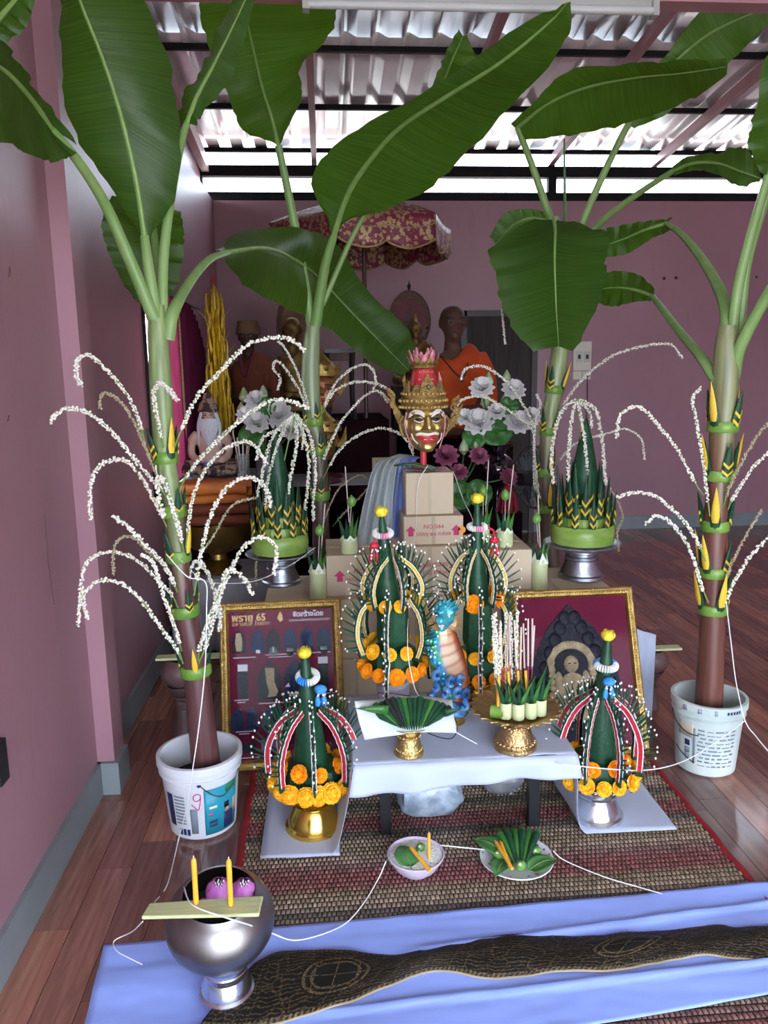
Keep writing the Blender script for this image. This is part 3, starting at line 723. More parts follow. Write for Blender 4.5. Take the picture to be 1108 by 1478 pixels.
leaf(T3, [(745, 186, Y3 - .15), (790, 150, Y3 - .28), (850, 125, Y3 - .42), (920, 112, Y3 - .6), (990, 105, Y3 - .78), (1050, 96, Y3 - .92)],
     [(738, 178, Y3 - .15), (772, 145, Y3 - .28), (820, 101, Y3 - .42), (905, 91, Y3 - .62), (980, 86, Y3 - .8), (1048, 84, Y3 - .92)],
     [(748, 202, Y3 - .13), (800, 196, Y3 - .2), (862, 186, Y3 - .32), (930, 168, Y3 - .5), (1000, 140, Y3 - .7), (1050, 108, Y3 - .92)],
     petiole=[(812, 440, Y3), (800, 340, Y3 - .04), (785, 290, Y3 - .08), (768, 240, Y3 - .1)], prad=(.022, .014), seed=12, rib=.010)
leaf(T3, [(906, 180, Y3 - .1), (930, 140, Y3 - .15), (975, 88, Y3 - .22), (1030, 45, Y3 - .32), (1100, 14, Y3 - .42), (1160, -10, Y3 - .5)],
     [(900, 175, Y3 - .1), (918, 128, Y3 - .15), (960, 80, Y3 - .22), (1015, 14, Y3 - .32), (1085, -5, Y3 - .42), (1158, -14, Y3 - .5)],
     [(915, 185, Y3 - .1), (960, 165, Y3 - .15), (1010, 125, Y3 - .2), (1062, 80, Y3 - .3), (1108, 35, Y3 - .42), (1162, -6, Y3 - .5)],
     petiole=[(818, 440, Y3), (826, 370, Y3), (842, 318, Y3 - .02), (876, 240, Y3 - .06)], prad=(.022, .015), seed=13, rib=.012)
leaf(T3, [(972, 246, Y3 - .35), (1000, 236, Y3 - .44), (1035, 236, Y3 - .54), (1070, 248, Y3 - .64), (1098, 258, Y3 - .7)],
     [(968, 242, Y3 - .35), (992, 226, Y3 - .42), (1035, 222, Y3 - .5), (1072, 214, Y3 - .6), (1096, 240, Y3 - .7)],
     [(975, 252, Y3 - .35), (1002, 246, Y3 - .44), (1034, 252, Y3 - .56), (1066, 270, Y3 - .66), (1096, 262, Y3 - .7)],
     petiole=[(820, 430, Y3), (838, 360, Y3 - .02), (868, 320, Y3 - .06), (920, 280, Y3 - .2)], prad=(.020, .013), seed=14)
nl = MB().tube(catmull([at(815, 440, Y3), at(815, 320, Y3), at(814, 200, Y3 - .05)], 14), [.012 - .0006 * i for i in range(14)], 8).build('rolled_new_leaf', LEAFG, T3)
VS = [([(800, 605), (812, 585), (838, 550), (878, 517), (918, 502), (965, 497), (985, 517)], 1.1), ([(783, 735), (772, 703), (770, 649), (768, 621), (746, 601), (720, 584), (699, 573), (677, 573), (660, 584), (651, 608)], 1.1),
 ([(778, 640), (766, 606), (751, 578), (731, 552), (709, 534), (690, 528), (673, 532), (666, 541)], 1.1), ([(785, 735), (777, 710), (771, 649), (773, 606), (780, 584), (774, 569)], 1.0), ([(795, 680), (830, 640), (872, 627), (902, 619), (925, 634), (930, 664)], .9), ([(724, 440), (725, 458), (727, 478), (729, 497)], .9)]
for i, (p, th) in enumerate(VS): strand(T3, p, Y3 - .06, -.2, th, False, seed=60 + i)

# ---------------- front right plant
BK4 = fl(1020, 1108); Y4 = BK4.y + .02
T4 = thing('banana_plant', 'banana plant with brown lower trunk in worn grey bucket on the right', 'banana plant')
c4, r4 = trunk(T4, [(1022, 1040, Y4), (1028, 890, Y4), (1032, 756, Y4), (1038, 690, Y4), (1043, 612, Y4), (1046, 555, Y4), (1048, 500, Y4), (1050, 470, Y4)], [.052, .044, .040, .040, .044, .046, .038, .028], stemcol(.36, (.135, .050, .036), (.21, .22, .10), .30), base_z=.10)
for i, (py, ks) in enumerate(((889, (3, 3, 1, 3)), (822, (3, 0, 3, 3)), (757, (3, 1, 3, 0)), (692, (3, 3, 0, 3)), (612, (0, 3, 0, 3)))):
    ring_at(T4, c4, r4, py, 16, 1.18, kinds=ks, sh=.135 if i < 4 else .14, rot=-1.5 + i * .5, tilt=.2)
leaf(T4, [(942, 428, Y4 + .75), (915, 418, Y4 + .85), (885, 415, Y4 + .95), (850, 420, Y4 + 1.05)],
     [(946, 420, Y4 + .72), (920, 396, Y4 + .85), (880, 392, Y4 + .95), (850, 410, Y4 + 1.05)],
     [(938, 434, Y4 + .75), (915, 436, Y4 + .85), (880, 442, Y4 + .95), (850, 432, Y4 + 1.05)],
     petiole=[(1034, 550, Y4), (1012, 516, Y4 + .1), (980, 478, Y4 + .35), (955, 445, Y4 + .6)], prad=(.022, .013), seed=15)
leaf(T4, [(962, 322, Y4 + .78), (930, 332, Y4 + .85), (900, 345, Y4 + .95), (870, 355, Y4 + 1.02)],
     [(971, 316, Y4 + .74), (935, 318, Y4 + .85), (900, 324, Y4 + .95), (868, 330, Y4 + 1.02)],
     [(968, 332, Y4 + .74), (940, 345, Y4 + .85), (905, 366, Y4 + .95), (866, 372, Y4 + 1.02)],
     petiole=[(1046, 500, Y4), (1048, 445, Y4 + .05), (1020, 385, Y4 + .3), (985, 340, Y4 + .62)], prad=(.027, .013), seed=16)
leaf(T4, [(1108, 255, Y4 - .1), (1125, 200, Y4 - .15), (1150, 130, Y4 - .22), (1180, 40, Y4 - .3), (1210, -60, Y4 - .4)],
     [(1096, 248, Y4 - .1), (1078, 205, Y4 - .15), (1088, 155, Y4 - .22), (1110, 60, Y4 - .3), (1205, -62, Y4 - .4)],
     [(1118, 262, Y4 - .1), (1165, 230, Y4 - .15), (1200, 150, Y4 - .22), (1230, 40, Y4 - .3), (1215, -58, Y4 - .4)],
     petiole=[(1056, 490, Y4), (1066, 410, Y4 - .02), (1086, 330, Y4 - .06)], prad=(.020, .014), seed=17)
leaf(T4, [(1180, 330, Y4 - .3), (1230, 260, Y4 - .4), (1290, 200, Y4 - .55)], [(1170, 320, Y4 - .3), (1200, 240, Y4 - .4), (1285, 196, Y4 - .55)], [(1190, 340, Y4 - .3), (1260, 290, Y4 - .4), (1295, 205, Y4 - .55)],
     petiole=[(1058, 545, Y4), (1068, 500, Y4 - .04), (1108, 425, Y4 - .12), (1150, 365, Y4 - .22)], prad=(.024, .014), seed=18)
MB().tube(catmull([at(1068, 480, Y4), at(1078, 380, Y4 - .02), at(1106, 285, Y4 - .05), at(1128, 215, Y4 - .08)], 14), [.016 - .0004 * i for i in range(14)], 8).build('petiole', PETM, T4)
WS = [([(1015, 715), (1003, 697), (978, 650), (952, 617), (932, 594), (915, 587), (895, 600), (890, 634)], 1.0), ([(1024, 745), (1015, 670), (1005, 610), (1000, 575), (1012, 559)], 1.0),
 ([(1022, 870), (1012, 845), (1000, 805), (985, 775), (965, 752), (945, 745), (932, 756)], 1.1), ([(1018, 810), (1005, 780), (985, 750), (962, 728), (940, 714), (915, 711), (890, 718)], 1.1),
 ([(1050, 735), (1060, 715), (1085, 677), (1108, 654), (1130, 640)], 1.1), ([(1044, 730), (1052, 705), (1072, 664), (1092, 630), (1115, 604)], 1.0), ([(1040, 890), (1048, 865), (1065, 830), (1085, 800), (1112, 773)], 1.15), ([(1040, 870), (1048, 835), (1062, 800), (1078, 770), (1100, 735)], .9)]
for i, (p, th) in enumerate(WS): strand(T4, p, Y4 - .04, -.08, th, i in (5, 7), seed=80 + i)

# ---------------- buckets
def bucket(label, base, rb, rt, h, m, cat='bucket'):
    t = thing('paint_bucket', label, cat, base)
    mb = MB(); th = .004
    prof = [(rb - .01, 0), (rb, .008), (rb + (rt - rb) * .8, h * .78), (rt + .004, h * .80), (rt + .004, h * .815), (rt, h * .82), (rt + .003, h * .9), (rt + .009, h * .905), (rt + .009, h * .995), (rt + .005, h), (rt - .003, h), (rt - .004, h * .98), (rt - .006, h * .8), (rb - .004, .02), (0, .018)]
    mb.lathe(prof, seg=44).build('shell', m, t, angle=35)
    return t
def cone_patch(parent, name, m, a0, a1, z0, z1, rf, off=.0008, na=10):
    """thin curved print on a bucket wall; angles in degrees, 0 = +x"""
    rows = []
    for z in (z0, (z0 + z1) / 2, z1):
        rows.append([((rf(z) + off) * math.cos(R(a0 + (a1 - a0) * i / na)), (rf(z) + off) * math.sin(R(a0 + (a1 - a0) * i / na)), z) for i in range(na + 1)])
    o = MB().grid(rows).build(name, m, parent); solid(o, .0005, 1); return o
# ================================================================== buckets
BUCKW = mat('bucket_white', (.70, .72, .76), .32, 0, (.62, .64, .68), 6)
BUCKG = mat('bucket_grey_green', (.46, .54, .52), .5, 0, (.60, .64, .60), 5, bump=.1)
TEAL = mat('label_teal', (.02, .30, .42), .4); NAVY = mat('label_navy', (.02, .03, .10), .45); GREENL = mat('label_green', (.02, .22, .10), .4)
MAGP = mat('marker_pink', (.75, .05, .25), .5); GREYP = mat('print_grey', (.20, .24, .28), .6); SKINP = mat('print_skin', (.55, .33, .24), .6); CREAMP = mat('print_cream', (.52, .44, .34), .6); WHITEP = mat('print_white', (.75, .76, .78), .6)
rb, rt_, hb = .108, .130, .265
b1 = bucket('white paint bucket with teal printed label holding the leaning plant', (BK1.x, BK1.y + .02, .003), rb, rt_, hb, BUCKW)
rf1 = lambda z: rb + (rt_ - rb) * .8 * min(1, z / (hb * .78))
face = math.degrees(math.atan2(-b1.location.y, -b1.location.x))      # angle towards the viewer
tl = cone_patch(b1, 'teal_label', TEAL, face + 2, face + 62, .02, .185, rf1, na=16)
cone_patch(tl, 'green_corner', GREENL, face + 36, face + 61, .158, .183, rf1, .0016)
bo = cone_patch(tl, 'printed_figure', NAVY, face + 34, face + 54, .028, .085, rf1, .0016)
cone_patch(tl, 'printed_face', SKINP, face + 36, face + 44, .085, .105, rf1, .0018); cone_patch(tl, 'printed_hair', BLACKP, face + 34, face + 43, .100, .122, rf1, .0022)
cone_patch(tl, 'printed_hands', SKINP, face + 52, face + 60, .075, .12, rf1, .0018)
for k, z in enumerate((.112, .088, .062, .048)): cone_patch(tl, 'print_mark', (WHITEP, MAGP, NAVY, NAVY)[k], face + 9, face + 22 - (k == 1) * 8, z, z + .010, rf1, .0016)
for k in range(9):
    cone_patch(b1, 'print_line', GREYP, face - 46, face - 28, .158 - k * .012, .158 - k * .012 + .0055, rf1, .001, 5)
cone_patch(b1, 'print_block', NAVY, face - 62, face - 49, .05, .165, rf1, .001, 5)
for k in range(3): cone_patch(b1, 'print_line', NAVY, face - 42 + k * 7, face - 37 + k * 7, .022, .045, rf1, .001, 4)
cone_patch(b1, 'print_line', GREYP, face - 20, face - 9, .03, .12, rf1, .001, 4)
def on_bucket(a, z, rf, off=.002): return Vector(((rf(z) + off) * math.cos(R(a)), (rf(z) + off) * math.sin(R(a)), z))
nine = [(2, .170), (-3, .176), (-8, .170), (-9, .158), (-5, .150), (0, .156), (1.5, .168), (1, .150), (-1, .130), (-3, .118), (-8, .128), (-13, .138)]
MB().tube(catmull([on_bucket(face - 4 + a, z, rf1) for a, z in nine], 40), .0016, 5).build('handwritten_nine', MAGP, b1)
MB().tube([on_bucket(face - 2 + a * 66 / 18, .205 - .055 * math.sin(PI * a / 18), rf1, .006) for a in range(19)], .0018, 6).build('wire_handle', STEEL, b1)
for a in (face - 4, face + 66): MB().ell(on_bucket(a, .207, rf1, .003), .007, 8, 6).build('handle_lug', NAVY, b1)
def soil(bk, r, z, seed):
    rnd = random.Random(seed); rows = []
    for i in range(7):
        rows.append([(r * i / 6 * math.cos(k * PI / 14), r * i / 6 * math.sin(k * PI / 14), z + rnd.uniform(-.008, .010) * (i < 6)) for k in range(28)])
    MB().grid(rows, True).build('soil', SOIL, bk)
soil(b1, .112, .165, 1)
b4 = bucket('worn grey green bucket with faded newspaper print holding the brown trunked plant', (BK4.x, BK4.y + .02, .003), rb - .002, rt_ - .004, .285, BUCKG)
rf4 = lambda z: rb - .002 + (rt_ - .004 - rb + .002) * .8 * min(1, z / (.285 * .78))
face = math.degrees(math.atan2(-b4.location.y, -b4.location.x))
rnd = random.Random(3)
for k in range(10):
    z = .185 - k * .0155
    a = face - 12 + rnd.uniform(-3, 3)
    while a < face + 48:
        w = rnd.uniform(5, 15); cone_patch(b4, 'print_line', GREYP, a, min(a + w, face + 52), z, z + rnd.choice((.003, .006)), rf4, .001, 5); a += w + rnd.uniform(2, 5)
cone_patch(b4, 'torn_label', CREAMP, face - 52, face - 22, .15, .205, rf4, .0012, 8)
for k, z in enumerate((.115, .085, .06)): cone_patch(b4, 'round_print', (NAVY, GREYP, GREYP)[k], face - 38, face - 28, z, z + .022, rf4, .0012, 5)
cone_patch(b4, 'print_line', GREYP, face - 22, face - 18, .05, .19, rf4, .001, 4)
for k in range(5): cone_patch(b4, 'rim_marking', NAVY, face + 28 + k * 5, face + 31 + k * 5, .262, .273, lambda z: rt_ + .0055, .0012, 3)
for k in range(3): cone_patch(b4, 'paint_stain', mat('violet_stain', (.35, .33, .42), .6), face - 38 + k * 24, face - 30 + k * 22, .258, .276, lambda z: rt_ + .0055, .0012, 3)
MB().tube([on_bucket(face - 78 + a * 66 / 18, .215 - .05 * math.sin(PI * a / 30), rf4, .005) for a in range(19)], .0018, 6).build('wire_handle', BLACKP, b4)
MB().tube([on_bucket(face - 62 + a * 2.4, .09 - .0022 * a, rf4, .002) for a in range(19)], .0016, 6).build('wire_scratch', BLACKP, b4)
soil(b4, .112, .19, 2)

# ================================================================== mat and cloths
MX0, MX1, MY0, MY1 = -.305, 1.205, 1.12, 2.86
mt = thing('reed_mat', 'woven reed mat with red olive and dark stripes and red border', 'mat', (0, 0, .003))
MB().box(((MX0 + MX1) / 2, (MY0 + MY1) / 2, .001), (MX1 - MX0, MY1 - MY0, .002)).build('backing', mat('mat_dark', (.035, .028, .022), .9), mt, smooth=False)
PAL = dict(r=(.21, .066, .062), o=(.215, .165, .10), d=(.095, .082, .07), t=(.30, .225, .16), g=(.15, .125, .085), p=(.20, .105, .095))
seq = 'rrotddtrrpottodrrotdtorrptotdrrodtt'
mb = MB(); cs = []; rnd = random.Random(5)
rw, cw = .0205, .0135; row = 0; y = MY0
while y + rw < MY1:
    c = PAL[seq[(row // 2) % len(seq)]] if row % 2 == 0 else lerp3(PAL[seq[(row // 2) % len(seq)]], PAL[seq[(row // 2 + 1) % len(seq)]], .6)
    x = MX0 + (.5 * cw if row % 2 else 0)
    while x + cw < MX1:
        k = rnd.uniform(.75, 1.25); x0, x1, y0, y1 = x + .0012, x + cw - .0016, y + .002, y + rw - .002
        zt = .0062 + rnd.uniform(-.0008, .0008); xm = (x0 + x1) / 2
        mb.add([(x0, y0, .002), (x1, y0, .002), (x1, y1, .002), (x0, y1, .002), (x0 + .003, y0 + .004, zt), (x1 - .003, y0 + .004, zt), (x1 - .003, y1 - .004, zt), (x0 + .003, y1 - .004, zt)],
               [(4, 5, 6, 7), (0, 1, 5, 4), (1, 2, 6, 5), (2, 3, 7, 6), (3, 0, 4, 7)])
        cs += [tuple(v * k for v in c)] * 8; x += cw
    y += rw; row += 1
o = mb.build('woven_reeds', tint_mat('reed', .62, (40, 40, 40), .25, bump=0), mt, smooth=True, angle=60, kind='stuff')
paint(o, lambda co, i: cs[i])
RB = mat('red_binding', (.30, .012, .02), .7, 0, (.22, .01, .015), 20)
for X in (MX0, MX1):
    MB().grid([[(X - .012 + .024 * i / 4 + .003 * math.sin(k * .9), MY0 + (MY1 - MY0) * k / 60, .004 + .006 * math.sin(PI * i / 4)) for i in range(5)] for k in range(61)]).build('red_binding', RB, mt)

def cloth_mat(name, c, wr=.15, sc=9):
    m = mat(name, c, .75, 0, tuple(v * .94 for v in c), 5, bump=wr, bscale=sc, sheen=.1); return m
CLB = cloth_mat('blue_white_cloth', (.32, .45, 1.0)); CLW = cloth_mat('white_cloth', (.48, .53, .67))
def quad_cloth(name, corners, nu, nv, zf, m, parent=None):
    a, b_, c_, d_ = [Vector((*p, 0)) for p in corners]
    rows = []
    for j in range(nv + 1):
        v = j / nv; rows.append([])
        for i in range(nu + 1):
            u = i / nu; p = (a * (1 - u) + b_ * u) * (1 - v) + (d_ * (1 - u) + c_ * u) * v
            p.z = zf(u, v, p); rows[-1].append(p)
    o = MB().grid(rows).build(name, m, parent, True, 80); solid(o, .0012, 1); return o
def nz(x, y, s=0): return noise.noise(Vector((x, y, s)))
tl_, tr_, bl_ = fl(150, 1366), fl(1108, 1281), fl(120, 1478)
cl = quad_cloth('floor_cloth', [(tl_.x, tl_.y), (1.75, 1.93), (1.75, 1.60), (tl_.x + .05, 1.36)], 120, 40,
    lambda u, v, p: .012 + .010 * max(0, nz(p.x * 2.2, p.y * 9, 1)) + .012 * max(0, 1 - abs(p.y - 1.72 - .09 * p.x) * 60) * (p.x > .2) + .010 * max(0, 1 - abs(p.y - 1.57 - .05 * p.x) * 70) + .008 * max(0, nz(p.x * 1.2 + p.y * 4, p.y * 14, 4)) ** 1.2 + .004 * abs(nz(p.x * 8, p.y * 22, 7)) - .008 * (p.x < -.33) , CLB)
tag(cl, 'pale blue white cloth spread flat across the front of the mat', 'cloth')

# long brocade banner
def broc_mat():
    m = bpy.data.materials.new('black_gold_brocade'); m.use_nodes = True; n = m.node_tree.nodes; l = m.node_tree.links; b = n['Principled BSDF']
    uv = n.new('ShaderNodeUVMap'); uv.uv_map = 'UVMap'
    sep = n.new('ShaderNodeSeparateXYZ'); l.new(uv.outputs['UV'], sep.inputs['Vector'])
    def math_(op, a, b_=None, clamp=False):
        q = n.new('ShaderNodeMath'); q.operation = op; q.use_clamp = clamp
        for i, v in enumerate((a, b_)):
            if v is None: continue
            if isinstance(v, (int, float)): q.inputs[i].default_value = v
            else: l.new(v, q.inputs[i])
        return q.outputs[0]
    u, v = sep.outputs['X'], sep.outputs['Y']
    # medallions: rings repeating along the strip
    cu = math_('SUBTRACT', math_('FRACT', math_('MULTIPLY', u, 2.6)), .5)
    cu = math_('MULTIPLY', cu, 3.0); cv = math_('MULTIPLY', math_('SUBTRACT', v, .52), 1.15)
    rr = math_('SQRT', math_('ADD', math_('MULTIPLY', cu, cu), math_('MULTIPLY', cv, cv)))
    ring = math_('LESS_THAN', math_('ABSOLUTE', math_('SUBTRACT', rr, .33)), .018)
    ring2 = math_('LESS_THAN', math_('ABSOLUTE', math_('SUBTRACT', rr, .25)), .012)
    spoke = math_('MULTIPLY', math_('LESS_THAN', math_('ABSOLUTE', math_('SINE', math_('MULTIPLY', cu, 14))), .10), math_('LESS_THAN', rr, .33))
    spoke2 = math_('MULTIPLY', math_('LESS_THAN', math_('ABSOLUTE', math_('SINE', math_('MULTIPLY', cv, 14))), .10), math_('LESS_THAN', rr, .33))
    outside = math_('GREATER_THAN', rr, .37)
    mp = n.new('ShaderNodeMapping'); mp.inputs['Scale'].default_value = (34, 3.6, 1); l.new(uv.outputs['UV'], mp.inputs['Vector'])
    vo = n.new('ShaderNodeTexVoronoi'); vo.feature = 'DISTANCE_TO_EDGE'; vo.inputs['Scale'].default_value = 1; l.new(mp.outputs['Vector'], vo.inputs['Vector'])
    ve = math_('MULTIPLY', math_('LESS_THAN', vo.outputs['Distance'], .028), outside)
    wv = n.new('ShaderNodeTexWave'); wv.wave_type = 'RINGS'; wv.inputs['Scale'].default_value = 1.4; wv.inputs['Distortion'].default_value = 9; wv.inputs['Detail'].default_value = 3; l.new(mp.outputs['Vector'], wv.inputs['Vector'])
    sw = math_('MULTIPLY', math_('GREATER_THAN', wv.outputs['Fac'], .88), outside)
    border = math_('GREATER_THAN', math_('ABSOLUTE', math_('SUBTRACT', v, .5)), .44)
    hat = math_('GREATER_THAN', math_('SINE', math_('MULTIPLY', u, 900)), .1)
    bo_ = math_('MULTIPLY', border, hat)
    tot = math_('ADD', math_('ADD', math_('ADD', ring, ring2), math_('ADD', spoke, spoke2)), math_('ADD', math_('MULTIPLY', ve, .4), math_('ADD', math_('MULTIPLY', sw, .75), bo_)), True)
    t = n.new('ShaderNodeTexNoise'); t.inputs['Scale'].default_value = 9; t.inputs['Detail'].default_value = 5; l.new(mp.outputs['Vector'], t.inputs['Vector'])
    wear = n.new('ShaderNodeMapRange'); wear.inputs['From Min'].default_value = .38; wear.inputs['From Max'].default_value = .60; l.new(t.outputs['Fac'], wear.inputs['Value'])
    tot = math_('MULTIPLY', tot, wear.outputs['Result'], True)
    r = n.new('ShaderNodeMix'); r.data_type = 'RGBA'; r.inputs['A'].default_value = (.010, .009, .008, 1); r.inputs['B'].default_value = (.19, .13, .06, 1); l.new(tot, r.inputs['Factor'])
    l.new(r.outputs['Result'], b.inputs['Base Color']); l.new(math_('MULTIPLY', tot, .4), b.inputs['Metallic']); b.inputs['Roughness'].default_value = .6; b.inputs['Specular IOR Level'].default_value = .2
    bp = n.new('ShaderNodeBump'); bp.inputs['Strength'].default_value = .5; bp.inputs['Distance'].default_value = .003; l.new(tot, bp.inputs['Height']); l.new(bp.outputs['Normal'], b.inputs['Normal'])
    return m
TOP = [(372, 1384), (402, 1372), (470, 1368), (560, 1372), (650, 1359), (740, 1343), (850, 1345), (940, 1338), (1030, 1330), (1065, 1336), (1130, 1334), (1260, 1330), (1500, 1320)]
BOT = [(286, 1478), (340, 1482), (440, 1462), (535, 1428), (625, 1396), (700, 1406), (790, 1399), (880, 1396), (940, 1386), (1010, 1375), (1075, 1379), (1200, 1386), (1440, 1392)]
nB = 130
Tp = catmull([fl(x, y, .03) for x, y in TOP], nB); Bp = catmull([fl(x, y, .028) for x, y in BOT], nB)
rows = []; uvs = []
for i in range(nB):
    r_ = []; 
    for k in range(15):
        v = k / 14; p = Bp[i].lerp(Tp[i], v)
        p.z = .022 + .012 * math.sin(PI * v) + .010 * nz(p.x * 6, v * 1.6, 2) + .004 * nz(p.x * 18, v * 4, 9)
        r_.append(p); uvs.append((i / (nB - 1), v))
    rows.append(r_)
me = MB().grid(rows).mesh('brocade_banner', broc_mat(), True, 80); ul = me.uv_layers.new(name='UVMap')
for lp in me.loops: ul.data[lp.index].uv = uvs[lp.vertex_index]
bro = bpy.data.objects.new('brocade_banner', me); col.objects.link(bro); solid(bro, .004, -1)
tag(bro, 'long black and gold brocade banner with ring motifs lying on the pale blue cloth', 'banner')
MB().tube([p + Vector((0, -.001, -.003)) for p in [rows[i][0] for i in range(nB)]], .0025, 5).build('gold_hem', mat('hem_gold', (.40, .32, .20), .6), bro)

# ================================================================== low table and its cloth
TZ = .30
tA, tB = fl(557, 1208), fl(770, 1196)
TX0, TX1 = tA.x - .10, tB.x + .10; TY0, TY1 = 2.20, 2.68
tb = thing('low_table', 'low folding table with black legs under a white cloth', 'table', (0, 0, .009))
MB().box(((TX0 + TX1) / 2, (TY0 + TY1) / 2, TZ - .025), (TX1 - TX0 - .01, TY1 - TY0 - .01, .022)).build('tabletop', mat('table_grey', (.35, .35, .36), .5), tb, smooth=False)
for x in (tA.x, tB.x):
    for y in (tA.y + .015, TY1 - .06):
        MB().box((x, y, (TZ - .036) / 2), (.034, .034, TZ - .036)).build('leg', BLACKP, tb, smooth=False)
# white cloth: one long strip running from the floor on the left over the table to the floor on the right
prof = [(-.24, .013), (-.12, .014), (.0, .015), (TX0 - .075, .018), (TX0 - .055, .05), (TX0 - .02, .2), (TX0 - .006, TZ + .004), (TX0 + .02, TZ + .009), (TX0 + .2, TZ + .009), ((TX0 + TX1) / 2, TZ + .009), (TX1 - .2, TZ + .009), (TX1 - .02, TZ + .009), (TX1 + .003, TZ + .002), (TX1 + .014, .20), (TX1 + .022, .08), (TX1 + .045, .022), (TX1 + .09, .014), (TX1 + .28, .013), (1.10, .013)]
pf = catmull([(x, 0, z) for x, z in prof], 90)
rows = []
ys = [TY0 - .035 + (TY1 - TY0 + .03) * j / 24 for j in range(25)]
def tcz(x, y): return .004 * nz(x * 7, y * 7, 3) + .003 * abs(nz(x * 16, y * 10, 5))
for j, y in enumerate(ys):
    r_ = []
    for p in pf:
        k = j / 24
        yy = y
        if p.z < TZ - .02:      # the ends on the floor are pulled forward and skewed
            low = 1 - p.z / TZ
            if p.x < .1: yy = y + low * (-.03 - .03 * (p.x)) + (1 - k) * low * .02
            else: yy = y + low * (.03 - .02 * (p.x - TX1)) + .02 * low * math.sin(k * 7)
        r_.append(Vector((p.x + (.012 * math.sin(k * 9) * (TZ - p.z) if .02 < p.z < TZ - .01 else 0), yy, p.z + (max(0, tcz(p.x, y)) * 1.2 if p.z < .03 or p.z > TZ else 0))))
    rows.append(r_)
tc_ = MB().grid(rows).build('tablecloth', CLW, None, True, 80); solid(tc_, .0012, 1)
tag(tc_, 'white cloth draped over the low table and trailing onto the mat both sides', 'tablecloth')
# front overhang, with soft folds
ov = []
xs_ = [TX0 - .004 + (TX1 - TX0 + .010) * i / 60 for i in range(61)]
for j in range(9):
    v = j / 8; r_ = []
    for x in xs_:
        u = (x - TX0) / (TX1 - TX0); d = .082 + .014 * math.sin(u * 5 + 1) + .01 * nz(x * 9, 0, 2)
        fold = (.012 * math.sin(x * 30) + .010 * nz(x * 14, 1, 1)) * v
        r_.append(Vector((x + (u - .5) * .03 * v, TY0 - .036 - .012 * math.sin(min(1, v * 3) * PI / 2) - fold * .8, TZ + .009 - d * v * (1 - .0 * u) + (0 if j else .002))))
    ov.append(r_)
of = MB().grid(ov).build('overhang', CLW, tc_, True, 80); solid(of, .0012, 0)

# ================================================================== cardboard boxes
CARD = mat('cardboard', (.50, .395, .27), .75, 0, (.56, .45, .32), 4, bump=.08, bscale=30, obrand=.06)
TAPE = mat('packing_tape', (.40, .32, .20), .3, 0, (.46, .37, .25), 8)
PRINT = mat('magenta_print', (.50, .03, .12), .6); ODOT = mat('orange_sticker', (.85, .30, .02), .5)
def carton(label, x0, x1, y0, y1, z0, z1, group=None, seam=True, tape=True):
    c = Vector(((x0 + x1) / 2, (y0 + y1) / 2, z0)); w, d, h = x1 - x0, y1 - y0, z1 - z0
    t = thing('cardboard_box', label, 'box', c, group=group)
    o = MB().box((0, 0, h / 2), (w - .003, d - .003, h - .002)).build('carton', CARD, t, smooth=False); bevel(o, .004, 2)
    if tape: MB().box((0, -d / 2 - .0003, h / 2 + .0), (w * .06, .001, h * .96)).build('seam_tape', TAPE, t, smooth=False)
    for s in (-1, 1): MB().box((0, s * .006, h - .0005), (w - .012, .0105, .0022)).build('flap_edge', CARD, t, smooth=False)
    return t, w, d, h
def arrow_mb(s): return MB().prism([(-.25 * s, 0), (.25 * s, 0), (.25 * s, .5 * s), (.5 * s, .5 * s), (0, 1 * s), (-.5 * s, .5 * s), (-.25 * s, .5 * s)], 0, .0008)
def front_print(t, w, d, h, l1, l2, s, dx=0, dz=0, arrows=(-1, 1), sticker=False):
    F = Matrix.Translation((dx, -d / 2 - .0006, h * .5 + dz)) @ Matrix.Rotation(PI / 2, 4, 'X')
    text_part('printed_line', l1, s, PRINT, t, F @ Matrix.Translation((0, s * .62, 0)))
    text_part('printed_line', l2, s * .92, PRINT, t, F @ Matrix.Translation((0, -s * .55, 0)))
    for a in arrows:
        o = arrow_mb(s * 1.7).build('printed_arrow', PRINT, t, smooth=False); o.matrix_local = F @ Matrix.Translation((a * s * 3.7, -s * .85, 0))
    if sticker:
        o = MB().lathe([(0, 0), (s * .62, 0), (s * .62, .0008), (0, .0008)], seg=20).build('round_sticker', ODOT, t); o.matrix_local = F @ Matrix.Translation((s * 4.6, 0, 0))
YF = 3.14                                   # front of the bottom rows
BZ = at(600, 862, YF).z
def X(px, py, Y): return at(px, py, Y).x
# bottom rows: two layers across
edges = [X(380, 860, YF), X(468, 860, YF), X(556, 860, YF), X(645, 860, YF), X(735, 858, YF), X(812, 856, YF), X(888, 854, YF)]
posn = ['under the left silver pedestal', 'left of centre, under the banana stalk cup', 'left of the middle, under the printed box', 'right of the middle, under the printed box', 'behind the right picture frame', 'under the right silver pedestal']
for i in range(6):
    carton('plain cardboard box in the upper bottom row ' + posn[i], edges[i], edges[i + 1], YF, YF + .42, BZ / 2 + .003, BZ)
    carton('plain cardboard box in the floor row ' + posn[i], edges[i], edges[i + 1], YF, YF + .42, .003, BZ / 2 + .003)
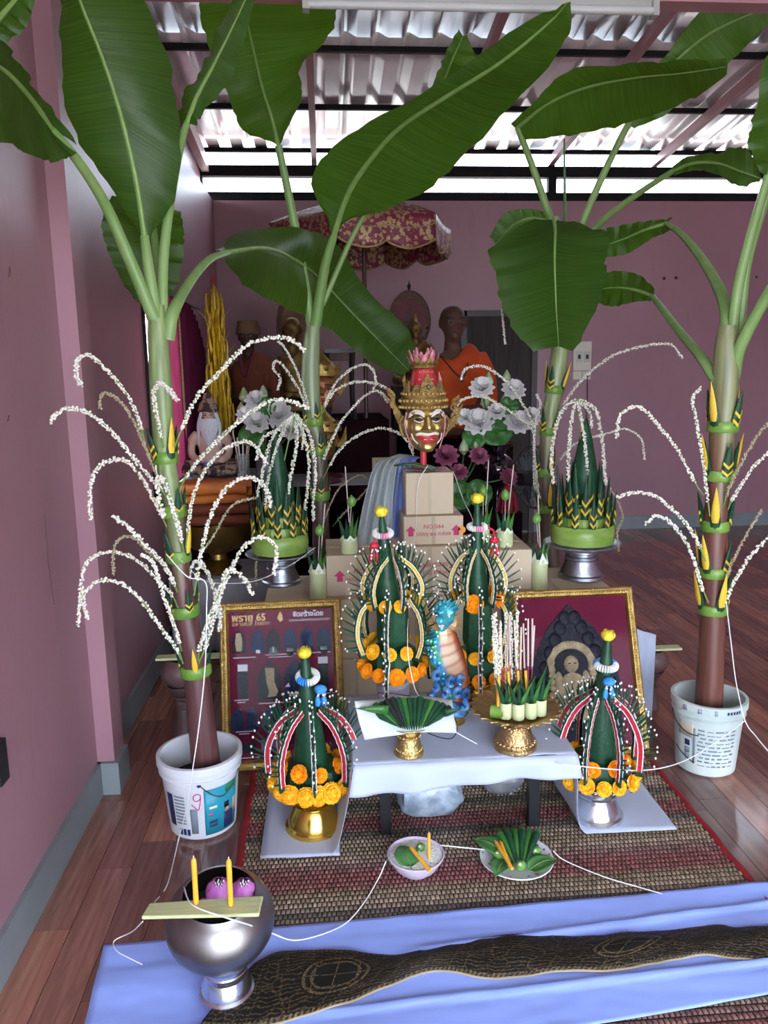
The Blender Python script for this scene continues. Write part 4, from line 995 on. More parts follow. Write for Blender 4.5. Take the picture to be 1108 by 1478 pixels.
# third tier
Y3a = YF + .05; z3 = BZ; z3t = at(620, 787, Y3a).z
Yc = YF + .02
t, w, d, h = carton('printed cardboard box in the middle of the third tier under the stack', X(564, 820, Yc), X(676, 820, Yc), Yc, Yc + .36, z3, at(620, 790, Yc).z + .002)
front_print(t, w, d, h, 'กล่องเส้นกลาง', 'บรรจุ 100 กล่อง', .031, dx=-.01, dz=.01)
ZC = z3 + h
t, w, d, h = carton('printed cardboard box at the left end of the third tier', X(470, 820, Y3a), X(562, 820, Y3a), Y3a, Y3a + .34, z3, at(520, 801, Y3a).z)
front_print(t, w, d, h, 'NO.044', 'บรรจุ 100 กล่อง', .029, dx=.03, arrows=(-1,)); ZL = z3 + h
t, w, d, h = carton('plain cardboard box at the right end of the third tier', X(678, 815, Y3a), X(768, 815, Y3a), Y3a, Y3a + .34, z3, at(720, 794, Y3a).z); ZR = z3 + h
Y2a = Yc + .035
t, w, d, h = carton('printed cardboard box with orange sticker directly under the top box', X(582, 765, Y2a), X(669, 765, Y2a), Y2a, Y2a + .28, ZC, at(625, 745, Y2a).z)
front_print(t, w, d, h, 'NO.044', 'บรรจุ ๒๐ กล่อง', .0265, dx=.0, arrows=(-1, 1), sticker=True); Z2 = ZC + h
Y1a = Y2a + .03
t, w, d, h = carton('plain cardboard box on top of the stack below the gold mask', X(585, 710, Y1a), X(655, 710, Y1a), Y1a, Y1a + .20, Z2, at(620, 682, Y1a).z); ZTOP = Z2 + h; TOPB = (X(620, 700, Y1a), Y1a + .10)

# ================================================================== picture frames
FRAMEG = mat('frame_gold', (.36, .22, .06), .40, .8, (.50, .33, .10), 40, bump=.5, bscale=120)
MAROON = mat('maroon_print', (.125, .008, .030), .6, 0, (.14, .010, .036), 3, spec=.1)
def picture(label, bl, br, tl, tr, fw_):
    """built upright in local xz plane from its measured width and height, then leaned back"""
    w = (br - bl).length; bm = (bl + br) / 2; tm = (tl + tr) / 2; h = (tm - bm).length
    x = (br - bl).normalized(); zz = (tm - bm); zz = (zz - x * zz.dot(x)).normalized(); y = zz.cross(x)
    t = thing('picture_frame', label, 'picture frame')
    t.matrix_world = Matrix(((x.x, y.x, zz.x, bm.x), (x.y, y.y, zz.y, bm.y), (x.z, y.z, zz.z, bm.z), (0, 0, 0, 1)))
    t.location = bm
    prof = [(0, 0), (0, -.012), (.006, -.018), (.014, -.014), (.018, -.020), (.026, -.018), (fw_, -.004), (fw_, 0)]
    C_ = [(-w / 2, 0), (w / 2, 0), (w / 2, h), (-w / 2, h)]; ins = [(1, 1), (-1, 1), (-1, -1), (1, -1)]
    for i in range(4):
        j = (i + 1) % 4; ra = [Vector((C_[i][0] + ins[i][0] * p, q, C_[i][1] + ins[i][1] * p)) for p, q in prof]; rb_ = [Vector((C_[j][0] + ins[j][0] * p, q, C_[j][1] + ins[j][1] * p)) for p, q in prof]
        o = MB().grid([ra, rb_], False).build('frame_rail', FRAMEG, t, True, 30)
        # beaded inner moulding
        n = int((rb_[0] - ra[0]).length / .011); mb = MB()
        for k in range(n): mb.ell(ra[4].lerp(rb_[4], (k + .5) / n) + Vector((0, -.001, 0)), (.0048, .003, .0048), 6, 4)
        mb.build('beading', GOLDM, o)
    MB().box((0, .004, h / 2), (w - .004, .006, h - .004)).build('backing_board', mat('board_brown', (.12, .08, .05), .8), t, smooth=False)
    p = MB().box((0, -.0015, h / 2), (w - fw_ * 1.9, .001, h - fw_ * 1.9)).build('print', MAROON, t, smooth=False)
    g = mat('picture_glass', (0, 0, 0), .04, 0, alpha=.05, spec=.5)
    return t, p, w, h, g
AMN = mat('amulet_navy', (.008, .016, .055), .5, 0, (.022, .035, .09), 20, bump=.5, bscale=60, spec=.15); AMK = mat('amulet_black', (.006, .006, .012), .5, 0, (.014, .014, .024), 20, bump=.5, bscale=60, spec=.2)
AMC = mat('amulet_cream', (.42, .33, .20), .6, 0, (.28, .21, .12), 40, bump=.6, bscale=80); TXG = mat('print_gold', (.62, .42, .16), .5); TXW = mat('print_pale', (.62, .60, .66), .5)
def PM(x, z, y=-.0032): return Matrix.Translation((x, y, z)) @ Matrix.Rotation(PI / 2, 4, 'X')
def arch_poly(w, h): return [(-w / 2, 0), (w / 2, 0), (w / 2, h * .55), (w * .36, h * .78), (0, h), (-w * .36, h * .78), (-w / 2, h * .55)]
def flat(parent, name, poly, m, x, z, y=-.0032, d=.0008):
    o = MB().prism(poly, 0, d).build(name, m, parent, smooth=False); o.matrix_local = PM(x, z, y); return o
def rectp(w, h): return [(-w / 2, 0), (w / 2, 0), (w / 2, h), (-w / 2, h)]
def ellp(rx, rz, n=16): return [(rx * math.cos(2 * PI * k / n), rz * math.sin(2 * PI * k / n)) for k in range(n)]
bl = fl(321, 1114, .012); br = fl(500, 1102, .012)
tl = at(316, 872, 2.90); tr = at(494, 862, 2.90)
t, pr, w, h, gl = picture('gold framed maroon poster of dark amulets with gold heading on the left', bl, br, tl, tr, .036)
W2, Hh = w - .075, h
def LP(u, v): return (-W2 / 2 + u * W2, .036 + (1 - v) * (h - .072))   # u,v in the print, v down
def ltext(s_, u, v, wfrac, m, nm='printed_heading', bold=0):
    x, z = LP(u, v); text_part(nm, s_, .03, m, pr, PM(x, z), w=wfrac * W2, bold=bold)
ltext('พราย 65', .19, .045, .33, TXG, bold=.0008); ltext('มหาเสน่ห์ ใจแตก', .21, .085, .36, TXG)
ltext('จัดสร้างโดย', .77, .035, .30, TXW, bold=.001); ltext('ศูนย์พระเครื่องศิริมงคลมหาเสน่ห์', .78, .075, .40, TXW)
fx, fz = LP(.495, .055)
flat(pr, 'flame_emblem', [(0, -.016), (.012, -.006), (.008, .006), (.010, .012), (0, .026), (-.006, .010), (-.012, .002)], TXG, fx, fz)
row1 = [(.09, AMK), (.27, AMN), (.42, AMK), (.585, AMN), (.75, AMN), (.915, AMN)]
for i, (u, m_) in enumerate(row1):
    x, z = LP(u, .285); aw, ah = W2 * .135, h * .145
    a = flat(pr, 'amulet_picture', arch_poly(aw, ah), m_, x, z, d=.0012)
    cy = ah * .45
    if i == 0: flat(a, 'figure', [(-aw * .2, .01), (aw * .18, .01), (aw * .25, ah * .5), (aw * .15, ah * .85), (-aw * .2, ah * .85), (-aw * .28, ah * .45)], AMC, 0, 0); 
    elif i == 1: flat(a, 'white_chip', [(-.008, 0), (.007, -.003), (.010, .010), (-.006, .012)], TXW, 0, cy * .8)
    else:
        flat(a, 'inner_relief', ellp(aw * .28, ah * .22), AMK if m_ is AMN else mat('relief_grey', (.10, .10, .12), .5), 0, cy)
        if i in (2, 4):
            for s in (-1, 1): flat(a, 'white_bar', rectp(.005, ah * .22), TXW, s * aw * .42, ah * .1)
        if i in (3, 5): flat(a, 'caption_plate', rectp(aw * .5, .012), CREAMP if i == 3 else TXW, 0, .006)
    for ch in a.children: ch.matrix_local = Matrix.Translation((ch.matrix_local.translation.x, ch.matrix_local.translation.z, .0013))
for u, v, wf in ((.14, .315, .22), (.49, .305, .30), (.49, .322, .23), (.88, .305, .2), (.10, .60, .14), (.10, .615, .08), (.49, .63, .45), (.90, .585, .22), (.12, .81, .16), (.12, .825, .1), (.46, .81, .2), (.15, .985, .22), (.46, .985, .2)):
    x, z = LP(u, v); flat(pr, 'caption_line', rectp(wf * W2, .0028), TXW, x, z)
def bottle(u, v, white):
    x, z = LP(u, v); bw_, bh = W2 * .10, h * .20
    a = flat(pr, 'bottle_picture', rectp(bw_, bh * .8), AMK, x, z); flat(a, 'white_cap', rectp(bw_ * .95, bh * .2), TXW, 0, bh * .8).matrix_local = Matrix.Translation((0, bh * .8, .0008))
bottle(.12, .585, 1); bottle(.90, .56, 1)
for u, m_ in ((.375, AMK), (.63, AMN)):
    x, z = LP(u, .605); aw, ah = W2 * .23, h * .235
    a = flat(pr, 'amulet_picture', arch_poly(aw, ah), m_, x, z, d=.0012)
    if m_ is AMK: o = flat(a, 'figure', [(-aw * .1, .01), (aw * .25, .012), (aw * .35, ah * .2), (aw * .2, ah * .45), (aw * .22, ah * .8), (-aw * .18, ah * .82), (-aw * .12, ah * .4), (-aw * .02, ah * .2)], AMC, 0, 0); o.matrix_local = Matrix.Translation((0, 0, .0013))
    else:
        o = flat(a, 'white_chip', [(-.012, 0), (.008, 0), (.002, .016)], TXW, 0, 0); o.matrix_local = Matrix.Translation((-.03, ah * .3, .0013))
        o = flat(a, 'caption_plate', rectp(aw * .6, .014), CREAMP, 0, 0); o.matrix_local = Matrix.Translation((0, .008, .0013))
for u, aw in ((.06, .12), (.20, .12), (.40, .22)):
    x, z = LP(u, .80); flat(pr, 'amulet_picture', arch_poly(W2 * aw, h * .14), AMN, x, z)
x, z = LP(.38, .95); flat(pr, 'label_plate', rectp(W2 * .2, h * .07), mat('plate_violet', (.14, .10, .26), .5), x, z)
x, z = LP(.12, .95); flat(pr, 'label_plate', rectp(W2 * .22, h * .06), AMK, x, z)
o = MB().box((0, -.006, h / 2), (w - .06, .002, h - .06)).build('glass', gl, t, smooth=False)

bl = fl(752, 1098, .012); br = fl(936, 1086, .012); tl = at(744, 855, 2.92); tr = at(918, 845, 2.92)
t, pr, w, h, gl = picture('gold framed maroon picture of a cream praying figure in a dark arch on the right', bl, br, tl, tr, .034)
W2 = w - .07
a = flat(pr, 'dark_arch', [(-.17, 0), (.17, 0), (.18, .30), (.155, .40), (.10, .50), (.0, .60), (-.10, .50), (-.155, .40), (-.18, .30)], AMK, -.015, h - .66, d=.004)
for s in (-1, 1):
    for k in range(6):
        o = MB().ell((0, 0, 0), (.026, .030, .006), 12, 8).build('arch_boss', AMK, a); o.matrix_local = Matrix.Translation((s * (.02 + .024 * k), .545 - .036 * k - .003 * k * k, .004))
fg = MB()
for c, d in (((0, .20, 0), (.062, .085, .010)), ((0, .315, 0), (.030, .034, .014)), ((-.055, .23, 0), (.020, .06, .009)), ((.055, .23, 0), (.020, .06, .009)), ((-.03, .19, .006), (.036, .016, .009)), ((.03, .19, .006), (.036, .016, .009)), ((0, .215, .008), (.012, .035, .010)), ((-.05, .12, 0), (.05, .022, .010)), ((.05, .12, 0), (.05, .022, .010)), ((0, .11, .004), (.06, .016, .010))): fg.ell(c, d, 12, 8)
for k in range(26):
    aa = R(-15 + 210 * k / 25); fg.ell((.085 * math.cos(aa), .315 + .075 * math.sin(aa), 0), (.017, .017, .008), 8, 6)
for k in range(10): fg.ell((-.085 + .004 * (k % 2), .10 + .025 * k, 0), (.016, .014, .007), 8, 6); fg.ell((.085, .10 + .025 * k, 0), (.016, .014, .007), 8, 6)
o = fg.build('praying_figure', AMC, a); o.matrix_local = Matrix.Translation((-.01, .05, .004))
for dx in (-.011, .011): q = MB().ell((0, 0, 0), (.006, .0025, .004), 8, 6).build('eye', AMK, o); q.matrix_local = Matrix.Translation((dx, .318, .013))
MB().box((0, -.006, h / 2), (w - .06, .002, h - .06)).build('glass', gl, t, smooth=False)
# white cloth hanging behind the right frame
rows = []
for j in range(13):
    v = j / 12; r_ = []
    for i in range(13):
        u = i / 12; p = at(905 + 42 * u - 8 * v * u, 903 + 14 * u + 118 * v, 3.03 - .01 * u)
        p.y += .008 * math.sin(u * 9 + v * 2); r_.append(p)
    rows.append(r_)
o = MB().grid(rows).build('hanging_cloth', CLW, None, True, 80); solid(o, .0012, 1)
tag(o, 'white cloth hanging down behind the right picture frame', 'cloth')
# ================================================================== small parts shared by offerings
def rose_mesh(nm, m, layers=3, petals=7, r=1.0):
    mb = MB()
    for L in range(layers):
        rr = r * (1 - .25 * L); zz = r * .28 * L
        for k in range(petals - (L > 1)):
            a = 2 * PI * (k + .5 * L) / (petals - (L > 1)); ca, sa = math.cos(a), math.sin(a); w = rr * .55
            def P(rad, tan, z): return (ca * rad - sa * tan, sa * rad + ca * tan, z)
            mb.add([P(rr * .15, -w * .4, zz), P(rr * .15, w * .4, zz), P(rr * .72, w, zz + r * .10), P(rr * .72, -w, zz + r * .10), P(rr * .98, w * .8, zz + r * .34), P(rr * .98, -w * .8, zz + r * .34), P(rr * .86, w * .3, zz + r * .52), P(rr * .86, -w * .3, zz + r * .48)],
                   [(0, 1, 2, 3), (3, 2, 4, 5), (5, 4, 6, 7)])
    mb.ell((0, 0, r * .45), (r * .42, r * .42, r * .35), 8, 6)
    return mb.mesh(nm, m, True, 50)
def pom_mesh(nm, m):
    mb = MB(); rnd = random.Random(21)
    for L in range(5):
        n = 13 - 2 * L; el_ = .05 + .33 * L
        for k in range(n):
            a = 2 * PI * (k + .5 * (L % 2)) / n + rnd.uniform(-.1, .1); e = el_ + rnd.uniform(-.1, .1); d = Vector((math.cos(e) * math.cos(a), math.cos(e) * math.sin(a), math.sin(e))); s_ = Vector((-math.sin(a), math.cos(a), 0)); u_ = d.cross(s_)
            l = 1.0 - .05 * L; w = .34
            mb.add([d * .3 - s_ * .1, d * .3 + s_ * .1, d * l * .8 + s_ * w - u_ * .05, d * l + s_ * w * .6 + u_ * .10, d * l * .94 + u_ * .02, d * l - s_ * w * .6 + u_ * .10, d * l * .8 - s_ * w - u_ * .05], [(0, 1, 2, 4), (2, 3, 4), (4, 5, 6), (0, 4, 6)])
    mb.ell((0, 0, .3), (.5, .5, .42), 10, 6)
    return mb.mesh(nm, m, False)
MARI_O = pom_mesh('marigold', ORANGE); MARI_Y = pom_mesh('marigold', ORANGEY)
def m4(R3, s, t):
    return Matrix(((R3[0][0] * s, R3[0][1] * s, R3[0][2] * s, t[0]), (R3[1][0] * s, R3[1][1] * s, R3[1][2] * s, t[1]), (R3[2][0] * s, R3[2][1] * s, R3[2][2] * s, t[2]), (0, 0, 0, 1)))
def marigold(parent, p, d, r, yellow=False): return put(MARI_Y if yellow else MARI_O, 'marigold', parent, m4(frame_to(d) @ RZ(random.random() * 6), r, p))

BUD_ME = None
def bud_mesh():
    mb = MB()
    mb.lathe([(.30, -.9), (.36, -.5), (.7, -.35), (.95, .1), (.9, .5), (.62, .9), (.35, 1.0), (0, .95)], seg=12, wob=lambda a, z: 1 + .09 * math.sin(3 * a + z * 2))
    for k in range(5):
        a = 2 * PI * k / 5; M = RZ(a); w = .55
        rows = []
        for j in range(5):
            v = j / 4; rad = .75 + .35 * math.sin(v * PI * .8); z = -.4 + 1.25 * v
            rows.append([M @ Vector((rad * math.cos(t_ * w * (1 - v * .45)), rad * math.sin(t_ * w * (1 - v * .45)), z + .1 * (1 - abs(t_)))) for t_ in (-1, -.4, .4, 1)])
        mb.grid(rows)
    return mb.mesh('yellow_bud', YELF, True, 60)
BUD_ME = bud_mesh()

def pedestal(label, base, r, h, m, rim=1.0, foot=.62, neck=.42, cat='pedestal tray', fringe=None, dish=.2, scallop=0, point=.04, emboss=True, group=None, name='pedestal_tray', body=None):
    """footed offering tray: flared foot, narrow waist, shallow dish"""
    t = thing(name, label, cat, base, group=group)
    f = r * foot; n = r * neck
    MB().lathe([(f * .98, 0), (f, h * .03), (f * .98, h * .10), (f * .90, h * .14), (f * .86, h * .24), (f * .74, h * .40), (n * 1.12, h * .52), (n * 1.05, h * .55), (n * 1.18, h * .58), (n * 1.18, h * .63), (n * 1.0, h * .66), (n * 1.0, h * .72), (n * 1.25, h * .76), (n * 1.25, h * .80), (0, h * .80)], seg=36).build('foot', m, t, angle=28)
    d = h * dish
    if emboss and m in (GOLDM, MATS.get('copper_gold')):
        mb = MB()
        for zz, rr, n_ in ((.19, f * .885, 26), (.605, n * 1.2, 20)):
            for k in range(n_): mb.ell((rr * math.cos(2 * PI * k / n_), rr * math.sin(2 * PI * k / n_), h * zz), (r * .045, r * .045, h * .035), 6, 5)
        mb.build('embossed_band', m, t)
    wob = (lambda a, z: 1 + (point * (abs(((a * scallop / (2 * PI)) % 1) - .5) * 2) if z > h * .93 else 0)) if scallop else None
    MB().lathe([(0, h * .79), (n * 1.1, h * .79), (r * .70, h * .86), (r * .93, h * .95), (r, h * 1.0), (r * .985, h * 1.02), (r * .90, h * .97), (r * .66, h * .885), (0, h * .875)], seg=scallop * 4 if scallop else 40, wob=wob).build('dish', m, t, angle=35)
    if fringe:
        mb = MB(); rnd = random.Random(9)
        for k in range(64):
            a = 2 * PI * k / 64; rr = r * rnd.uniform(.96, 1.10)
            mb.ell((rr * math.cos(a), rr * math.sin(a), h * rnd.uniform(.97, 1.13)), r * rnd.uniform(.035, .06), 6, 4)
        mb.build('foil_fringe', fringe, t, kind='stuff')
    return t

def fringe_rib(parent, pts, phi, nsp, L, edge, edge_w=.0078, inner=None):
    """curved rib in a radial plane: pts = (r,z) from top to bottom; comb of pointed leaf spikes with bead tips, zigzag edging"""
    ca, sa = math.cos(phi), math.sin(phi)
    P2 = catmull([(r, 0, z) for r, z in pts], 24)
    def W(r, z, t=0): return Vector((r * ca - t * sa, r * sa + t * ca, z))
    mb = MB(); th = .004
    rows = []
    for i, p in enumerate(P2):
        tg = P2[min(i + 1, 23)] - P2[max(i - 1, 0)]; tg.normalize(); nr = Vector((-tg.z, 0, tg.x))     # outward
        rows.append((p, tg, nr))
    for sgn in (-1, 1):
        mb.grid([[W(p.x - nr.x * .016, p.z - nr.z * .016, sgn * th), W(p.x + nr.x * .006, p.z + nr.z * .006, sgn * th * .7)] for p, tg, nr in rows])
    mb.grid([[W(p.x + nr.x * .006, p.z + nr.z * .006, -th * .7), W(p.x + nr.x * .006, p.z + nr.z * .006, th * .7)] for p, tg, nr in rows])
    beads = MB()
    for k in range(nsp):
        f = (k + .4) / nsp * 22; i = int(f); p, tg, nr = rows[i]
        u = k / (nsp - 1)
        d = (nr * 1.0 - tg * (.75 - .35 * u)).normalized()
        l = L * (.75 + .35 * math.sin(PI * u))
        a = Vector((p.x, 0, p.z)); b_ = a + Vector((d.x, 0, d.z)) * l
        side = .004 * (1 if k % 2 else -1)
        A, B = W(a.x, a.z), W(b_.x, b_.z, side)
        mb.tube([A, A.lerp(B, .55), B], [.0036, .003, .0010], 5)
        beads.ell(B, (.0033, .0033, .0042), 6, 5)
    o = mb.build('leaf_rib', LEAFD, parent)
    beads.build('bead_tips', BEAD, o, kind='stuff')
    # woven zigzag edging on both flanks
    ed = MB(); cols = edge
    n = 26
    for s in (-1, 1):
        for k in range(n):
            f = k / n * 22.6; i = int(f); p, tg, nr = rows[i]; q, tg2, nr2 = rows[min(i + 1, 23)]
            for m_i, (o0, o1) in enumerate(((-.018, -.014), (-.014, .003), (.003, .007))):
                w0, w1 = o0 * edge_w / .010, o1 * edge_w / .010
                ed.mat(m_i)
                sl = .006
                c0 = p - tg * 0; 
                e = [Vector((p.x + nr.x * w0 + tg.x * sl * (w0 - w1) * 0, 0, p.z + nr.z * w0)), Vector((p.x + nr.x * w1 - tg.x * sl, 0, p.z + nr.z * w1 - tg.z * sl)),
                     Vector((q.x + nr2.x * w1 - tg2.x * sl - tg2.x * .0012, 0, q.z + nr2.z * w1 - tg2.z * sl - tg2.z * .0012)), Vector((q.x + nr2.x * w0 - tg2.x * .0012, 0, q.z + nr2.z * w0 - tg2.z * .0012))]
                t0 = s * (th + .0012 + (.0012 if k % 2 else 0))
                ed.add([W(v.x, v.z, t0) for v in e], [(0, 1, 2, 3)])
    q = ed.build('woven_edging', list(cols), o, smooth=False); solid(q, .0014, 0)
    return o

def garland(parent, c, r, th, m1, m2, tilt=.15, knob=None, tassel=None, tdir=0):
    M = RX(tilt); P = [Vector(c) + M @ Vector((r * math.cos(2 * PI * k / 28), r * math.sin(2 * PI * k / 28), 0)) for k in range(29)]
    g = MB(); n = 28
    for k in range(28):
        g.mat(1 if knob and any(abs(((k / 28 * 2 * PI - a + PI) % (2 * PI)) - PI) < .42 for a in knob) else 0)
        p = P[k]; d = (P[k + 1] - P[k]).normalized(); a = frame_to(d)
        g.lathe([(th * .5, -.2 * th), (th * 1.05, -.05 * th), (th * 1.0, .25 * th), (th * .4, .3 * th)], p, 10, a)
    o = g.build('garland', [m1, m2], parent)
    if tassel:
        ms, p = tassel; p = Vector(p)
        MB().ell(p, (th * 1.7, th * 1.5, th * 1.2), 12, 8).build('tassel_knot', ms, o)
        for s in (-1, 1):
            q = p + Vector((s * .010, 0, -.024)); MB().tube([p, q], .003, 5).build('tassel_string', WHITEF, o)
            MB().lathe([(0, -.034), (.008, -.029), (.0095, -.015), (.005, 0), (0, .002)], q, 10).build('tassel_drop', ms, o)
    return o

def big_baisri(label, base, H, W, cone_r, edge, rib_n, garl, marig, drum=None, two_tier=False, lean=(0, 0), phase=.3, spl=.055, ew=.0078):
    """H height from tray to bud, W outer radius"""
    t = thing('leaf_cone_offering', label, 'offering', base)
    zc = .16 * H if not two_tier else .40 * H
    lx, ly = lean
    prof = [(cone_r, zc), (cone_r * .99, zc + .04 * H), (cone_r * .70, zc + (H - zc) * .35), (cone_r * .42, zc + (H - zc) * .68), (cone_r * .19, H * .945), (cone_r * .14, H * .955)]
    mb = MB().lathe([(cone_r * 1.0, 0.0)] + prof + [(0, H * .956)], seg=20, wob=lambda a, z: 1 + .02 * math.sin(2 * a + z * 30))
    # wrapped leaf seam
    mb.grid([[Vector(((r * 1.03) * math.cos(-1.2 + .9 * i / 6 + z * 1.5), (r * 1.03) * math.sin(-1.2 + .9 * i / 6 + z * 1.5), z)) for i in range(7)] for r, z in prof])
    mb.v = [(x + lx * z / H, y + ly * z / H, z) for x, y, z in mb.v]
    mb.build('leaf_cone', LEAFD, t)
    put(BUD_ME, 'yellow_bud', t, m4(RX(.15) @ RZ(.5), .021, (lx, ly, H * .965)))
    # base drum
    MB().lathe([(0, .0), (W * .66, 0), (W * .70, .012), (W * .66, .05 * H + .02), (W * .60, .10 * H + .02), (0, .10 * H + .024)], seg=8).build('leaf_drum', LEAFD, t, angle=20)
    if two_tier:
        MB().lathe([(0, .17 * H), (W * .40, .17 * H), (W * .45, .20 * H), (W * .43, .37 * H), (W * .38, .40 * H), (0, .40 * H)], seg=8).build('leaf_drum', LEAFD, t, angle=20)
        for k in range(rib_n):
            a = phase + 2 * PI * k / rib_n
            fringe_rib(t, [(cone_r * .72, H * .70), (W * .60, H * .64), (W * .84, H * .53), (W * .74, H * .41)], a, 12, spl, edge, ew)
            fringe_rib(t, [(W * .64, H * .46), (W * .96, H * .37), (W * 1.05, H * .23), (W * .86, H * .09)], a + PI / rib_n, 13, spl, edge, ew)
        for k in range(rib_n):     # drooping tails over the rim
            a = phase + 2 * PI * (k + .5) / rib_n
            if k % 2: fringe_rib(t, [(W * .86, H * .10), (W * 1.02, H * .06), (W * 1.12, -.02 * H), (W * 1.16, -.10 * H)], a, 9, spl * .7, edge, ew)
    else:
        for k in range(rib_n):
            a = phase + 2 * PI * k / rib_n
            fringe_rib(t, [(cone_r * .80, H * .57), (W * .70, H * .48), (W * .98, H * .30), (W * .99, H * .07)], a, 16, spl, edge, ew)
    for z, r, n, ph, yel, sz in marig:
        for k in range(n):
            a = ph + 2 * PI * k / n + random.uniform(-.06, .06); d = Vector((math.cos(a), math.sin(a), random.uniform(.15, .5)))
            marigold(t, (r * math.cos(a), r * math.sin(a), z + random.uniform(-.004, .004)), d, sz * random.uniform(.88, 1.12), yel)
    garl(t, Vector((lx, ly, 0)), H)
    return t

# ---- front left (red and white), gold pedestal
zr = .014
pb = fl(455, 1206, zr); pY = pb.y + .055
pb = Vector((at(453, 1190, pY).x, pY, zr))
zt = at(452, 1130, pY).z; HC = at(446, 938, pY).z - zt
ped = pedestal('bright gold footed tray on the white cloth at front left', pb, .118, zt - zr, GOLD, foot=.80, neck=.46, fringe=GOLD)
RW = (WHITET, REDT, WHITET)
def garlC(t, l, H):
    garland(t, (l.x * .86 + .006, l.y, H * .80), .028, .012, WHITEF, BLUET, .35, knob=(-2.4, -2.0), tassel=(BLUET, (.036, -.034, H * .735)))
big_baisri('green leaf cone offering with red and white edging and blue garland on the gold tray', (pb.x, pb.y, zt + .002), HC, .146, .056, RW, 8, garlC,
    [(.020, .122, 17, .1, True, .031), (.008, .122, 15, .3, False, .022), (.072, .088, 8, .35, False, .027)], lean=(-.012, 0), phase=-1.50)
# ---- front right, silver pedestal
pb = fl(860, 1190, zr); pY = pb.y + .055; pb = Vector((at(860, 1170, pY).x, pY, zr))
zt = at(862, 1120, pY).z; HD = at(872, 913, pY).z - zt
pedestal('shiny silver footed tray on the white cloth at front right', pb, .112, zt - zr, SILVER, foot=.80, neck=.50, fringe=SILVER)
def garlD(t, l, H):
    garland(t, (l.x * .80, l.y, H * .775), .029, .012, WHITEF, BLUET, .12, knob=(0.3, 2.6), tassel=(BLUET, (.008, -.046, H * .70)))
big_baisri('green leaf cone offering with red and white edging and blue garland on the silver tray', (pb.x, pb.y, zt + .002), HD, .140, .056, RW, 8, garlD,
    [(.018, .118, 14, .05, True, .029), (.066, .085, 7, .55, False, .027)], lean=(.016, 0), phase=-1.42)
# ---- middle pair (yellow and white) at the back of the table
YWb = (YEL, WHITET, BLUET); YW = (WHITET, YEL, WHITET)
tz = TZ + .011
PINKG = mat('pink_clear_glass', (.85, .80, .86), .08, 0, trans=.55, ior=1.45, spec=.6, c2=(.75, .70, .78), scale=20)
pY = 2.50; pb = Vector((at(568, 1000, pY).x, pY, tz)); zt = at(562, 966, pY).z; HA = at(546, 733, pY).z - zt
zt = max(zt, tz + .055)
pedestal('clear pinkish glass footed tray under the left middle leaf cone', pb, .092, zt - tz, PINKG, foot=.8, neck=.55, fringe=mat('pink_foil', (.75, .50, .52), .35, .4))
def garlA(t, l, H):
    garland(t, (l.x * .86, l.y, H * .845), .027, .010, WHITEF, PINKT, .2, knob=(-1.4,), tassel=(REDT, (-.060, -.01, H * .775)))
    MB().tube(catmull([(l.x - .03, -.005, H * .85), (-.055, -.01, H * .83), (-.062, -.01, H * .79)], 8), .004, 6).build('red_cord', REDT, t)
big_baisri('tall leaf cone offering with yellow edging on the clear glass tray', (pb.x, pb.y, zt + .002), HA, .125, .043, YW, 6, garlA,
    [(.012, .102, 12, .0, False, .028), (.085, .090, 9, .3, True, .027), (HA * .43, .076, 9, .1, True, .025)], two_tier=True, lean=(-.035, 0), phase=-1.30, spl=.06, ew=.0052)
pY = 2.56; pb = Vector((at(688, 1000, pY).x, pY, tz)); zt = max(at(690, 972, pY).z, tz + .05); HB = at(680, 713, pY).z - zt
pedestal('gold footed tray under the right middle leaf cone behind the serpent', pb, .085, zt - tz, GOLD, foot=.8, neck=.55, fringe=GOLD)
def garlB(t, l, H):
    garland(t, (l.x * .9, l.y, H * .82), .027, .010, WHITEF, PINKT, .12, knob=(-1.4,), tassel=(REDT, (.055, -.005, H * .745)))
    MB().tube(catmull([(l.x + .03, -.005, H * .82), (.05, -.01, H * .80), (.056, -.005, H * .76)], 8), .004, 6).build('red_cord', REDT, t)
big_baisri('tall leaf cone offering with yellow edging on the gold tray behind the serpent', (pb.x, pb.y, zt + .002), HB, .118, .040, YW, 6, garlB,
    [(.012, .098, 11, .0, False, .027), (.085, .083, 9, .3, True, .025), (HB * .43, .076, 5, .6, False, .031)], two_tier=True, lean=(-.005, 0), phase=-1.15, spl=.06, ew=.0052)

LEAFP = mat('pale_stalk_green', (.30, .42, .10), .32, 0, (.19, .33, .055), 9, stretch=(1, 1, 3))
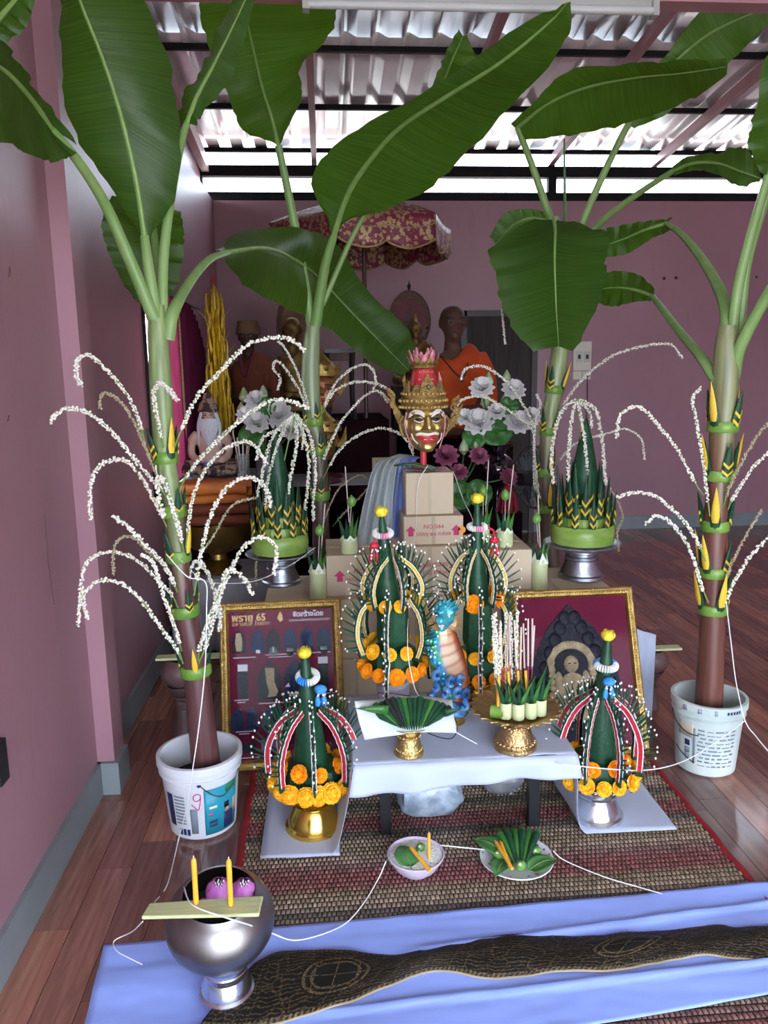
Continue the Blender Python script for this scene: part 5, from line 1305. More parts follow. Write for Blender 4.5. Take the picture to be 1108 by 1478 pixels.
# ---- banana stalk crowns with chevron cones and areca strands on silver pedestals
def crown(label, plabel, px, pybase, pyrim, pytop, strands, top, wpx):
    z0 = BZ + .002
    d = fl(px, pybase, z0); Yp = min(max(d.y + .04, YF + .12), YF + .30)
    b = Vector((at(px, pybase, Yp).x, Yp, z0)); zt = at(px, pyrim, Yp).z; Ht = at(px, pytop, Yp).z - zt; r = wpx / 2 * Yp / FPX
    pedestal(plabel, b, r * 1.18, zt - z0, ALU, foot=.60, neck=.38, scallop=28, dish=.2)
    t = thing('leaf_crown_offering', label, 'offering', (b.x, b.y, zt + .003))
    hR = .088
    MB().lathe([(r * .90, 0), (r * .97, .004), (r, hR * .5), (r * .98, hR * .94), (r * .93, hR), (r * .88, hR * .9), (0, hR * .86)], seg=36).build('stalk_ring', LEAFP, t, angle=50)
    for k in range(3):
        rr = r * (.74 - .2 * k); z = hR * .8 + k * .046
        MB().lathe([(0, z), (rr, z), (rr * 1.02, z + .03), (rr * .97, z + .050), (0, z + .050)], seg=10).build('stalk_tier', LEAFP, t, angle=20)
    for ring, (n, rr, zz, h) in enumerate(((11, .90, hR * .85, .17), (9, .68, hR + .035, .19), (7, .46, hR + .085, .20))):
        for k in range(n):
            a = -PI / 2 + 2 * PI * k / n + ring * .45; d_ = Vector((math.cos(a), math.sin(a), 0))
            spike(t, Vector((0, 0, zz)) + d_ * r * rr, Vector((0, 0, 1)) + d_ * .06, d_, h, (0, 0, 1)[ring], wide=.62)
    h0 = hR + .12
    MB().lathe([(r * .30, h0 - .05), (r * .44, h0 + .02), (r * .42, h0 + .3 * (Ht - h0)), (r * .19, h0 + .75 * (Ht - h0)), (0, Ht)], seg=10).build('leaf_spire', LEAFD, t)
    for k in range(4):
        a = k * PI / 2 + .5; MB().lathe([(r * .13, 0), (r * .16, .06), (0, .19)], (r * .30 * math.cos(a), r * .30 * math.sin(a), h0 - .03), 8).build('leaf_spire', LEAFD, t)
    for i, (p, th, dry) in enumerate(strands):
        n = len(p); inv = Matrix.Translation(t.location).inverted()
        o = strand(t, p, Yp - .02, -.10 if i % 2 else -.04, th, dry, seed=100 + i + int(px), bare=.03); o.matrix_local = inv
    MB().tube([(0, 0, Ht * .5), Vector(at(top[0], top[1], Yp - .02)) - t.location], .003, 6).build('flower_stalk', RIBM, t)
    return t
crown('green banana stalk crown with chevron cones and drooping white blossoms on the left', 'dull silver footed tray on the boxes at left', 406, 838, 797, 612,
    [([(425, 597), (401, 619), (381, 631), (372, 649), (370, 664)], 1.2, 0), ([(425, 597), (397, 625), (385, 655), (377, 690), (370, 718)], 1.2, 0), ([(425, 597), (405, 630), (393, 666), (385, 702), (383, 733)], 1.2, 0),
     ([(427, 597), (428, 641), (421, 678), (416, 714)], 1.35, 0), ([(428, 597), (441, 637), (446, 672), (443, 712), (441, 735)], 1.35, 0), ([(429, 597), (448, 632), (455, 682), (452, 722), (452, 753)], 1.25, 0),
     ([(425, 598), (437, 622), (436, 648)], 1.0, 0), ([(372, 795), (369, 820), (370, 846)], 1.0, 1)], (426, 595), 84)
crown('green banana stalk crown with chevron cones and drooping white blossoms on the right', 'dull silver footed tray on the boxes at right', 838, 836, 783, 600,
    [([(833, 577), (818, 585), (804, 610), (796, 655), (798, 700)], 1.4, 0), ([(832, 577), (825, 605), (821, 650), (819, 695)], 1.35, 0), ([(834, 577), (841, 620), (846, 660), (849, 698)], 1.3, 0),
     ([(835, 577), (858, 590), (866, 620), (871, 660), (874, 698)], 1.4, 0), ([(834, 577), (850, 595), (854, 617)], 1.1, 0), ([(868, 690), (885, 712), (898, 743), (891, 768), (893, 795)], .9, 1)], (833, 576), 96)

# ---- banana stalk cups with areca nut, leaves and incense
STALK = mat('pale_banana_stalk', (.62, .64, .38), .5, 0, (.52, .58, .30), 9, stretch=(1, 1, .2))
NUT = mat('green_areca_nut', (.10, .26, .04), .35, 0, (.16, .34, .07), 12)
INC = mat('incense_stick', (.42, .30, .20), .8); INCR = mat('incense_red', (.30, .04, .10), .7); INCP = mat('incense_pale', (.62, .50, .44), .8)
def blade_mb(p, d, L, w, bend=0):
    d = Vector(d).normalized(); side = d.cross(Vector((0, -1, 0)));  side = side.normalized() if side.length > .1 else Vector((1, 0, 0)); rows = []
    for j in range(6):
        v = j / 5; c = Vector(p) + d * L * v + Vector((bend * v * v, 0, 0)); ww = w * math.sin(PI * (.12 + .88 * (1 - v)) * .55) * (1 - v ** 3)
        rows.append([c - side * ww, c + Vector((0, -.15 * w, 0)), c + side * ww])
    return MB().grid(rows)
def cup(label, px, pyb, z, pyt, nut, inc, name='banana_stalk_cup', r=.036, Yp=None):
    Yp = Yp or fl(px, pyb, z).y + r
    b = Vector((at(px, pyb, Yp).x, Yp, z + .001)); h = at(px, pyt, Yp).z - z
    t = thing(name, label, 'offering cup', b)
    MB().lathe([(r * .96, 0), (r, .004), (r * .98, h * .9), (r * .9, h), (r * .8, h * .9), (0, h * .88)], seg=20, wob=lambda a, zz: 1).build('stalk', STALK, t, angle=50)
    mb = MB()
    for k in range(5):
        a = k * 2 * PI / 5 - 1.4; M = RZ(a)
        mb.add([M @ Vector((r * .98, -r * .6, h * .86)), M @ Vector((r * .98, r * .6, h * .86)), M @ Vector((r * .75, 0, h * 1.22)), M @ Vector((r * .85, -r * .5, h * .86)), M @ Vector((r * .85, r * .5, h * .86))], [(0, 1, 2), (3, 2, 4), (0, 2, 3), (1, 4, 2), (0, 3, 4, 1)])
    mb.build('cut_points', mat('stalk_white', (.72, .72, .62), .6), t, smooth=False)
    for k, (dx, L) in enumerate(((-.30, .12), (.28, .11), (-.08, .10), (.12, .13))):
        o = blade_mb((dx * r * 1.6, 0, h * .8), (dx * .7, -.1, 1), L, .011, dx * .02).build('leaf_blade', LEAFG if k % 2 else LEAFD, t); solid(o, .001)
    def loc(p): return at(p[0], p[1], Yp) - b
    if nut:
        q = loc(nut); MB().tube([(0, 0, h * .8), q], .0018, 5).build('nut_stick', INCP, t); n_ = MB().ell(q, (.020, .020, .023), 12, 8).build('areca_nut', NUT, t)
        MB().lathe([(.006, 0), (.004, .006), (0, .009)], q + Vector((0, 0, .021)), 6).build('nut_cap', RIBM, n_)
    if inc:
        q = loc(inc); a_ = Vector((.006, 0, h * .8)); MB().tube([a_, a_.lerp(q, .25)], .0016, 5).build('incense_shaft', INCR, t); MB().tube([a_.lerp(q, .25), q], .0024, 6).build('incense_stick', INCP, t)
    return t
cup('banana stalk cup with areca nut and incense on the left printed box', 504, 801, ZL, 776, (507, 724), (498, 673))
cup('banana stalk cup with areca nut and incense beside the left silver tray', 459, 848, BZ, 820, (461, 766), (469, 727), Yp=YF + .05)
cup('banana stalk cup with areca nut standing behind the red garland', 697, 790, ZR, 760, (697, 709), (705, 664), r=.030, Yp=YF + .20)
cup('banana stalk cup with areca nut and incense on the right plain box', 728, 791, ZR, 765, (729, 715), (741, 671), Yp=YF + .12)
cup('banana stalk cup with areca nut and incense beside the right silver tray', 778, 832, BZ, 806, (774, 749), (776, 715), Yp=YF + .06)

# ---- golden tray with betel leaf rolls on folded white paper
pb = fl(590, 1094, tz); pY = pb.y + .03; pb = Vector((at(590, 1080, pY).x, pY, tz)); zt = at(590, 1042, pY).z
t = pedestal('gold footed tray holding the white paper with leaf rolls', pb, .075, zt - tz, GOLDM, foot=.62, neck=.40)
t2 = thing('betel_roll_bundle', 'fan of rolled betel leaves on folded white paper on the front gold tray', 'leaf rolls', (pb.x, pb.y, zt + .002))
PAPER = mat('white_paper', (.60, .64, .65), .7, 0, (.52, .57, .60), 5)
def L2(px, py, dy=0): return at(px, py, pY + dy) - t2.location
Pp = [[L2(512, 1012, -.05), L2(560, 1008, .06), L2(610, 1004, .09), L2(652, 1010, .02)], [L2(518, 1040, -.075), L2(570, 1030, -.02), L2(610, 1028, -.02), L2(655, 1034, -.04)], [L2(526, 1068, -.085), L2(565, 1062, -.07), L2(610, 1057, -.065), L2(659, 1058, -.065)]]
rows = [catmull(r_, 24) for r_ in Pp]; cols_ = [catmull([rows[j][i] for j in range(3)], 10) for i in range(24)]
o = MB().grid(cols_).build('folded_paper', PAPER, t2, True, 80); solid(o, .003, 1)
rnd = random.Random(4); DKL = mat('dark_betel', (.015, .02, .018), .35)
for k in range(15):
    u = k / 14; tip = L2(532 + 116 * u, 1028 - 16 * math.sin(PI * u) + rnd.uniform(-3, 3), .02 - .05 * abs(u - .5)); root = L2(572 + 44 * u, 1052 + 6 * math.sin(PI * u), -.075)
    d = root - tip
    MB().tube([tip + Vector((0, -.004, .012)), tip.lerp(root, .5) + Vector((0, -.006, .012)), root + Vector((0, -.006, .012))], [.011, .010, .0015], 9).build('leaf_roll', (LEAFD, LEAFG, DKL)[(k in (3, 4)) * 2 or (k % 5 == 1)], t2)
o = blade_mb(L2(560, 1025, -.05), (-1, -.1, .15), .10, .014).build('long_leaf', LEAFG, t2); solid(o, .001)
o = blade_mb(L2(640, 1030, -.05), (1, -.1, .3), .06, .012).build('long_leaf', LEAFD, t2); solid(o, .001)

# ---- golden scalloped tray with stalk cups, incense, candle and blossom sticks
pb = fl(743, 1088, tz); pY = pb.y + .045; pb = Vector((at(743, 1070, pY).x, pY, tz)); zt = at(743, 1020, pY).z
pedestal('gold footed tray with wide scalloped rim holding incense cups', pb, .132, zt - tz, mat('copper_gold', (.42, .27, .12), .42, 1., (.54, .37, .18), 40, bump=.5, bscale=120), foot=.52, neck=.32, scallop=24, point=.11)
zin = zt - (zt - tz) * .06
t = thing('incense_cup_bundle', 'row of pale stalk cups with leaves incense and blossom sticks on the scalloped tray', 'offering cups', (pb.x, pb.y, zin))
def L3(px, py, dy=0): return at(px, py, pY + dy) - t.location
cups = [(-.045, -.055), (-.008, -.066), (.032, -.060), (.066, -.045), (-.03, -.015), (.01, -.025), (.05, -.010)]
for i, (x, y) in enumerate(cups):
    MB().lathe([(.0175, 0), (.019, .004), (.019, .046), (.016, .05), (.014, .046), (0, .045)], (x, y, 0), 16).build('stalk_cup', STALK, t, angle=50)
    for k in range(3):
        dx = (-.35, .3, .05)[k]; o = blade_mb((x + dx * .02, y - .004, .045), (dx + rnd.uniform(-.1, .1), -.1, 1), rnd.uniform(.07, .11), .0075, dx * .02).build('leaf_blade', (LEAFD, LEAFG, LEAFD)[k], t); solid(o, .001)
MB().tube([(-.085, -.035, .014), (-.048, -.052, .016)], .021, 14).build('green_stalk_piece', LEAFL, t)
MB().lathe([(.006, 0), (.006, .085), (.003, .098), (0, .105)], (-.066, -.045, .03), 10).build('candle', CANDLE, t)
for k, (px0, px1, py1) in enumerate(((747, 742, 895), (750, 752, 905), (758, 755, 900), (762, 762, 893), (768, 768, 893), (765, 771, 903), (737, 735, 890), (731, 733, 897), (726, 722, 896))):
    a_ = L3(px0, 1010, -.045 + .01 * (k % 3)); q = L3(px1, py1, -.03 + .01 * (k % 3))
    MB().tube([a_, a_.lerp(q, .42)], .0017, 5).build('incense_shaft', INCR, t); MB().tube([a_.lerp(q, .42), q], .0028, 6).build('incense_stick', INCP, t)
for k, (px0, px1, py1) in enumerate(((716, 711, 885), (719, 715, 883), (731, 730, 886), (738, 737, 884), (745, 746, 880), (720, 722, 900))):
    a_ = L3(px0, 1000, -.02); q = L3(px1, py1, -.01)
    o = strand(t, [(px0, 1000), ((px0 + px1) / 2, (1000 + py1) / 2), (px1, py1)], pY - .02, .01, .85, False, seed=200 + k); o.matrix_local = Matrix.Translation(t.location).inverted(); o.name = 'blossom_stick'
for x in (-.030, .0, .024): MB().tube([(x, -.045, .05), (x - .006, -.042, .145)], .0042, 8).build('yellow_spike', YEL, t)

def blob_early(name, shapes, voxel, m, parent, smooth=3):
    o = shapes.build(name, m, parent, True, 180); r = o.modifiers.new('remesh', 'REMESH'); r.mode = 'VOXEL'; r.voxel_size = voxel; r.use_smooth_shade = True
    q = o.modifiers.new('smooth', 'SMOOTH'); q.iterations = smooth; q.factor = .5
    return o
# ================================================================== serpent figure
nY = fl(650, 1052, tz).y + .06
nb = Vector((at(650, 1045, nY).x, nY, tz)); sc = nY / FPX
zp = at(650, 1030, nY).z
pedestal('small gold footed tray under the blue serpent figure', nb, .062, max(.035, zp - tz), GOLDM, foot=.8, neck=.55)
nz0 = tz + max(.035, zp - tz) * .88
ng = thing('serpent_figure', 'rainbow glazed serpent figure rising from blue waves on the table', 'figurine', (nb.x, nb.y, nz0), rz=0)
def NL(px, py, dy=0): return at(px, py, nY + dy) - ng.location
body = catmull([NL(654, 1030, .015), NL(658, 1000, .02), NL(652, 968, .015), NL(641, 938, 0), NL(638, 912, -.015), NL(642, 894, -.02)], 40)
rad = [.036, .038, .044, .052, .056, .057, .054, .046, .036, .030]
def rr_(i, n):
    t_ = i / (n - 1) * (len(rad) - 1); k = min(int(t_), len(rad) - 2); return rad[k] + (rad[k + 1] - rad[k]) * (t_ - k)
NS = 32
o = MB().tube(body, [rr_(i, 40) * (1 + .035 * (i % 2)) for i in range(40)], NS, flat=.8).build('body', tint_mat('serpent_glaze', .18, (9, 9, 9), .2, .25, 0, .7), ng)
def rainbow(co, i):
    row = min(39, i // NS); d = co - body[row]; r = rr_(row, 40); x = d.x / r; k = row / 39
    belly = [(.50, .09, .02), (.62, .15, .04), (.78, .42, .22), (.85, .66, .50), (.80, .48, .30), (.72, .30, .12)]
    q = k * 5; c = lerp3(belly[min(4, int(q))], belly[min(5, int(q) + 1)], q - int(q))
    if row % 4 == 0: c = lerp3(c, (.42, .07, .03), .55)
    if x < -.15:
        cs_ = [(.03, .22, .62), (.04, .42, .62), (.03, .40, .22), (.10, .50, .30)]; c2 = cs_[(row // 2 + (i % NS) // 2) % 4]; c = lerp3(c, c2, min(1, (-x - .15) * 4))
    if x > .55: c = lerp3(c, (.40, .08, .03), min(1, (x - .55) * 4))
    return c
paint(o, rainbow)
mb = MB()
for k in range(12):
    for j in range(4):
        i = 6 + k * 2; c = body[i]; r = rr_(i, 40); a = R(168 + 19 * j + (9 if k % 2 else 0))
        mb.ell(c + Vector((r * math.cos(a), r * .82 * math.sin(a), 0)), (.008, .007, .011), 8, 5)
o = mb.build('side_scales', tint_mat('serpent_scales', .16, (30, 30, 30), .25, .35, 0, .7), ng)
paint(o, lambda co, i: ((.03, .42, .34), (.04, .30, .66), (.12, .52, .66), (.08, .42, .16))[(i // 54 + i // 216) % 4])
# head
hc = NL(642, 892, -.03)
hm = MB(); hm.ell(hc, (.034, .034, .026), 16, 10); hm.tube([hc + Vector((-.004, -.01, .0)), hc + Vector((-.020, -.034, .004)), hc + Vector((-.028, -.052, .010))], [.026, .019, .012], 12); hm.tube([hc + Vector((-.006, -.01, -.018)), hc + Vector((-.016, -.030, -.026)), hc + Vector((-.020, -.042, -.024))], [.020, .013, .007], 10)
hd = blob_early('head', hm, .004, mat('serpent_head', (.03, .30, .38), .18, .35, (.10, .52, .56), 25), ng)
MB().tube([hc + Vector((-.010, -.020, -.012)), hc + Vector((-.022, -.046, -.010))], [.014, .007], 10).build('mouth', mat('serpent_mouth', (.78, .32, .34), .3, 0, (.88, .66, .64), 40), hd)
for s in (-1, 1):
    e = MB().ell(hc + Vector((-.012 + .020 * s, -.026, .016)), .0055, 8, 6).build('eye', BEAD, hd); MB().ell(hc + Vector((-.0135 + .020 * s, -.0305, .0165)), .0024, 6, 5).build('pupil', BLACKP, hd)
mb = MB()
for L in range(2):
    for k in range(7):
        a = R(-75 + 22 * k + 11 * L); l_ = .050 - .012 * L; mb.tube(catmull([hc + Vector((0, .008 - .014 * L, .012)), hc + Vector((l_ * .6 * math.sin(a), .006 - .014 * L, .014 + l_ * .6 * math.cos(a))), hc + Vector((l_ * math.sin(a) + .012, .012 - .012 * L, .016 + l_ * math.cos(a)))], 7), [.012, .012, .011, .009, .007, .004, .001], 8)
mb.build('crest', mat('serpent_crest', (.02, .24, .40), .16, .45, (.10, .55, .60), 40), hd)
mb = MB()
for k in range(16):
    a = R(150 + 240 * k / 15); l_ = .052; c = hc + Vector((0, .004, -.014)); mb.tube([c, c + Vector((l_ * .7 * math.cos(a), -.010, l_ * .6 * math.sin(a))), c + Vector((l_ * 1.1 * math.cos(a), -.004, l_ * .85 * math.sin(a)))], [.010, .009, .002], 7)
mb.build('mane', mat('serpent_mane', (.42, .25, .10), .28, .5, (.62, .42, .22), 40), hd)
# wave base: curling scrolls
WV = mat('blue_lustre', (.03, .16, .50), .12, .6, (.22, .48, .80), 18)
rnd = random.Random(11)
base_m = MB().lathe([(0, 0), (.055, 0), (.060, .012), (.045, .035), (.02, .045), (0, .045)], seg=20, wob=lambda a, z: 1 + .08 * math.sin(5 * a)).build('wave_base', WV, ng)
spots = [(622, 1010, -.05), (636, 1024, -.065), (652, 1022, -.07), (668, 1018, -.06), (660, 1000, -.055), (640, 1000, -.06), (626, 992, -.04), (650, 985, -.05), (664, 982, -.03), (672, 1002, -.02), (630, 975, -.04)]
for k, (px, py, dy) in enumerate(spots):
    c = NL(px, py, dy); s = rnd.choice((-1, 1)); R0 = rnd.uniform(.014, .021); P = []; q = []
    for j in range(22):
        a = j / 21 * 4.6 * s + rnd.uniform(0, .02) + 1.2; r = R0 * (1 - .75 * j / 21); P.append(c + Vector((r * math.cos(a), -.006 + .012 * j / 21 * -1, r * math.sin(a)))); q.append(.0095 * (1 - .45 * j / 21))
    P = [c + Vector((P[0].x - c.x + .006, .035, -.02))] + P; q = [.010] + q
    MB().tube(P, q, 9).build('wave_scroll', WV, ng)

# ================================================================== bags under the table
PLAS = mat('clear_plastic_bag', (.50, .57, .66), .25, 0, (.24, .30, .38), 22, bump=.35, bscale=22, alpha=.8, spec=.7)
def bag(label, px, pyb, w, d, h, Yc_, m, seed):
    b = Vector((at(px, pyb, Yc_).x, Yc_, .010)); t = thing('plastic_bag', label, 'bag', b)
    rows = []
    for j in range(15):
        v = j / 14; r_ = []
        for k in range(36):
            a = 2 * PI * k / 36; n_ = noise.noise(Vector((math.cos(a) * 2.2, math.sin(a) * 2.2, v * 3 + seed))) * .18 + noise.noise(Vector((math.cos(a) * 6, math.sin(a) * 6, v * 8 + seed))) * .10
            k_ = (math.sin(PI * min(1, v * 1.05 + .1) ** .8)) ** .45 * (1 + n_); k_ = max(.15, k_)
            sq = 1 / max(abs(math.cos(a)), abs(math.sin(a))) ** .55
            r_.append(Vector((w * k_ * math.cos(a) * sq, d * k_ * math.sin(a) * sq, h * v)))
        rows.append(r_)
    MB().grid(rows, True).build('film', m, t, True, 60)
    mb = MB(); rnd = random.Random(seed)
    for k in range(170):
        p = Vector((rnd.uniform(-.58, .58) * w, rnd.uniform(-.5, .5) * d, rnd.uniform(.12, .80) * h)); dd = Vector((rnd.uniform(-1, 1), rnd.uniform(-1, 1), rnd.uniform(-.6, .6))).normalized() * .035
        mb.tube([p - dd, p + dd], .0055, 5, flat=.35)
    mb.build('contents', mat('bag_filling', (.55, .62, .72), .4), t, kind='stuff')
    MB().lathe([(.006, 0), (.012, .006), (.026, .016), (.02, .02), (0, .01)], (0, 0, h * .97), 12, wob=lambda a, z: 1 + .2 * math.sin(4 * a)).build('knot', m, t)
    return t
bag('big clear plastic bag of white scraps under the low table', 618, 1190, .116, .09, .222, fl(618, 1192).y + .10, PLAS, 3)
bag('small clear plastic bag behind the right table leg', 722, 1170, .075, .06, .15, fl(722, 1180).y + .17, mat('clear_plastic_grey', (.35, .36, .38), .2, 0, (.22, .22, .24), 16, alpha=.75, bump=.5, bscale=26, spec=.7), 8)

# ================================================================== rice bowl and leaf plate on the mat
zm = .0095
p = fl(600, 1268, zm); bY = p.y + .035; b = Vector((at(600, 1255, bY).x, bY, zm))
rb_ = 43.5 * (bY + .1) / FPX
rb_ = .086
bw_ = thing('rice_bowl', 'pale lilac plastic bowl filled with white rice on the mat', 'bowl', b)
hb_ = .058
MB().lathe([(.042, 0), (.045, .004), (.062, .018), (rb_ * .93, hb_ * .8), (rb_, hb_), (rb_ * .97, hb_ + .002), (rb_ * .90, hb_ * .8), (.055, .018), (0, .012)], seg=40).build('shell', mat('lilac_plastic', (.68, .56, .72), .35), bw_, angle=40)
rnd = random.Random(2); rc = MB()
rows = [[(r_ * rb_ * .93 * math.cos(k * PI / 15), r_ * rb_ * .93 * math.sin(k * PI / 15), hb_ * .86 + .008 * (1 - r_) + .004 * noise.noise(Vector((r_ * 3, k * .4, 1)))) for k in range(30)] for r_ in (0, .2, .4, .6, .8, 1)]
rc.grid(rows, True)
for k in range(1500):
    a, q = rnd.random() * 2 * PI, math.sqrt(rnd.random()) * rb_ * .90
    d = Vector((rnd.uniform(-1, 1), rnd.uniform(-1, 1), rnd.uniform(-.3, .3))).normalized() * .0035
    c = Vector((q * math.cos(a), q * math.sin(a), hb_ * .86 + .008 * (1 - q / rb_) + .002)); rc.tube([c - d, c + d], .0012, 4)
rc.build('rice', mat('white_rice', (.74, .74, .70), .6), bw_, kind='stuff')
def floor_candle(label, base, tip, r=.0062, m=CANDLE, name='candle'):
    base = Vector(base); tip = Vector(tip); t = thing(name, label, 'candle', base); d = tip - base; L_ = d.length; M = frame_to(d)
    MB().lathe([(r * .95, 0), (r, .004), (r, L_ * .90), (r * .75, L_ * .95), (r * .3, L_ * .97), (0, L_ * .97)], (0, 0, 0), 12, M).build('wax', m, t)
    MB().tube([M @ Vector((0, 0, L_ * .96)), M @ Vector((0, 0, L_ * 1.02))], .0012, 5).build('wick', WHITEF, t)
    return t
def heart_leaf(parent, name, c, yaw, tilt, L, m=None):
    """betel leaf: heart outline with midrib, slightly cupped"""
    M = RZ(yaw) @ RX(tilt); rows = []
    for j in range(11):
        v = j / 10; w = L * .40 * (math.sin(PI * v ** .62) ** .85 if 0 < v < 1 else 0) + .0006; zz = .012 * math.sin(PI * v)
        rows.append([Vector(c) + M @ Vector((w * s, L * (v - .45) - (abs(s) * .10 * L if v < .25 else 0), zz + .006 * s * s * 1.0 - .003 * abs(math.sin(s * 4)))) for s in (-1, -.66, -.33, 0, .33, .66, 1)])
    o = MB().grid(rows).build(name, m or mat('betel_leaf', (.06, .19, .05), .38, 0, (.10, .26, .08), 40), parent, True, 80); solid(o, .0012); 
    MB().tube([Vector(c) + M @ Vector((0, L * (v - .45), .013 * math.sin(PI * v) + .001)) for v in (-.12, 0, .25, .5, .75, .98)], [.0018, .0018, .0015, .0012, .001, .0005], 5).build('midrib', RIBM, o)
    return o
zt_ = b.z + hb_ * .86 + .006
def RB_(px, py, z): return fl(px, py, z)
o = heart_leaf(None, 'betel_leaf', RB_(585, 1237, zt_ + .006), .25, .05, .09); tag(o, 'single green betel leaf lying on the rice in the lilac bowl', 'leaf')
q0, q1 = RB_(620, 1257, zt_ + .012), RB_(591, 1221, zt_ + .030); floor_candle('orange candle lying aslant on the rice in the bowl', q0, q1, .0058)
q0 = RB_(619, 1240, zt_ - .004); floor_candle('short orange candle standing upright in the rice', q0, q0 + Vector((.0, .0, .088)), .0052)
def nut_obj(label, c, r=.014):
    t = thing('areca_nut', label, 'nut', c); MB().ell((0, 0, r), (r, r, r * 1.15), 14, 10, RX(.5) @ RY(.4)).build('husk', NUT, t); MB().ell((-r * .3, -r * .55, r * 1.65), (r * .36, r * .34, r * .35), 10, 6).build('pale_top', mat('nut_pale', (.55, .58, .42), .5), t); return t
nut_obj('green areca nut half buried in the rice', RB_(607, 1229, zt_ - .004), .0135)

p = fl(745, 1262, zm); pY = p.y + .055; b = Vector((at(745, 1248, pY).x, pY, zm))
pl = thing('leaf_plate', 'white flower printed plate piled with betel leaf rolls', 'plate', b); rp = .112
MB().lathe([(.055, 0), (.058, .003), (.085, .010), (rp, .020), (rp * .99, .023), (.083, .014), (.055, .008), (0, .008)], seg=48).build('dish', mat('white_china', (.76, .78, .80), .2), pl, angle=40)
rnd = random.Random(6); FL1 = mat('flower_print_red', (.50, .10, .14), .3); FL2 = mat('flower_print_blue', (.10, .14, .30), .3)
for k in range(22):
    a = k * 2 * PI / 22; rr = .097 + rnd.uniform(-.005, .005)
    fo = MB().lathe([(0, 0), (.005, 0), (.005, .0006), (0, .0006)], seg=6).build('flower_print', FL1 if k % 3 == 0 else FL2, pl); fo.matrix_local = m4(RZ(a) @ RY(-.35), rnd.uniform(.7, 1.3), (rr * math.cos(a), rr * math.sin(a), .0188))
def PLp(px, py, z): return fl(px, py, z)
z0 = zm + .02
for k, (px, py, yaw, L_, lab) in enumerate(((706, 1222, .9, .10, 'betel leaf on the upper left rim of the plate'), (722, 1254, 2.6, .085, 'betel leaf at the lower left of the plate'), (783, 1249, -1.3, .09, 'betel leaf over the right rim of the plate'))):
    o = heart_leaf(None, 'betel_leaf', PLp(px, py, z0 + .004 + .012 * (k == 0)), yaw, .05, L_); tag(o, 'green ' + lab, 'leaf')
ROLLP = []
for k in range(6):
    u = k / 5; root = PLp(742 + 16 * u, 1248 - 4 * math.sin(PI * u), z0 + .008); tip = PLp(722 + 52 * u, 1200 + 8 * abs(u - .5), z0 + .030 + .006 * (k % 2))
    t = thing('betel_roll', ('leftmost', 'second from left', 'third from left', 'third from right', 'second from right', 'rightmost')[k] + ' of the rolled betel leaf cones on the flower plate', 'leaf roll', root)
    d = tip - root; MB().tube([Vector((0, 0, 0)), d * .5 + Vector((0, 0, .004)), d], [.002, .009, .0125], 10).build('rolled_leaf', LEAFD if k % 2 else LEAFG, t)
    MB().lathe([(.011, 0), (.004, .02), (0, .032)], d, 8, frame_to(d)).build('leaf_tip', LEAFG, t)
for k, (px, py, lab) in enumerate(((718, 1240, 'left'), (751, 1256, 'front'), (773, 1236, 'right'))): nut_obj('green areca nut at the ' + lab + ' of the flower plate', PLp(px, py, z0 - .004), .0155)
for k in range(2):
    q0, q1 = PLp(739 - 3 * k, 1254 - 3 * k, z0 + .022), PLp(714 + 8 * k, 1213 + 1 * k, z0 + .036); floor_candle(('front', 'rear')[k] + ' orange candle of the crossed pair on the flower plate', q0, q1, .0055)

# ================================================================== alms bowls
def alms(label, plabel, blabel, ctr, Yb, zc, r, ped_m, bowl_m, tilt=0., ped_h=None, zfloor=.013):
    pass
base = fl(328, 1434, .016); aY = base.y
bz = at(318, 1326, aY).z; rB = .128
FLZ = .020
pt = pedestal('silver footed stand carrying the steel alms bowl in front', (base.x, base.y, FLZ), .078, bz - rB * .70 - FLZ + .025, SILVER, foot=.86, neck=.60, scallop=14)
al = thing('alms_bowl', 'round worn steel alms bowl tilted on its silver stand in front', 'alms bowl', (base.x - .006, base.y, bz))
al.rotation_euler = (R(9), R(2), 0)
prof = []
for k in range(0, 23):
    th = PI * (k / 22) * .755; prof.append((rB * math.sin(th) * 1.0, -rB * .80 * math.cos(th)))
rim_r, rim_z = prof[-1]
inner = [(q * .955, z * .955 + .003) for q, z in reversed(prof)]
MB().lathe(prof + [(rim_r * .97, rim_z + .004), (rim_r * .94, rim_z + .002)] + inner[1:], seg=48).build('shell', STEEL, al, angle=45)
MB().lathe([(0, -.02), (rB * .90, -.02), (rB * .88, -.012), (0, -.006)], seg=24).build('dark_bottom', mat('bowl_dark_inside', (.02, .02, .022), .5), al)
alM = Matrix.Translation(al.location) @ al.rotation_euler.to_matrix().to_4x4()
rimc = alM @ Vector((0, 0, rim_z + .006))
# board across the rim
zbd = (alM @ Vector((0, -rim_r * .45, rim_z + .006))).z + .012
c0, c1, c2_, c3 = fl(204, 1328, zbd), fl(374, 1324, zbd), fl(380, 1297, zbd), fl(216, 1308, zbd)
bd = MB(); bd.add([c0, c1, c2_, c3] + [v + Vector((0, 0, .009)) for v in (c0, c1, c2_, c3)], [(3, 2, 1, 0), (4, 5, 6, 7), (0, 1, 5, 4), (1, 2, 6, 5), (2, 3, 7, 6), (3, 0, 4, 7)])
o = bd.build('bamboo_board', mat('fresh_bamboo', (.46, .50, .24), .5, 0, (.56, .58, .32), 6, stretch=(3, 30, 1)), None, smooth=False); bevel(o, .003, 2)
tag(o, 'pale green bamboo strip laid across the front alms bowl', 'board')
for px, pyb, lab in ((283, 1304, 'left'), (333, 1306, 'right')):
    q = fl(px, pyb, zbd + .010); floor_candle('orange candle standing on the bamboo strip over the alms bowl, ' + lab + ' one', q, Vector((q.x + .001, q.y, q.z + .118)), .0062)
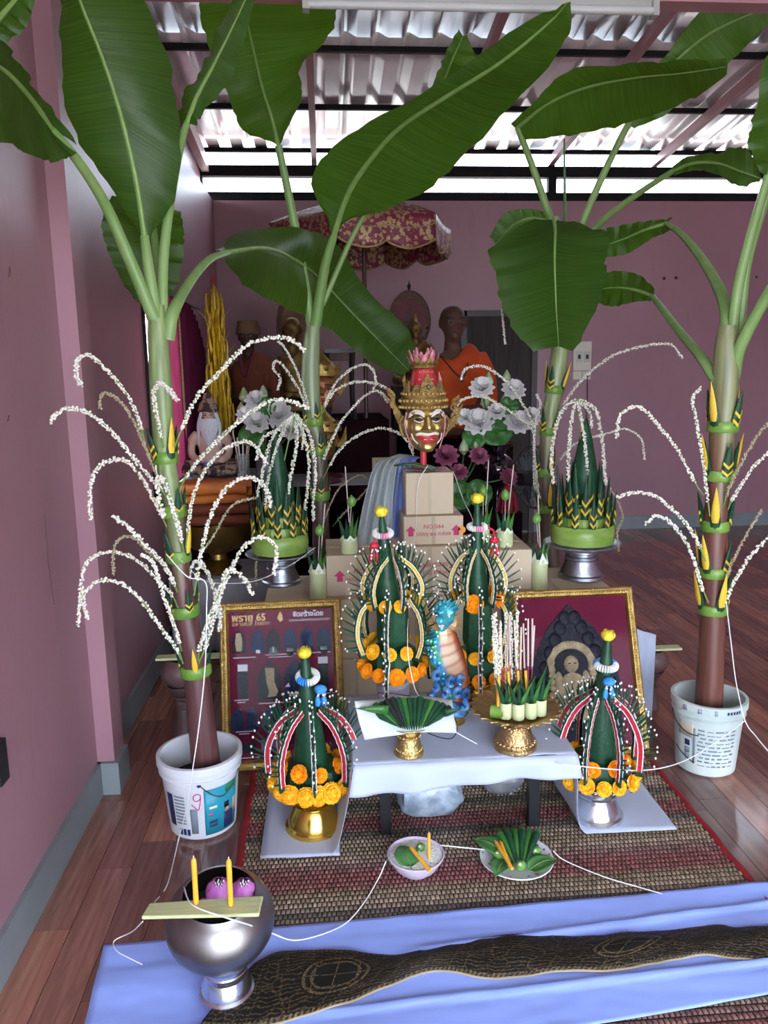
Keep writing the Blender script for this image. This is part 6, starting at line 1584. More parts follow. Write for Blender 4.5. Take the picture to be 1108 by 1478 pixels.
LOT = mat('magenta_lotus', (.55, .13, .52), .5, 0, (.72, .30, .66), 30, stretch=(1, 1, .4), transl=.1)
def lotus(label, c, r, m, tilt=.3, open_=0., name='lotus_bud', folded=True):
    t = thing(name, label, 'flower', c); t.rotation_euler = (tilt, .1, 0)
    for L_ in range(3):
        n = 6
        for k in range(n):
            a = 2 * PI * (k + L_ * .5) / n; M = RZ(a); rows = []
            for j in range(7):
                v = j / 6; rad = r * (.25 + (.85 + .18 * open_ * (2 - L_)) * math.sin(PI * (.12 + .70 * v)) - .35 * v * (1 - open_)) * (1 - .12 * L_); z = r * 2.0 * v * (1 - .15 * open_)
                w = .62 * math.sin(PI * (.15 + .80 * v))
                rows.append([M @ Vector((rad * math.cos(s * w), rad * math.sin(s * w), z)) for s in (-1, -.5, 0, .5, 1)])
            MB().grid(rows).build('petal', m, t, True, 80)
    if folded:
        for k in range(4):
            a = k * PI / 2 + .4; MB().ell((r * 1.0 * math.cos(a), r * 1.0 * math.sin(a), r * .45), (r * .38, r * .18, r * .16), 8, 6, RZ(a) @ RY(-.6)).build('folded_petal', m, t)
        mb = MB()
        for k in range(11): mb.ell((r * .55 * math.cos(k * 2.4) * math.sqrt(k / 24), r * .55 * math.sin(k * 2.4) * math.sqrt(k / 24), r * 1.75 + .003 * (k % 3)), (.0022, .0022, .005), 5, 4)
        mb.build('pale_stamens', WHITEF, t)
    return t
q = alM @ Vector((-.006, .028, .03)); lotus('plump folded magenta lotus on the left inside the alms bowl', q, .034, LOT, .35)
q = alM @ Vector((.052, .024, .028)); lotus('ruffled folded magenta lotus on the right inside the alms bowl', q, .034, LOT, .30)
# further alms bowls behind, each with a bamboo strip
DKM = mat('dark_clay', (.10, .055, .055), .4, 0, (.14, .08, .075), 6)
def back_bowl(px, py, Yb, r, blab, strip, slab, plab):
    c = at(px, py, Yb); st = pedestal(plab, (c.x, c.y, .004), r * .75, max(.06, c.z - r * .75), DKM, foot=.8, neck=.5)
    t = thing('alms_bowl', blab, 'alms bowl', c)
    pr = [(r * math.sin(PI * k / 16 * .78), -r * .85 * math.cos(PI * k / 16 * .78)) for k in range(17)]
    MB().lathe(pr + [(q_ * .94, z_ * .94 + .002) for q_, z_ in reversed(pr)][1:], seg=32).build('shell', DKM, t)
    a, b_ = at(*strip[0], Yb - r * .2), at(*strip[1], Yb - r * .2); a.z = b_.z = c.z + r * .68 + .008
    o = MB().box((a + b_) / 2, ((b_ - a).length, .045, .009)).build('bamboo_board', mat('fresh_bamboo', (0, 0, 0)), None, smooth=False); tag(o, slab, 'board')
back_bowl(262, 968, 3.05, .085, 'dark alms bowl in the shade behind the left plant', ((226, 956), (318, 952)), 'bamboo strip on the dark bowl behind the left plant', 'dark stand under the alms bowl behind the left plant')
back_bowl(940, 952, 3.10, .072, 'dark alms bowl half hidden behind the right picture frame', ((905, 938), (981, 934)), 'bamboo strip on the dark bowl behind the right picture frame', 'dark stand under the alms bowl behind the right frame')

# ================================================================== white holy threads
def thread(label, pts, r=.0018, grp=None):
    P = catmull(pts, max(12, len(pts) * 8)); o = MB().tube(P, r, 6).build('white_thread', THREAD); tag(o, label, 'thread'); return o
thread('white thread running down the left plant and bucket to the alms bowl', [at(240, 800, Y1 - .1), at(270, 832, Y1 - .12), at(296, 840, Y1 - .12), at(298, 880, Y1 - .15), at(296, 960, Y1 - .17), at(288, 1040, Y1 - .17), at(278, 1110, Y1 - .18), at(268, 1170, Y1 - .18), fl(258, 1210, .02), fl(242, 1275, .006), fl(225, 1300, .03), fl(215, 1312, zbd + .004)])
thread('white thread trailing from the bamboo strip onto the pale blue cloth', [fl(206, 1330, zbd + .005), fl(190, 1345, .08), fl(165, 1358, .025), fl(168, 1372, .026), fl(185, 1382, .026), fl(205, 1392, .026)], .0014)
thread('white thread crossing the alms bowl and running along to the rice bowl', [fl(265, 1280, rimc.z), fl(278, 1306, zbd + .013), fl(328, 1325, zbd + .013), fl(360, 1335, zbd - .03), fl(392, 1347, .06), fl(430, 1357, .03), fl(490, 1338, .018), fl(520, 1310, .014), fl(545, 1270, .016), fl(557, 1243, .066)])
thread('white thread stretched between the rice bowl and the flower plate', [fl(635, 1220, .062), fl(665, 1223, .05), fl(695, 1226, .04), fl(712, 1228, .045)])
thread('white thread running from the flower plate to the right of the mat', [fl(798, 1228, .03), fl(815, 1242, .014), fl(870, 1265, .013), fl(920, 1280, .014), fl(955, 1290, .022)])
thread('white thread tied from the right plant down past its bucket', [at(1048, 872, Y4 - .08), at(1055, 930, Y4 - .12), at(1062, 985, Y4 - .15), at(1075, 1040, Y4 - .18), at(1090, 1062, Y4 - .2), at(1110, 1086, Y4 - .25), at(1150, 1130, Y4 - .3)])
thread('white thread passing in front of the right bucket to the front right cone', [at(1075, 1040, Y4 - .18), at(1040, 1066, Y4 - .2), at(1000, 1092, Y4 - .22), at(965, 1106, Y4 - .3), at(925, 1112, Y4 - .35), at(880, 1110, 2.12), at(820, 1104, 2.12), at(800, 1100, 2.15)])
thread('white thread hanging from the top box down to the leaf roll tray', [at(617, 672, Y1a - .02), at(603, 700, Y1a - .02), at(600, 760, Y2a - .03), at(592, 850, 2.7), at(588, 930, 2.36), at(596, 985, 2.34), at(608, 1010, 2.3), at(640, 1045, 2.24), at(690, 1075, 2.26)], .0015)
thread('black cord curling over the leaf roll tray', [at(545, 1000, 2.42), at(575, 1002, 2.36), at(620, 1012, 2.30), at(650, 1030, 2.25), at(660, 1050, 2.22), at(650, 1066, 2.2), at(622, 1060, 2.2), at(605, 1048, 2.22)], .0016).data.materials[0] = BLACKP
thread('white thread from the top box to the right leaf cone', [at(654, 680, Y1a), at(668, 720, 3.0), at(680, 745, 2.75), at(684, 760, 2.56)], .0014)
thread('white thread looping from the left plant across to the boxes', [at(258, 806, Y1 - .06), at(290, 835, Y1 + .1), at(320, 842, Y1 + .3), at(370, 838, Y1 + .55), at(420, 815, Y1 + .7), at(455, 790, YF + .0)], .0014)
# ================================================================== main gold mask on the top box
def blob(name, shapes, voxel, m, parent, smooth=4):
    """union of simple shapes grown into one continuous skin"""
    o = shapes.build(name, m, parent, True, 180)
    r = o.modifiers.new('remesh', 'REMESH'); r.mode = 'VOXEL'; r.voxel_size = voxel; r.use_smooth_shade = True
    if smooth:
        q = o.modifiers.new('smooth', 'SMOOTH'); q.iterations = smooth; q.factor = .5
    return o
GOLDF = mat('mask_gold', (.66, .47, .16), .34, .9, (.70, .52, .20), 14, bump=.06, bscale=30)
GOLDD = mat('mask_gold_carved', (.48, .33, .12), .34, .85, (.30, .19, .06), 60, bump=.8, bscale=180)
MRED = mat('mask_red', (.55, .035, .04), .4, 0, (.45, .02, .03), 12); MPINK = mat('mask_pink', (.70, .30, .34), .5, 0, (.55, .14, .18), 30); MWHITE = mat('mask_white', (.78, .72, .66), .4); MBLACK = mat('mask_black', (.012, .010, .010), .3)
Ym = Y1a + .10
MS = Ym / FPX * 1.0
mo = at(611, 612, Ym)
mk = thing('gold_mask', 'gold sage mask with tall crown on a red stick above the boxes', 'mask', mo, rz=R(6))
def V(x, y, z): return Vector((x * MS, y * MS, z * MS))
f = MB()
def face_pt(th, a):
    sx = 29 * (1 - .16 * max(0, -math.cos(th + 0) * -1) ) ; z = 42 * math.cos(th)
    w = 1 - .30 * max(0, -z / 42) ** 1.6
    return V(29 * w * math.sin(th) * math.cos(a), 30 * w * math.sin(th) * math.sin(a), z)
f.ell(V(0, 2, 2), (29 * MS, 29 * MS, 34 * MS), 24, 16); f.ell(V(0, -4, -20), (22 * MS, 22 * MS, 19 * MS), 20, 12)
f.ell(V(0, -24, -31), (11 * MS, 8 * MS, 8 * MS), 14, 10); f.ell(V(-13, -21, -4), (10 * MS, 8 * MS, 9 * MS), 14, 10); f.ell(V(13, -21, -4), (10 * MS, 8 * MS, 9 * MS), 14, 10)
f.tube([V(0, -27, 12), V(0, -30, 4), V(0, -33, -4)], [4 * MS, 4.5 * MS, 6 * MS], 10); f.ell(V(-5, -30, -5), 4.2 * MS, 10, 8); f.ell(V(5, -30, -5), 4.2 * MS, 10, 8); f.ell(V(0, -33, -4), 5 * MS, 10, 8)
f.ell(V(-13, -21, 17), (11 * MS, 6 * MS, 4 * MS), 12, 8); f.ell(V(13, -21, 17), (11 * MS, 6 * MS, 4 * MS), 12, 8)
head = blob('face', f, 1.7 * MS, GOLDF, mk, 3)
for s in (-1, 1):
    for k, (dz, m_, r_) in enumerate(((0, MWHITE, 2.0), (3.4, MWHITE, 1.5), (1.8, MPINK, .8), (-2.6, MBLACK, .8))):
        MB().tube(catmull([V(s * 5, -27.6, 12 + dz), V(s * 12, -26.8, 17 + dz), V(s * 19, -22.5, 17 + dz), V(s * 25, -16, 11 + dz)], 12), [.6 * r_ * MS] + [r_ * MS] * 10 + [.4 * r_ * MS], 8).build('eyebrow', m_, head)
    MB().ell(V(s * 12.5, -26.2, 8), (6.2 * MS, 2.6 * MS, 2.7 * MS), 14, 8, RZ(s * .35)).build('eye', MBLACK, head)
    MB().tube(catmull([V(s * 6, -28, 6.5), V(s * 12.5, -28, 4.6), V(s * 19, -24, 7.5)], 8), .8 * MS, 6).build('eye_rim', MWHITE, head)
    MB().tube(catmull([V(s * 27, -10, 18), V(s * 29.5, -10, 4), V(s * 27, -12, -14), V(s * 19, -18, -34)], 16), .9 * MS, 6).build('face_line', MPINK, head)
    MB().tube(catmull([V(s * 28.5, -8, 16), V(s * 31, -8, 2), V(s * 28.5, -10, -16)], 12), .8 * MS, 6).build('face_line', MBLACK, head)
    MB().tube(catmull([V(s * 22, -19, -12), V(s * 19.5, -23, -20), V(s * 14, -25.5, -26)], 10), .9 * MS, 6).build('cheek_line', MWHITE, head)
    # ear with ornaments
    e = MB(); e.ell(V(s * 30, 2, -2), (3.5 * MS, 6 * MS, 15 * MS), 12, 10); e.tube(catmull([V(s * 31, -4, 12), V(s * 36, -6, 4), V(s * 34, -6, -10), V(s * 30, -5, -18)], 14), [2 * MS] * 14, 8)
    e.build('ear', GOLDD, head)
MB().tube(catmull([V(-17, -22, -13.5), V(-9, -27.5, -11.5), V(0, -29.5, -12.8), V(9, -27.5, -11.5), V(17, -22, -13.5)], 18), [.8 * MS] + [2.1 * MS] * 16 + [.8 * MS], 8).build('moustache', MWHITE, head)
MB().tube(catmull([V(-15, -22.5, -16), V(-6, -28.4, -17), V(0, -29.4, -18.2), V(6, -28.4, -17), V(15, -22.5, -16)], 18), [.8 * MS] + [2.2 * MS] * 16 + [.8 * MS], 8).build('upper_lip', MRED, head)
MB().tube(catmull([V(-12, -23.5, -20), V(0, -28.6, -23.2), V(12, -23.5, -20)], 16), [.8 * MS] + [2.2 * MS] * 14 + [.8 * MS], 8).build('lower_lip', MRED, head)
MB().tube([V(-6, -27.9, -19.6), V(6, -27.9, -19.6)], 1.1 * MS, 6).build('teeth', MWHITE, head)
# crown
cr = MB().lathe([(29.5 * MS, 22 * MS), (33 * MS, 23 * MS), (34 * MS, 27 * MS), (31.5 * MS, 29 * MS), (33.5 * MS, 31 * MS), (33 * MS, 37 * MS), (31 * MS, 39 * MS), (32 * MS, 42 * MS), (29 * MS, 46 * MS), (24 * MS, 50 * MS), (21 * MS, 56 * MS), (0, 56 * MS)], seg=40).build('crown', GOLDD, mk, angle=35)
for zz, rr, n, q in ((25, 34.5, 34, 1.9), (34, 34, 30, 2.2), (43.5, 31, 28, 2.0)):
    mb = MB()
    for k in range(n):
        a = 2 * PI * k / n; mb.ell(V(rr * math.cos(a), rr * math.sin(a), zz), (q * MS, q * MS, q * 1.25 * MS), 8, 6)
    mb.build('crown_studs', GOLDF, cr)
for k in range(10):
    a = -PI / 2 + 2 * PI * k / 10; M = RZ(a + PI / 2); big = 1.5 if k == 0 else (1.0 if k % 2 == 0 else .75)
    mb = MB()
    mb.add([M @ V(-9 * big, -31, 44), M @ V(9 * big, -31, 44), M @ V(6 * big, -27.5, 44 + 9 * big), M @ V(0, -25, 44 + 19 * big), M @ V(-6 * big, -27.5, 44 + 9 * big), M @ V(-8 * big, -27, 44), M @ V(8 * big, -27, 44), M @ V(0, -22, 44 + 17 * big)], [(0, 1, 2, 3, 4), (5, 7, 6), (0, 4, 3, 7, 5), (1, 6, 7, 3, 2), (0, 5, 6, 1)])
    p = mb.build('crown_leaf', GOLDD, cr, smooth=False)
    if k == 0: MB().lathe([(0, 0), (3 * MS, 0), (2 * MS, 1.5 * MS), (0, 1.5 * MS)], M @ V(0, -31, 54), 10, RX(PI / 2)).build('jewel', MBLACK, p)
# wing ornaments at the sides
for s in (-1, 1):
    pts = [V(s * 32, 3, 4), V(s * 38, 5, 18), V(s * 44, 6, 32), V(s * 42, 6, 42), V(s * 50, 7, 52)] if s < 0 else [V(s * 34, 3, -8), V(s * 46, 6, 2), V(s * 52, 8, 18), V(s * 46, 8, 30), V(s * 54, 9, 36)]
    w_ = MB().tube(catmull(pts, 24), [6 * MS * (1 - .8 * i / 23) for i in range(24)], 10, flat=.5); w_.build('wing', GOLDD, cr)
    for k in range(5):
        c = catmull(pts, 24)[3 + 4 * k]; MB().tube([c, c + V(s * 7, 1, 5), c + V(s * 9, 1, 13 - k)], [2.6 * MS, 2.0 * MS, .3 * MS], 8).build('wing_flame', GOLDD, cr)
    if s > 0:
        for k in range(3):
            c = V(46, 4, -2 + 12 * k); MB().tube([c + V(6 * math.cos(a * .55), 0, 6 * math.sin(a * .55)) * (1 - .06 * a) for a in range(11)], 1.4 * MS, 7).build('filigree', GOLDD, cr)
    MB().tube([V(s * 24, 8, 50), V(s * 27, 8, 62), V(s * 25, 8, 74)], [3 * MS, 2.6 * MS, .4 * MS], 8).build('crown_horn', MPINK if s > 0 else GOLDD, cr)
# red tower with small faces, flared lotus top
tw = MB().lathe([(20 * MS, 52 * MS), (19 * MS, 60 * MS), (16 * MS, 74 * MS), (14 * MS, 80 * MS), (0, 80 * MS)], seg=24).build('red_tower', MRED, mk)
for a in (-1.9, -1.2):
    for zz, q in ((72, 1.0), (62, 1.1)):
        c = V(17 * math.cos(a) * (1 if zz < 70 else .92), 17 * math.sin(a) * (1 if zz < 70 else .92), zz)
        for s in (-1, 1): MB().ell(c + V(s * 3 * q, -.6, 2), (2 * MS, 1.2 * MS, 1.0 * MS), 8, 6).build('small_eye', MWHITE, tw); MB().ell(c + V(s * 3 * q, -1.6, 2), (.9 * MS, .7 * MS, .7 * MS), 6, 5).build('small_pupil', MBLACK, tw)
MB().lathe([(15 * MS, 78 * MS), (18 * MS, 80 * MS), (16.5 * MS, 83 * MS), (21 * MS, 87 * MS), (20 * MS, 89 * MS), (14 * MS, 85 * MS), (0, 84 * MS)], seg=28).build('gold_collar', GOLDD, mk)
for L_ in range(2):
    for k in range(11):
        a = 2 * PI * (k + .5 * L_) / 11; M = RZ(a); r0 = (17 - 5 * L_); h_ = (100 + 4 * L_ + 5 * math.sin(k * 2.3)); rows = []
        for j in range(5):
            v = j / 4; rows.append([M @ V(r0 + 6 * v * (1 - L_ * .6), 5.2 * s * (1 - .75 * v * v), 85 + (h_ - 85) * v) for s in (-1, 0, 1)])
        o = MB().grid(rows).build('lotus_petal', MPINK, mk); solid(o, .8 * MS)
for k in range(9):
    a = 2 * PI * k / 9; M = RZ(a); o = MB().add([M @ V(20, -5, 86), M @ V(20, 5, 86), M @ V(24, 0, 98), M @ V(18, -4, 86), M @ V(18, 4, 86)], [(0, 1, 2), (3, 2, 4), (0, 2, 3), (1, 4, 2), (0, 3, 4, 1)]).build('gold_point', GOLDD, mk, smooth=False)
zbx = ZTOP + .004
MB().tube([V(0, 2, -30), Vector((0, 2 * MS, zbx - mo.z + .004))], 4.6 * MS, 12).build('red_stick', mat('red_rod', (.60, .03, .05), .4), mk)
# leaf and magenta paper on the box
o = MB().lathe([(0, 0), (.082, 0), (.082, .002), (0, .002)], (TOPB[0] + .005, TOPB[1], ZTOP + .002), 30, sy=.8).build('paper_disc', mat('magenta_paper', (.42, .10, .18), .5, 0, (.50, .18, .26), 20)); tag(o, 'magenta paper disc under the mask stick on the top box', 'paper')
o = heart_leaf(None, 'flat_leaf', (TOPB[0] - .055, TOPB[1] - .05, ZTOP + .014), 1.35, .10, .17, LEAFG); tag(o, 'long green leaf lying on the top box beside the red stick', 'leaf')

# ================================================================== parasol
PARA = bpy.data.materials.new('maroon_gold_brocade'); PARA.use_nodes = True
def _brocade(m, sc, c1, c2, thr):
    n = m.node_tree.nodes; l = m.node_tree.links; b = n['Principled BSDF']; tc = n.new('ShaderNodeTexCoord')
    vo = n.new('ShaderNodeTexVoronoi'); vo.inputs['Scale'].default_value = sc; vo.feature = 'SMOOTH_F1'; l.new(tc.outputs['Object'], vo.inputs['Vector'])
    v2 = n.new('ShaderNodeTexNoise'); v2.inputs['Scale'].default_value = sc * 2.2; l.new(tc.outputs['Object'], v2.inputs['Vector'])
    mu = n.new('ShaderNodeMath'); mu.operation = 'MULTIPLY'; l.new(vo.outputs['Distance'], mu.inputs[0]); l.new(v2.outputs['Fac'], mu.inputs[1])
    r = n.new('ShaderNodeValToRGB'); r.color_ramp.elements[0].position = thr; r.color_ramp.elements[1].position = thr + .03
    r.color_ramp.elements[0].color = (*c2, 1); r.color_ramp.elements[1].color = (*c1, 1); l.new(mu.outputs[0], r.inputs['Fac']); l.new(r.outputs['Color'], b.inputs['Base Color'])
    inv = n.new('ShaderNodeMath'); inv.operation = 'LESS_THAN'; inv.inputs[1].default_value = thr; l.new(mu.outputs[0], inv.inputs[0]); sc2 = n.new('ShaderNodeMath'); sc2.operation = 'MULTIPLY'; sc2.inputs[1].default_value = .5; l.new(inv.outputs[0], sc2.inputs[0]); l.new(sc2.outputs[0], b.inputs['Metallic'])
    b.inputs['Roughness'].default_value = .5
_brocade(PARA, 34, (.16, .010, .040), (.40, .27, .13), .17)
GTR = mat('gold_trim', (.36, .25, .12), .6, .3, (.24, .15, .07), 120)
Yp = 5.2; pc = at(524, 345, Yp); pr_ = 129 * Yp / FPX
ap = at(527, 288, Yp); zPB = 1.170
par = thing('ceremonial_parasol', 'six sided maroon and gold brocade parasol with scalloped valance on a pole', 'parasol', (pc.x, Yp, zPB))
zr_ = at(524, 327, Yp).z - zPB; za = ap.z - zPB; rot = R(12)
cor = [Vector((pr_ * math.cos(rot + k * PI / 3), pr_ * math.sin(rot + k * PI / 3), zr_)) for k in range(6)]
apex = Vector((.01, 0, za))
for k in range(6):
    a, b_ = cor[k], cor[(k + 1) % 6]; rows = []
    for j in range(7):
        v = j / 6; rows.append([apex.lerp(a.lerp(b_, i / 8), v) + Vector((0, 0, .03 * math.sin(PI * v) - .02 * v * math.sin(PI * i / 8))) for i in range(9)])
    o = MB().grid(rows).build('canopy_panel', PARA, par); solid(o, .003)
    rows = []; hem = []
    for j in range(6):
        v = j / 5; r_ = []
        for i in range(25):
            u = i / 24; p = a.lerp(b_, u); dep = .135 + .045 * abs(math.sin(u * PI * 2 + .0)) ** .8 + .01
            r_.append(Vector((p.x, p.y, p.z - .02 * math.sin(PI * u) - dep * v)) + (p - apex).normalized() * (.006 * math.sin(u * 20) * v))
        rows.append(r_)
    o = MB().grid(rows).build('valance', PARA, par); solid(o, .003)
    MB().tube(rows[-1], .007, 6).build('valance_trim', GTR, o)
    MB().tube([rows[2][i] + Vector((0, -.002, 0)) for i in range(25)], .004, 5).build('braid', GTR, o)
    MB().tube([apex, a], .004, 6).build('rib', mat('dark_rib', (.05, .02, .02), .5), par)
MB().tube([(0, 0, 0), (.005, 0, za)], .014, 12).build('pole', mat('pole_dark', (.06, .02, .02), .4), par)
MB().ell(apex + Vector((0, 0, .01)), (.03, .03, .02), 12, 8).build('finial', GOLDP, par)

# ================================================================== altar furniture at the back
MCL = mat('dark_maroon_cloth', (.010, .0035, .005), .9, 0, (.015, .005, .007), 6, spec=.04); DWD = mat('dark_wood', (.015, .008, .006), .5, 0, (.025, .013, .010), 4, spec=.1, stretch=(1, 1, 8)); GCL = mat('grey_white_cloth', (.30, .30, .32), .8, 0, (.36, .36, .38), 6)
def altar(label, x0, x1, y0, y1, h, top_m, front_m, drop=None):
    t = thing('altar_table', label, 'altar table', ((x0 + x1) / 2, (y0 + y1) / 2, .003)); w, d = x1 - x0, y1 - y0
    MB().box((0, 0, h - .015), (w, d, .03)).build('tabletop', DWD, t, smooth=False)
    for sx in (-1, 1):
        for sy in (-1, 1): MB().box((sx * (w / 2 - .04), sy * (d / 2 - .04), (h - .03) / 2), (.05, .05, h - .03)).build('leg', DWD, t, smooth=False)
    mb = MB(); dp = drop or h * .97; rows = []
    for j in range(7):
        v = j / 6; rows.append([Vector((-w / 2 - .004 + (w + .008) * i / 60, -d / 2 - .006 - (.012 * math.sin(i * 1.3) + .008 * math.sin(i * .5)) * v * min(1, dp * 3) - .004, h + .003 - dp * v)) for i in range(61)])
    o = MB().grid(rows).build('cloth_front', front_m, t, True, 80); solid(o, .002)
    for sx in (-1, 1):
        o = MB().grid([[Vector((sx * (w / 2 + .005 + .008 * math.sin(i * 1.1) * (j / 4)), -d / 2 + d * i / 20, h + .003 - dp * j / 4)) for i in range(21)] for j in range(5)]).build('cloth_side', front_m, t, True, 80); solid(o, .002)
    MB().box((0, 0, h + .002), (w + .01, d + .01, .004)).build('cloth_top', top_m, t, smooth=False)
    return h + .003 + .004
# A: white clothed table with the sage figure
hA_ = at(300, 694, 4.42).z; xA0, xA1 = -.84, at(372, 694, 4.42).x
zA = altar('white topped altar table under the white bearded sage', xA0, xA1, 4.42, 4.95, hA_ - .007, GCL, MCL)
hL_ = at(330, 832, 4.02).z
zLw = altar('low altar table with grey white cloth holding the folded robes', -.84, at(398, 800, 4.02).x, 3.98, 4.40, hL_ - .007, GCL, GCL)
hB_ = at(500, 700, 4.42).z
xB0, xB1 = xA1 + .02, at(590, 700, 4.42).x
zB_ = altar('dark altar table with grey white top holding the gold heads', xB0, xB1, 4.42, 4.95, hB_ - .007, GCL, MCL, .10)
hC_ = at(660, 640, 4.80).z; xC0, xC1 = at(596, 640, 4.78).x, at(738, 640, 4.8).x
zC_ = altar('dark maroon altar table under the seated monk figure', xC0 , xC1, 4.78, 5.86, hC_ - .007, MCL, MCL)
zD_ = altar('tall dark altar at the back under the gold figures', -.62, at(560, 600, 5.0).x, 5.0, 5.86, 1.16, MCL, MCL)
zE_ = altar('low dark table in front of the monk holding the lotus vases', xB1 + .03, at(748, 700, 4.3).x, 4.22, 4.74, at(690, 742, 4.22).z - .007, MCL, MCL)

# ---- magenta curtain at the left window, its stretch past the window painted as shaded
cu = thing('window_curtain', 'magenta curtain with shade darkened pleats hanging at the left window', 'curtain', (0, 0, 0))
MGT = mat('magenta_curtain', (.40, .040, .12), .75, 0, (.46, .06, .15), 6, transl=.08); MGD = mat('shaded_magenta_pleats', (.075, .005, .026), .8, 0, (.10, .008, .035), 6, spec=.2)  # one cloth: lit tone over the window, shade put into the pleats' colour
def ctop(y): return 1.90 if y < 4.85 else 1.90 - .30 * ((y - 4.85) / .55) ** 2
for nm, ya, yb, m_, amp in (('window_lit_panel', 4.06, 4.62, MGT, .008), ('pleated_panel', 4.60, 5.40, MGD, .022)):
    nn = 60; rows = []
    for j in range(21):
        v = j / 20; rows.append([])
        for i in range(nn + 1):
            y = ya + (yb - ya) * i / nn; z1 = ctop(y); z0_ = .90
            rows[-1].append(Vector((-.835 + amp * math.sin(i * (.55 if amp < .01 else 1.25)) + .02 * (i / nn) * (amp > .01), y, z0_ + (z1 - z0_) * v)))
    o = MB().grid(rows).build(nm, m_, cu, True, 80)
    if amp > .01: solid(o, .004)
MB().tube([(-.835, 4.0, 1.905), (-.835, 5.45, 1.905)], .008, 8).build('curtain_rod', BLACKP, cu)
MB().tube(catmull([(-.825, 4.615, 1.88), (-.822, 4.60, 1.5), (-.825, 4.62, .92)], 12), .007, 6).build('gold_piping', GTR, cu)

# ---- seated figures
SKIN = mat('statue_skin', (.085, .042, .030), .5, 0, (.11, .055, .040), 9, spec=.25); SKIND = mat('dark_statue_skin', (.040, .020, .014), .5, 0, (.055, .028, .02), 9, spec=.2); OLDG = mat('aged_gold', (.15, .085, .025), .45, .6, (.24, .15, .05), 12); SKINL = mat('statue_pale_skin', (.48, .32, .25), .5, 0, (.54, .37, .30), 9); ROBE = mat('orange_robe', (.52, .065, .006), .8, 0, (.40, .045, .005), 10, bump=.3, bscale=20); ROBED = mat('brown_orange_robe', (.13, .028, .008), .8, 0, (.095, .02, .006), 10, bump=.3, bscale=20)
def head_mb(mb, c, h, nose=True, wide=.37):
    """human head of height h centred on c, facing -y"""
    c = Vector(c)
    mb.ell(c + Vector((0, .04 * h, .10 * h)), (wide * h, .44 * h, .40 * h), 18, 12); mb.ell(c + Vector((0, -.05 * h, -.18 * h)), (wide * .80 * h, .32 * h, .32 * h), 16, 12)
    mb.ell(c + Vector((0, -.26 * h, -.40 * h)), (.13 * h, .11 * h, .09 * h), 12, 8)
    mb.tube([c + Vector((0, -.36 * h, .06 * h)), c + Vector((0, -.43 * h, -.10 * h))], [.035 * h, .07 * h], 8)
    for s in (-1, 1):
        mb.ell(c + Vector((s * wide * 1.0 * h, .04 * h, -.02 * h)), (.05 * h, .09 * h, .15 * h), 10, 8); mb.ell(c + Vector((s * .15 * h, -.33 * h, .10 * h)), (.12 * h, .07 * h, .035 * h), 10, 6); mb.ell(c + Vector((s * .18 * h, -.28 * h, -.08 * h)), (.11 * h, .09 * h, .08 * h), 10, 6)
STEYE = mat('statue_eye', (.16, .13, .11), .5)
def face_parts(parent, c, h, lip=(.18, .05, .05)):
    c = Vector(c)
    for s in (-1, 1):
        e = MB().ell(c + Vector((s * .16 * h, -.365 * h, .02 * h)), (.075 * h, .035 * h, .030 * h), 10, 6).build('eye', STEYE, parent); MB().ell(c + Vector((s * .16 * h, -.395 * h, .02 * h)), (.028 * h, .016 * h, .026 * h), 8, 6).build('pupil', MBLACK, parent)
        MB().tube([c + Vector((s * .06 * h, -.395 * h, .10 * h)), c + Vector((s * .16 * h, -.40 * h, .125 * h)), c + Vector((s * .27 * h, -.33 * h, .10 * h))], .014 * h, 6).build('eyebrow', MBLACK, parent)
    MB().tube([c + Vector((-.12 * h, -.34 * h, -.245 * h)), c + Vector((0, -.395 * h, -.24 * h)), c + Vector((.12 * h, -.34 * h, -.245 * h))], [.012 * h, .030 * h, .012 * h], 8).build('mouth', mat('statue_lip', (.16, .055, .045), .5), parent)
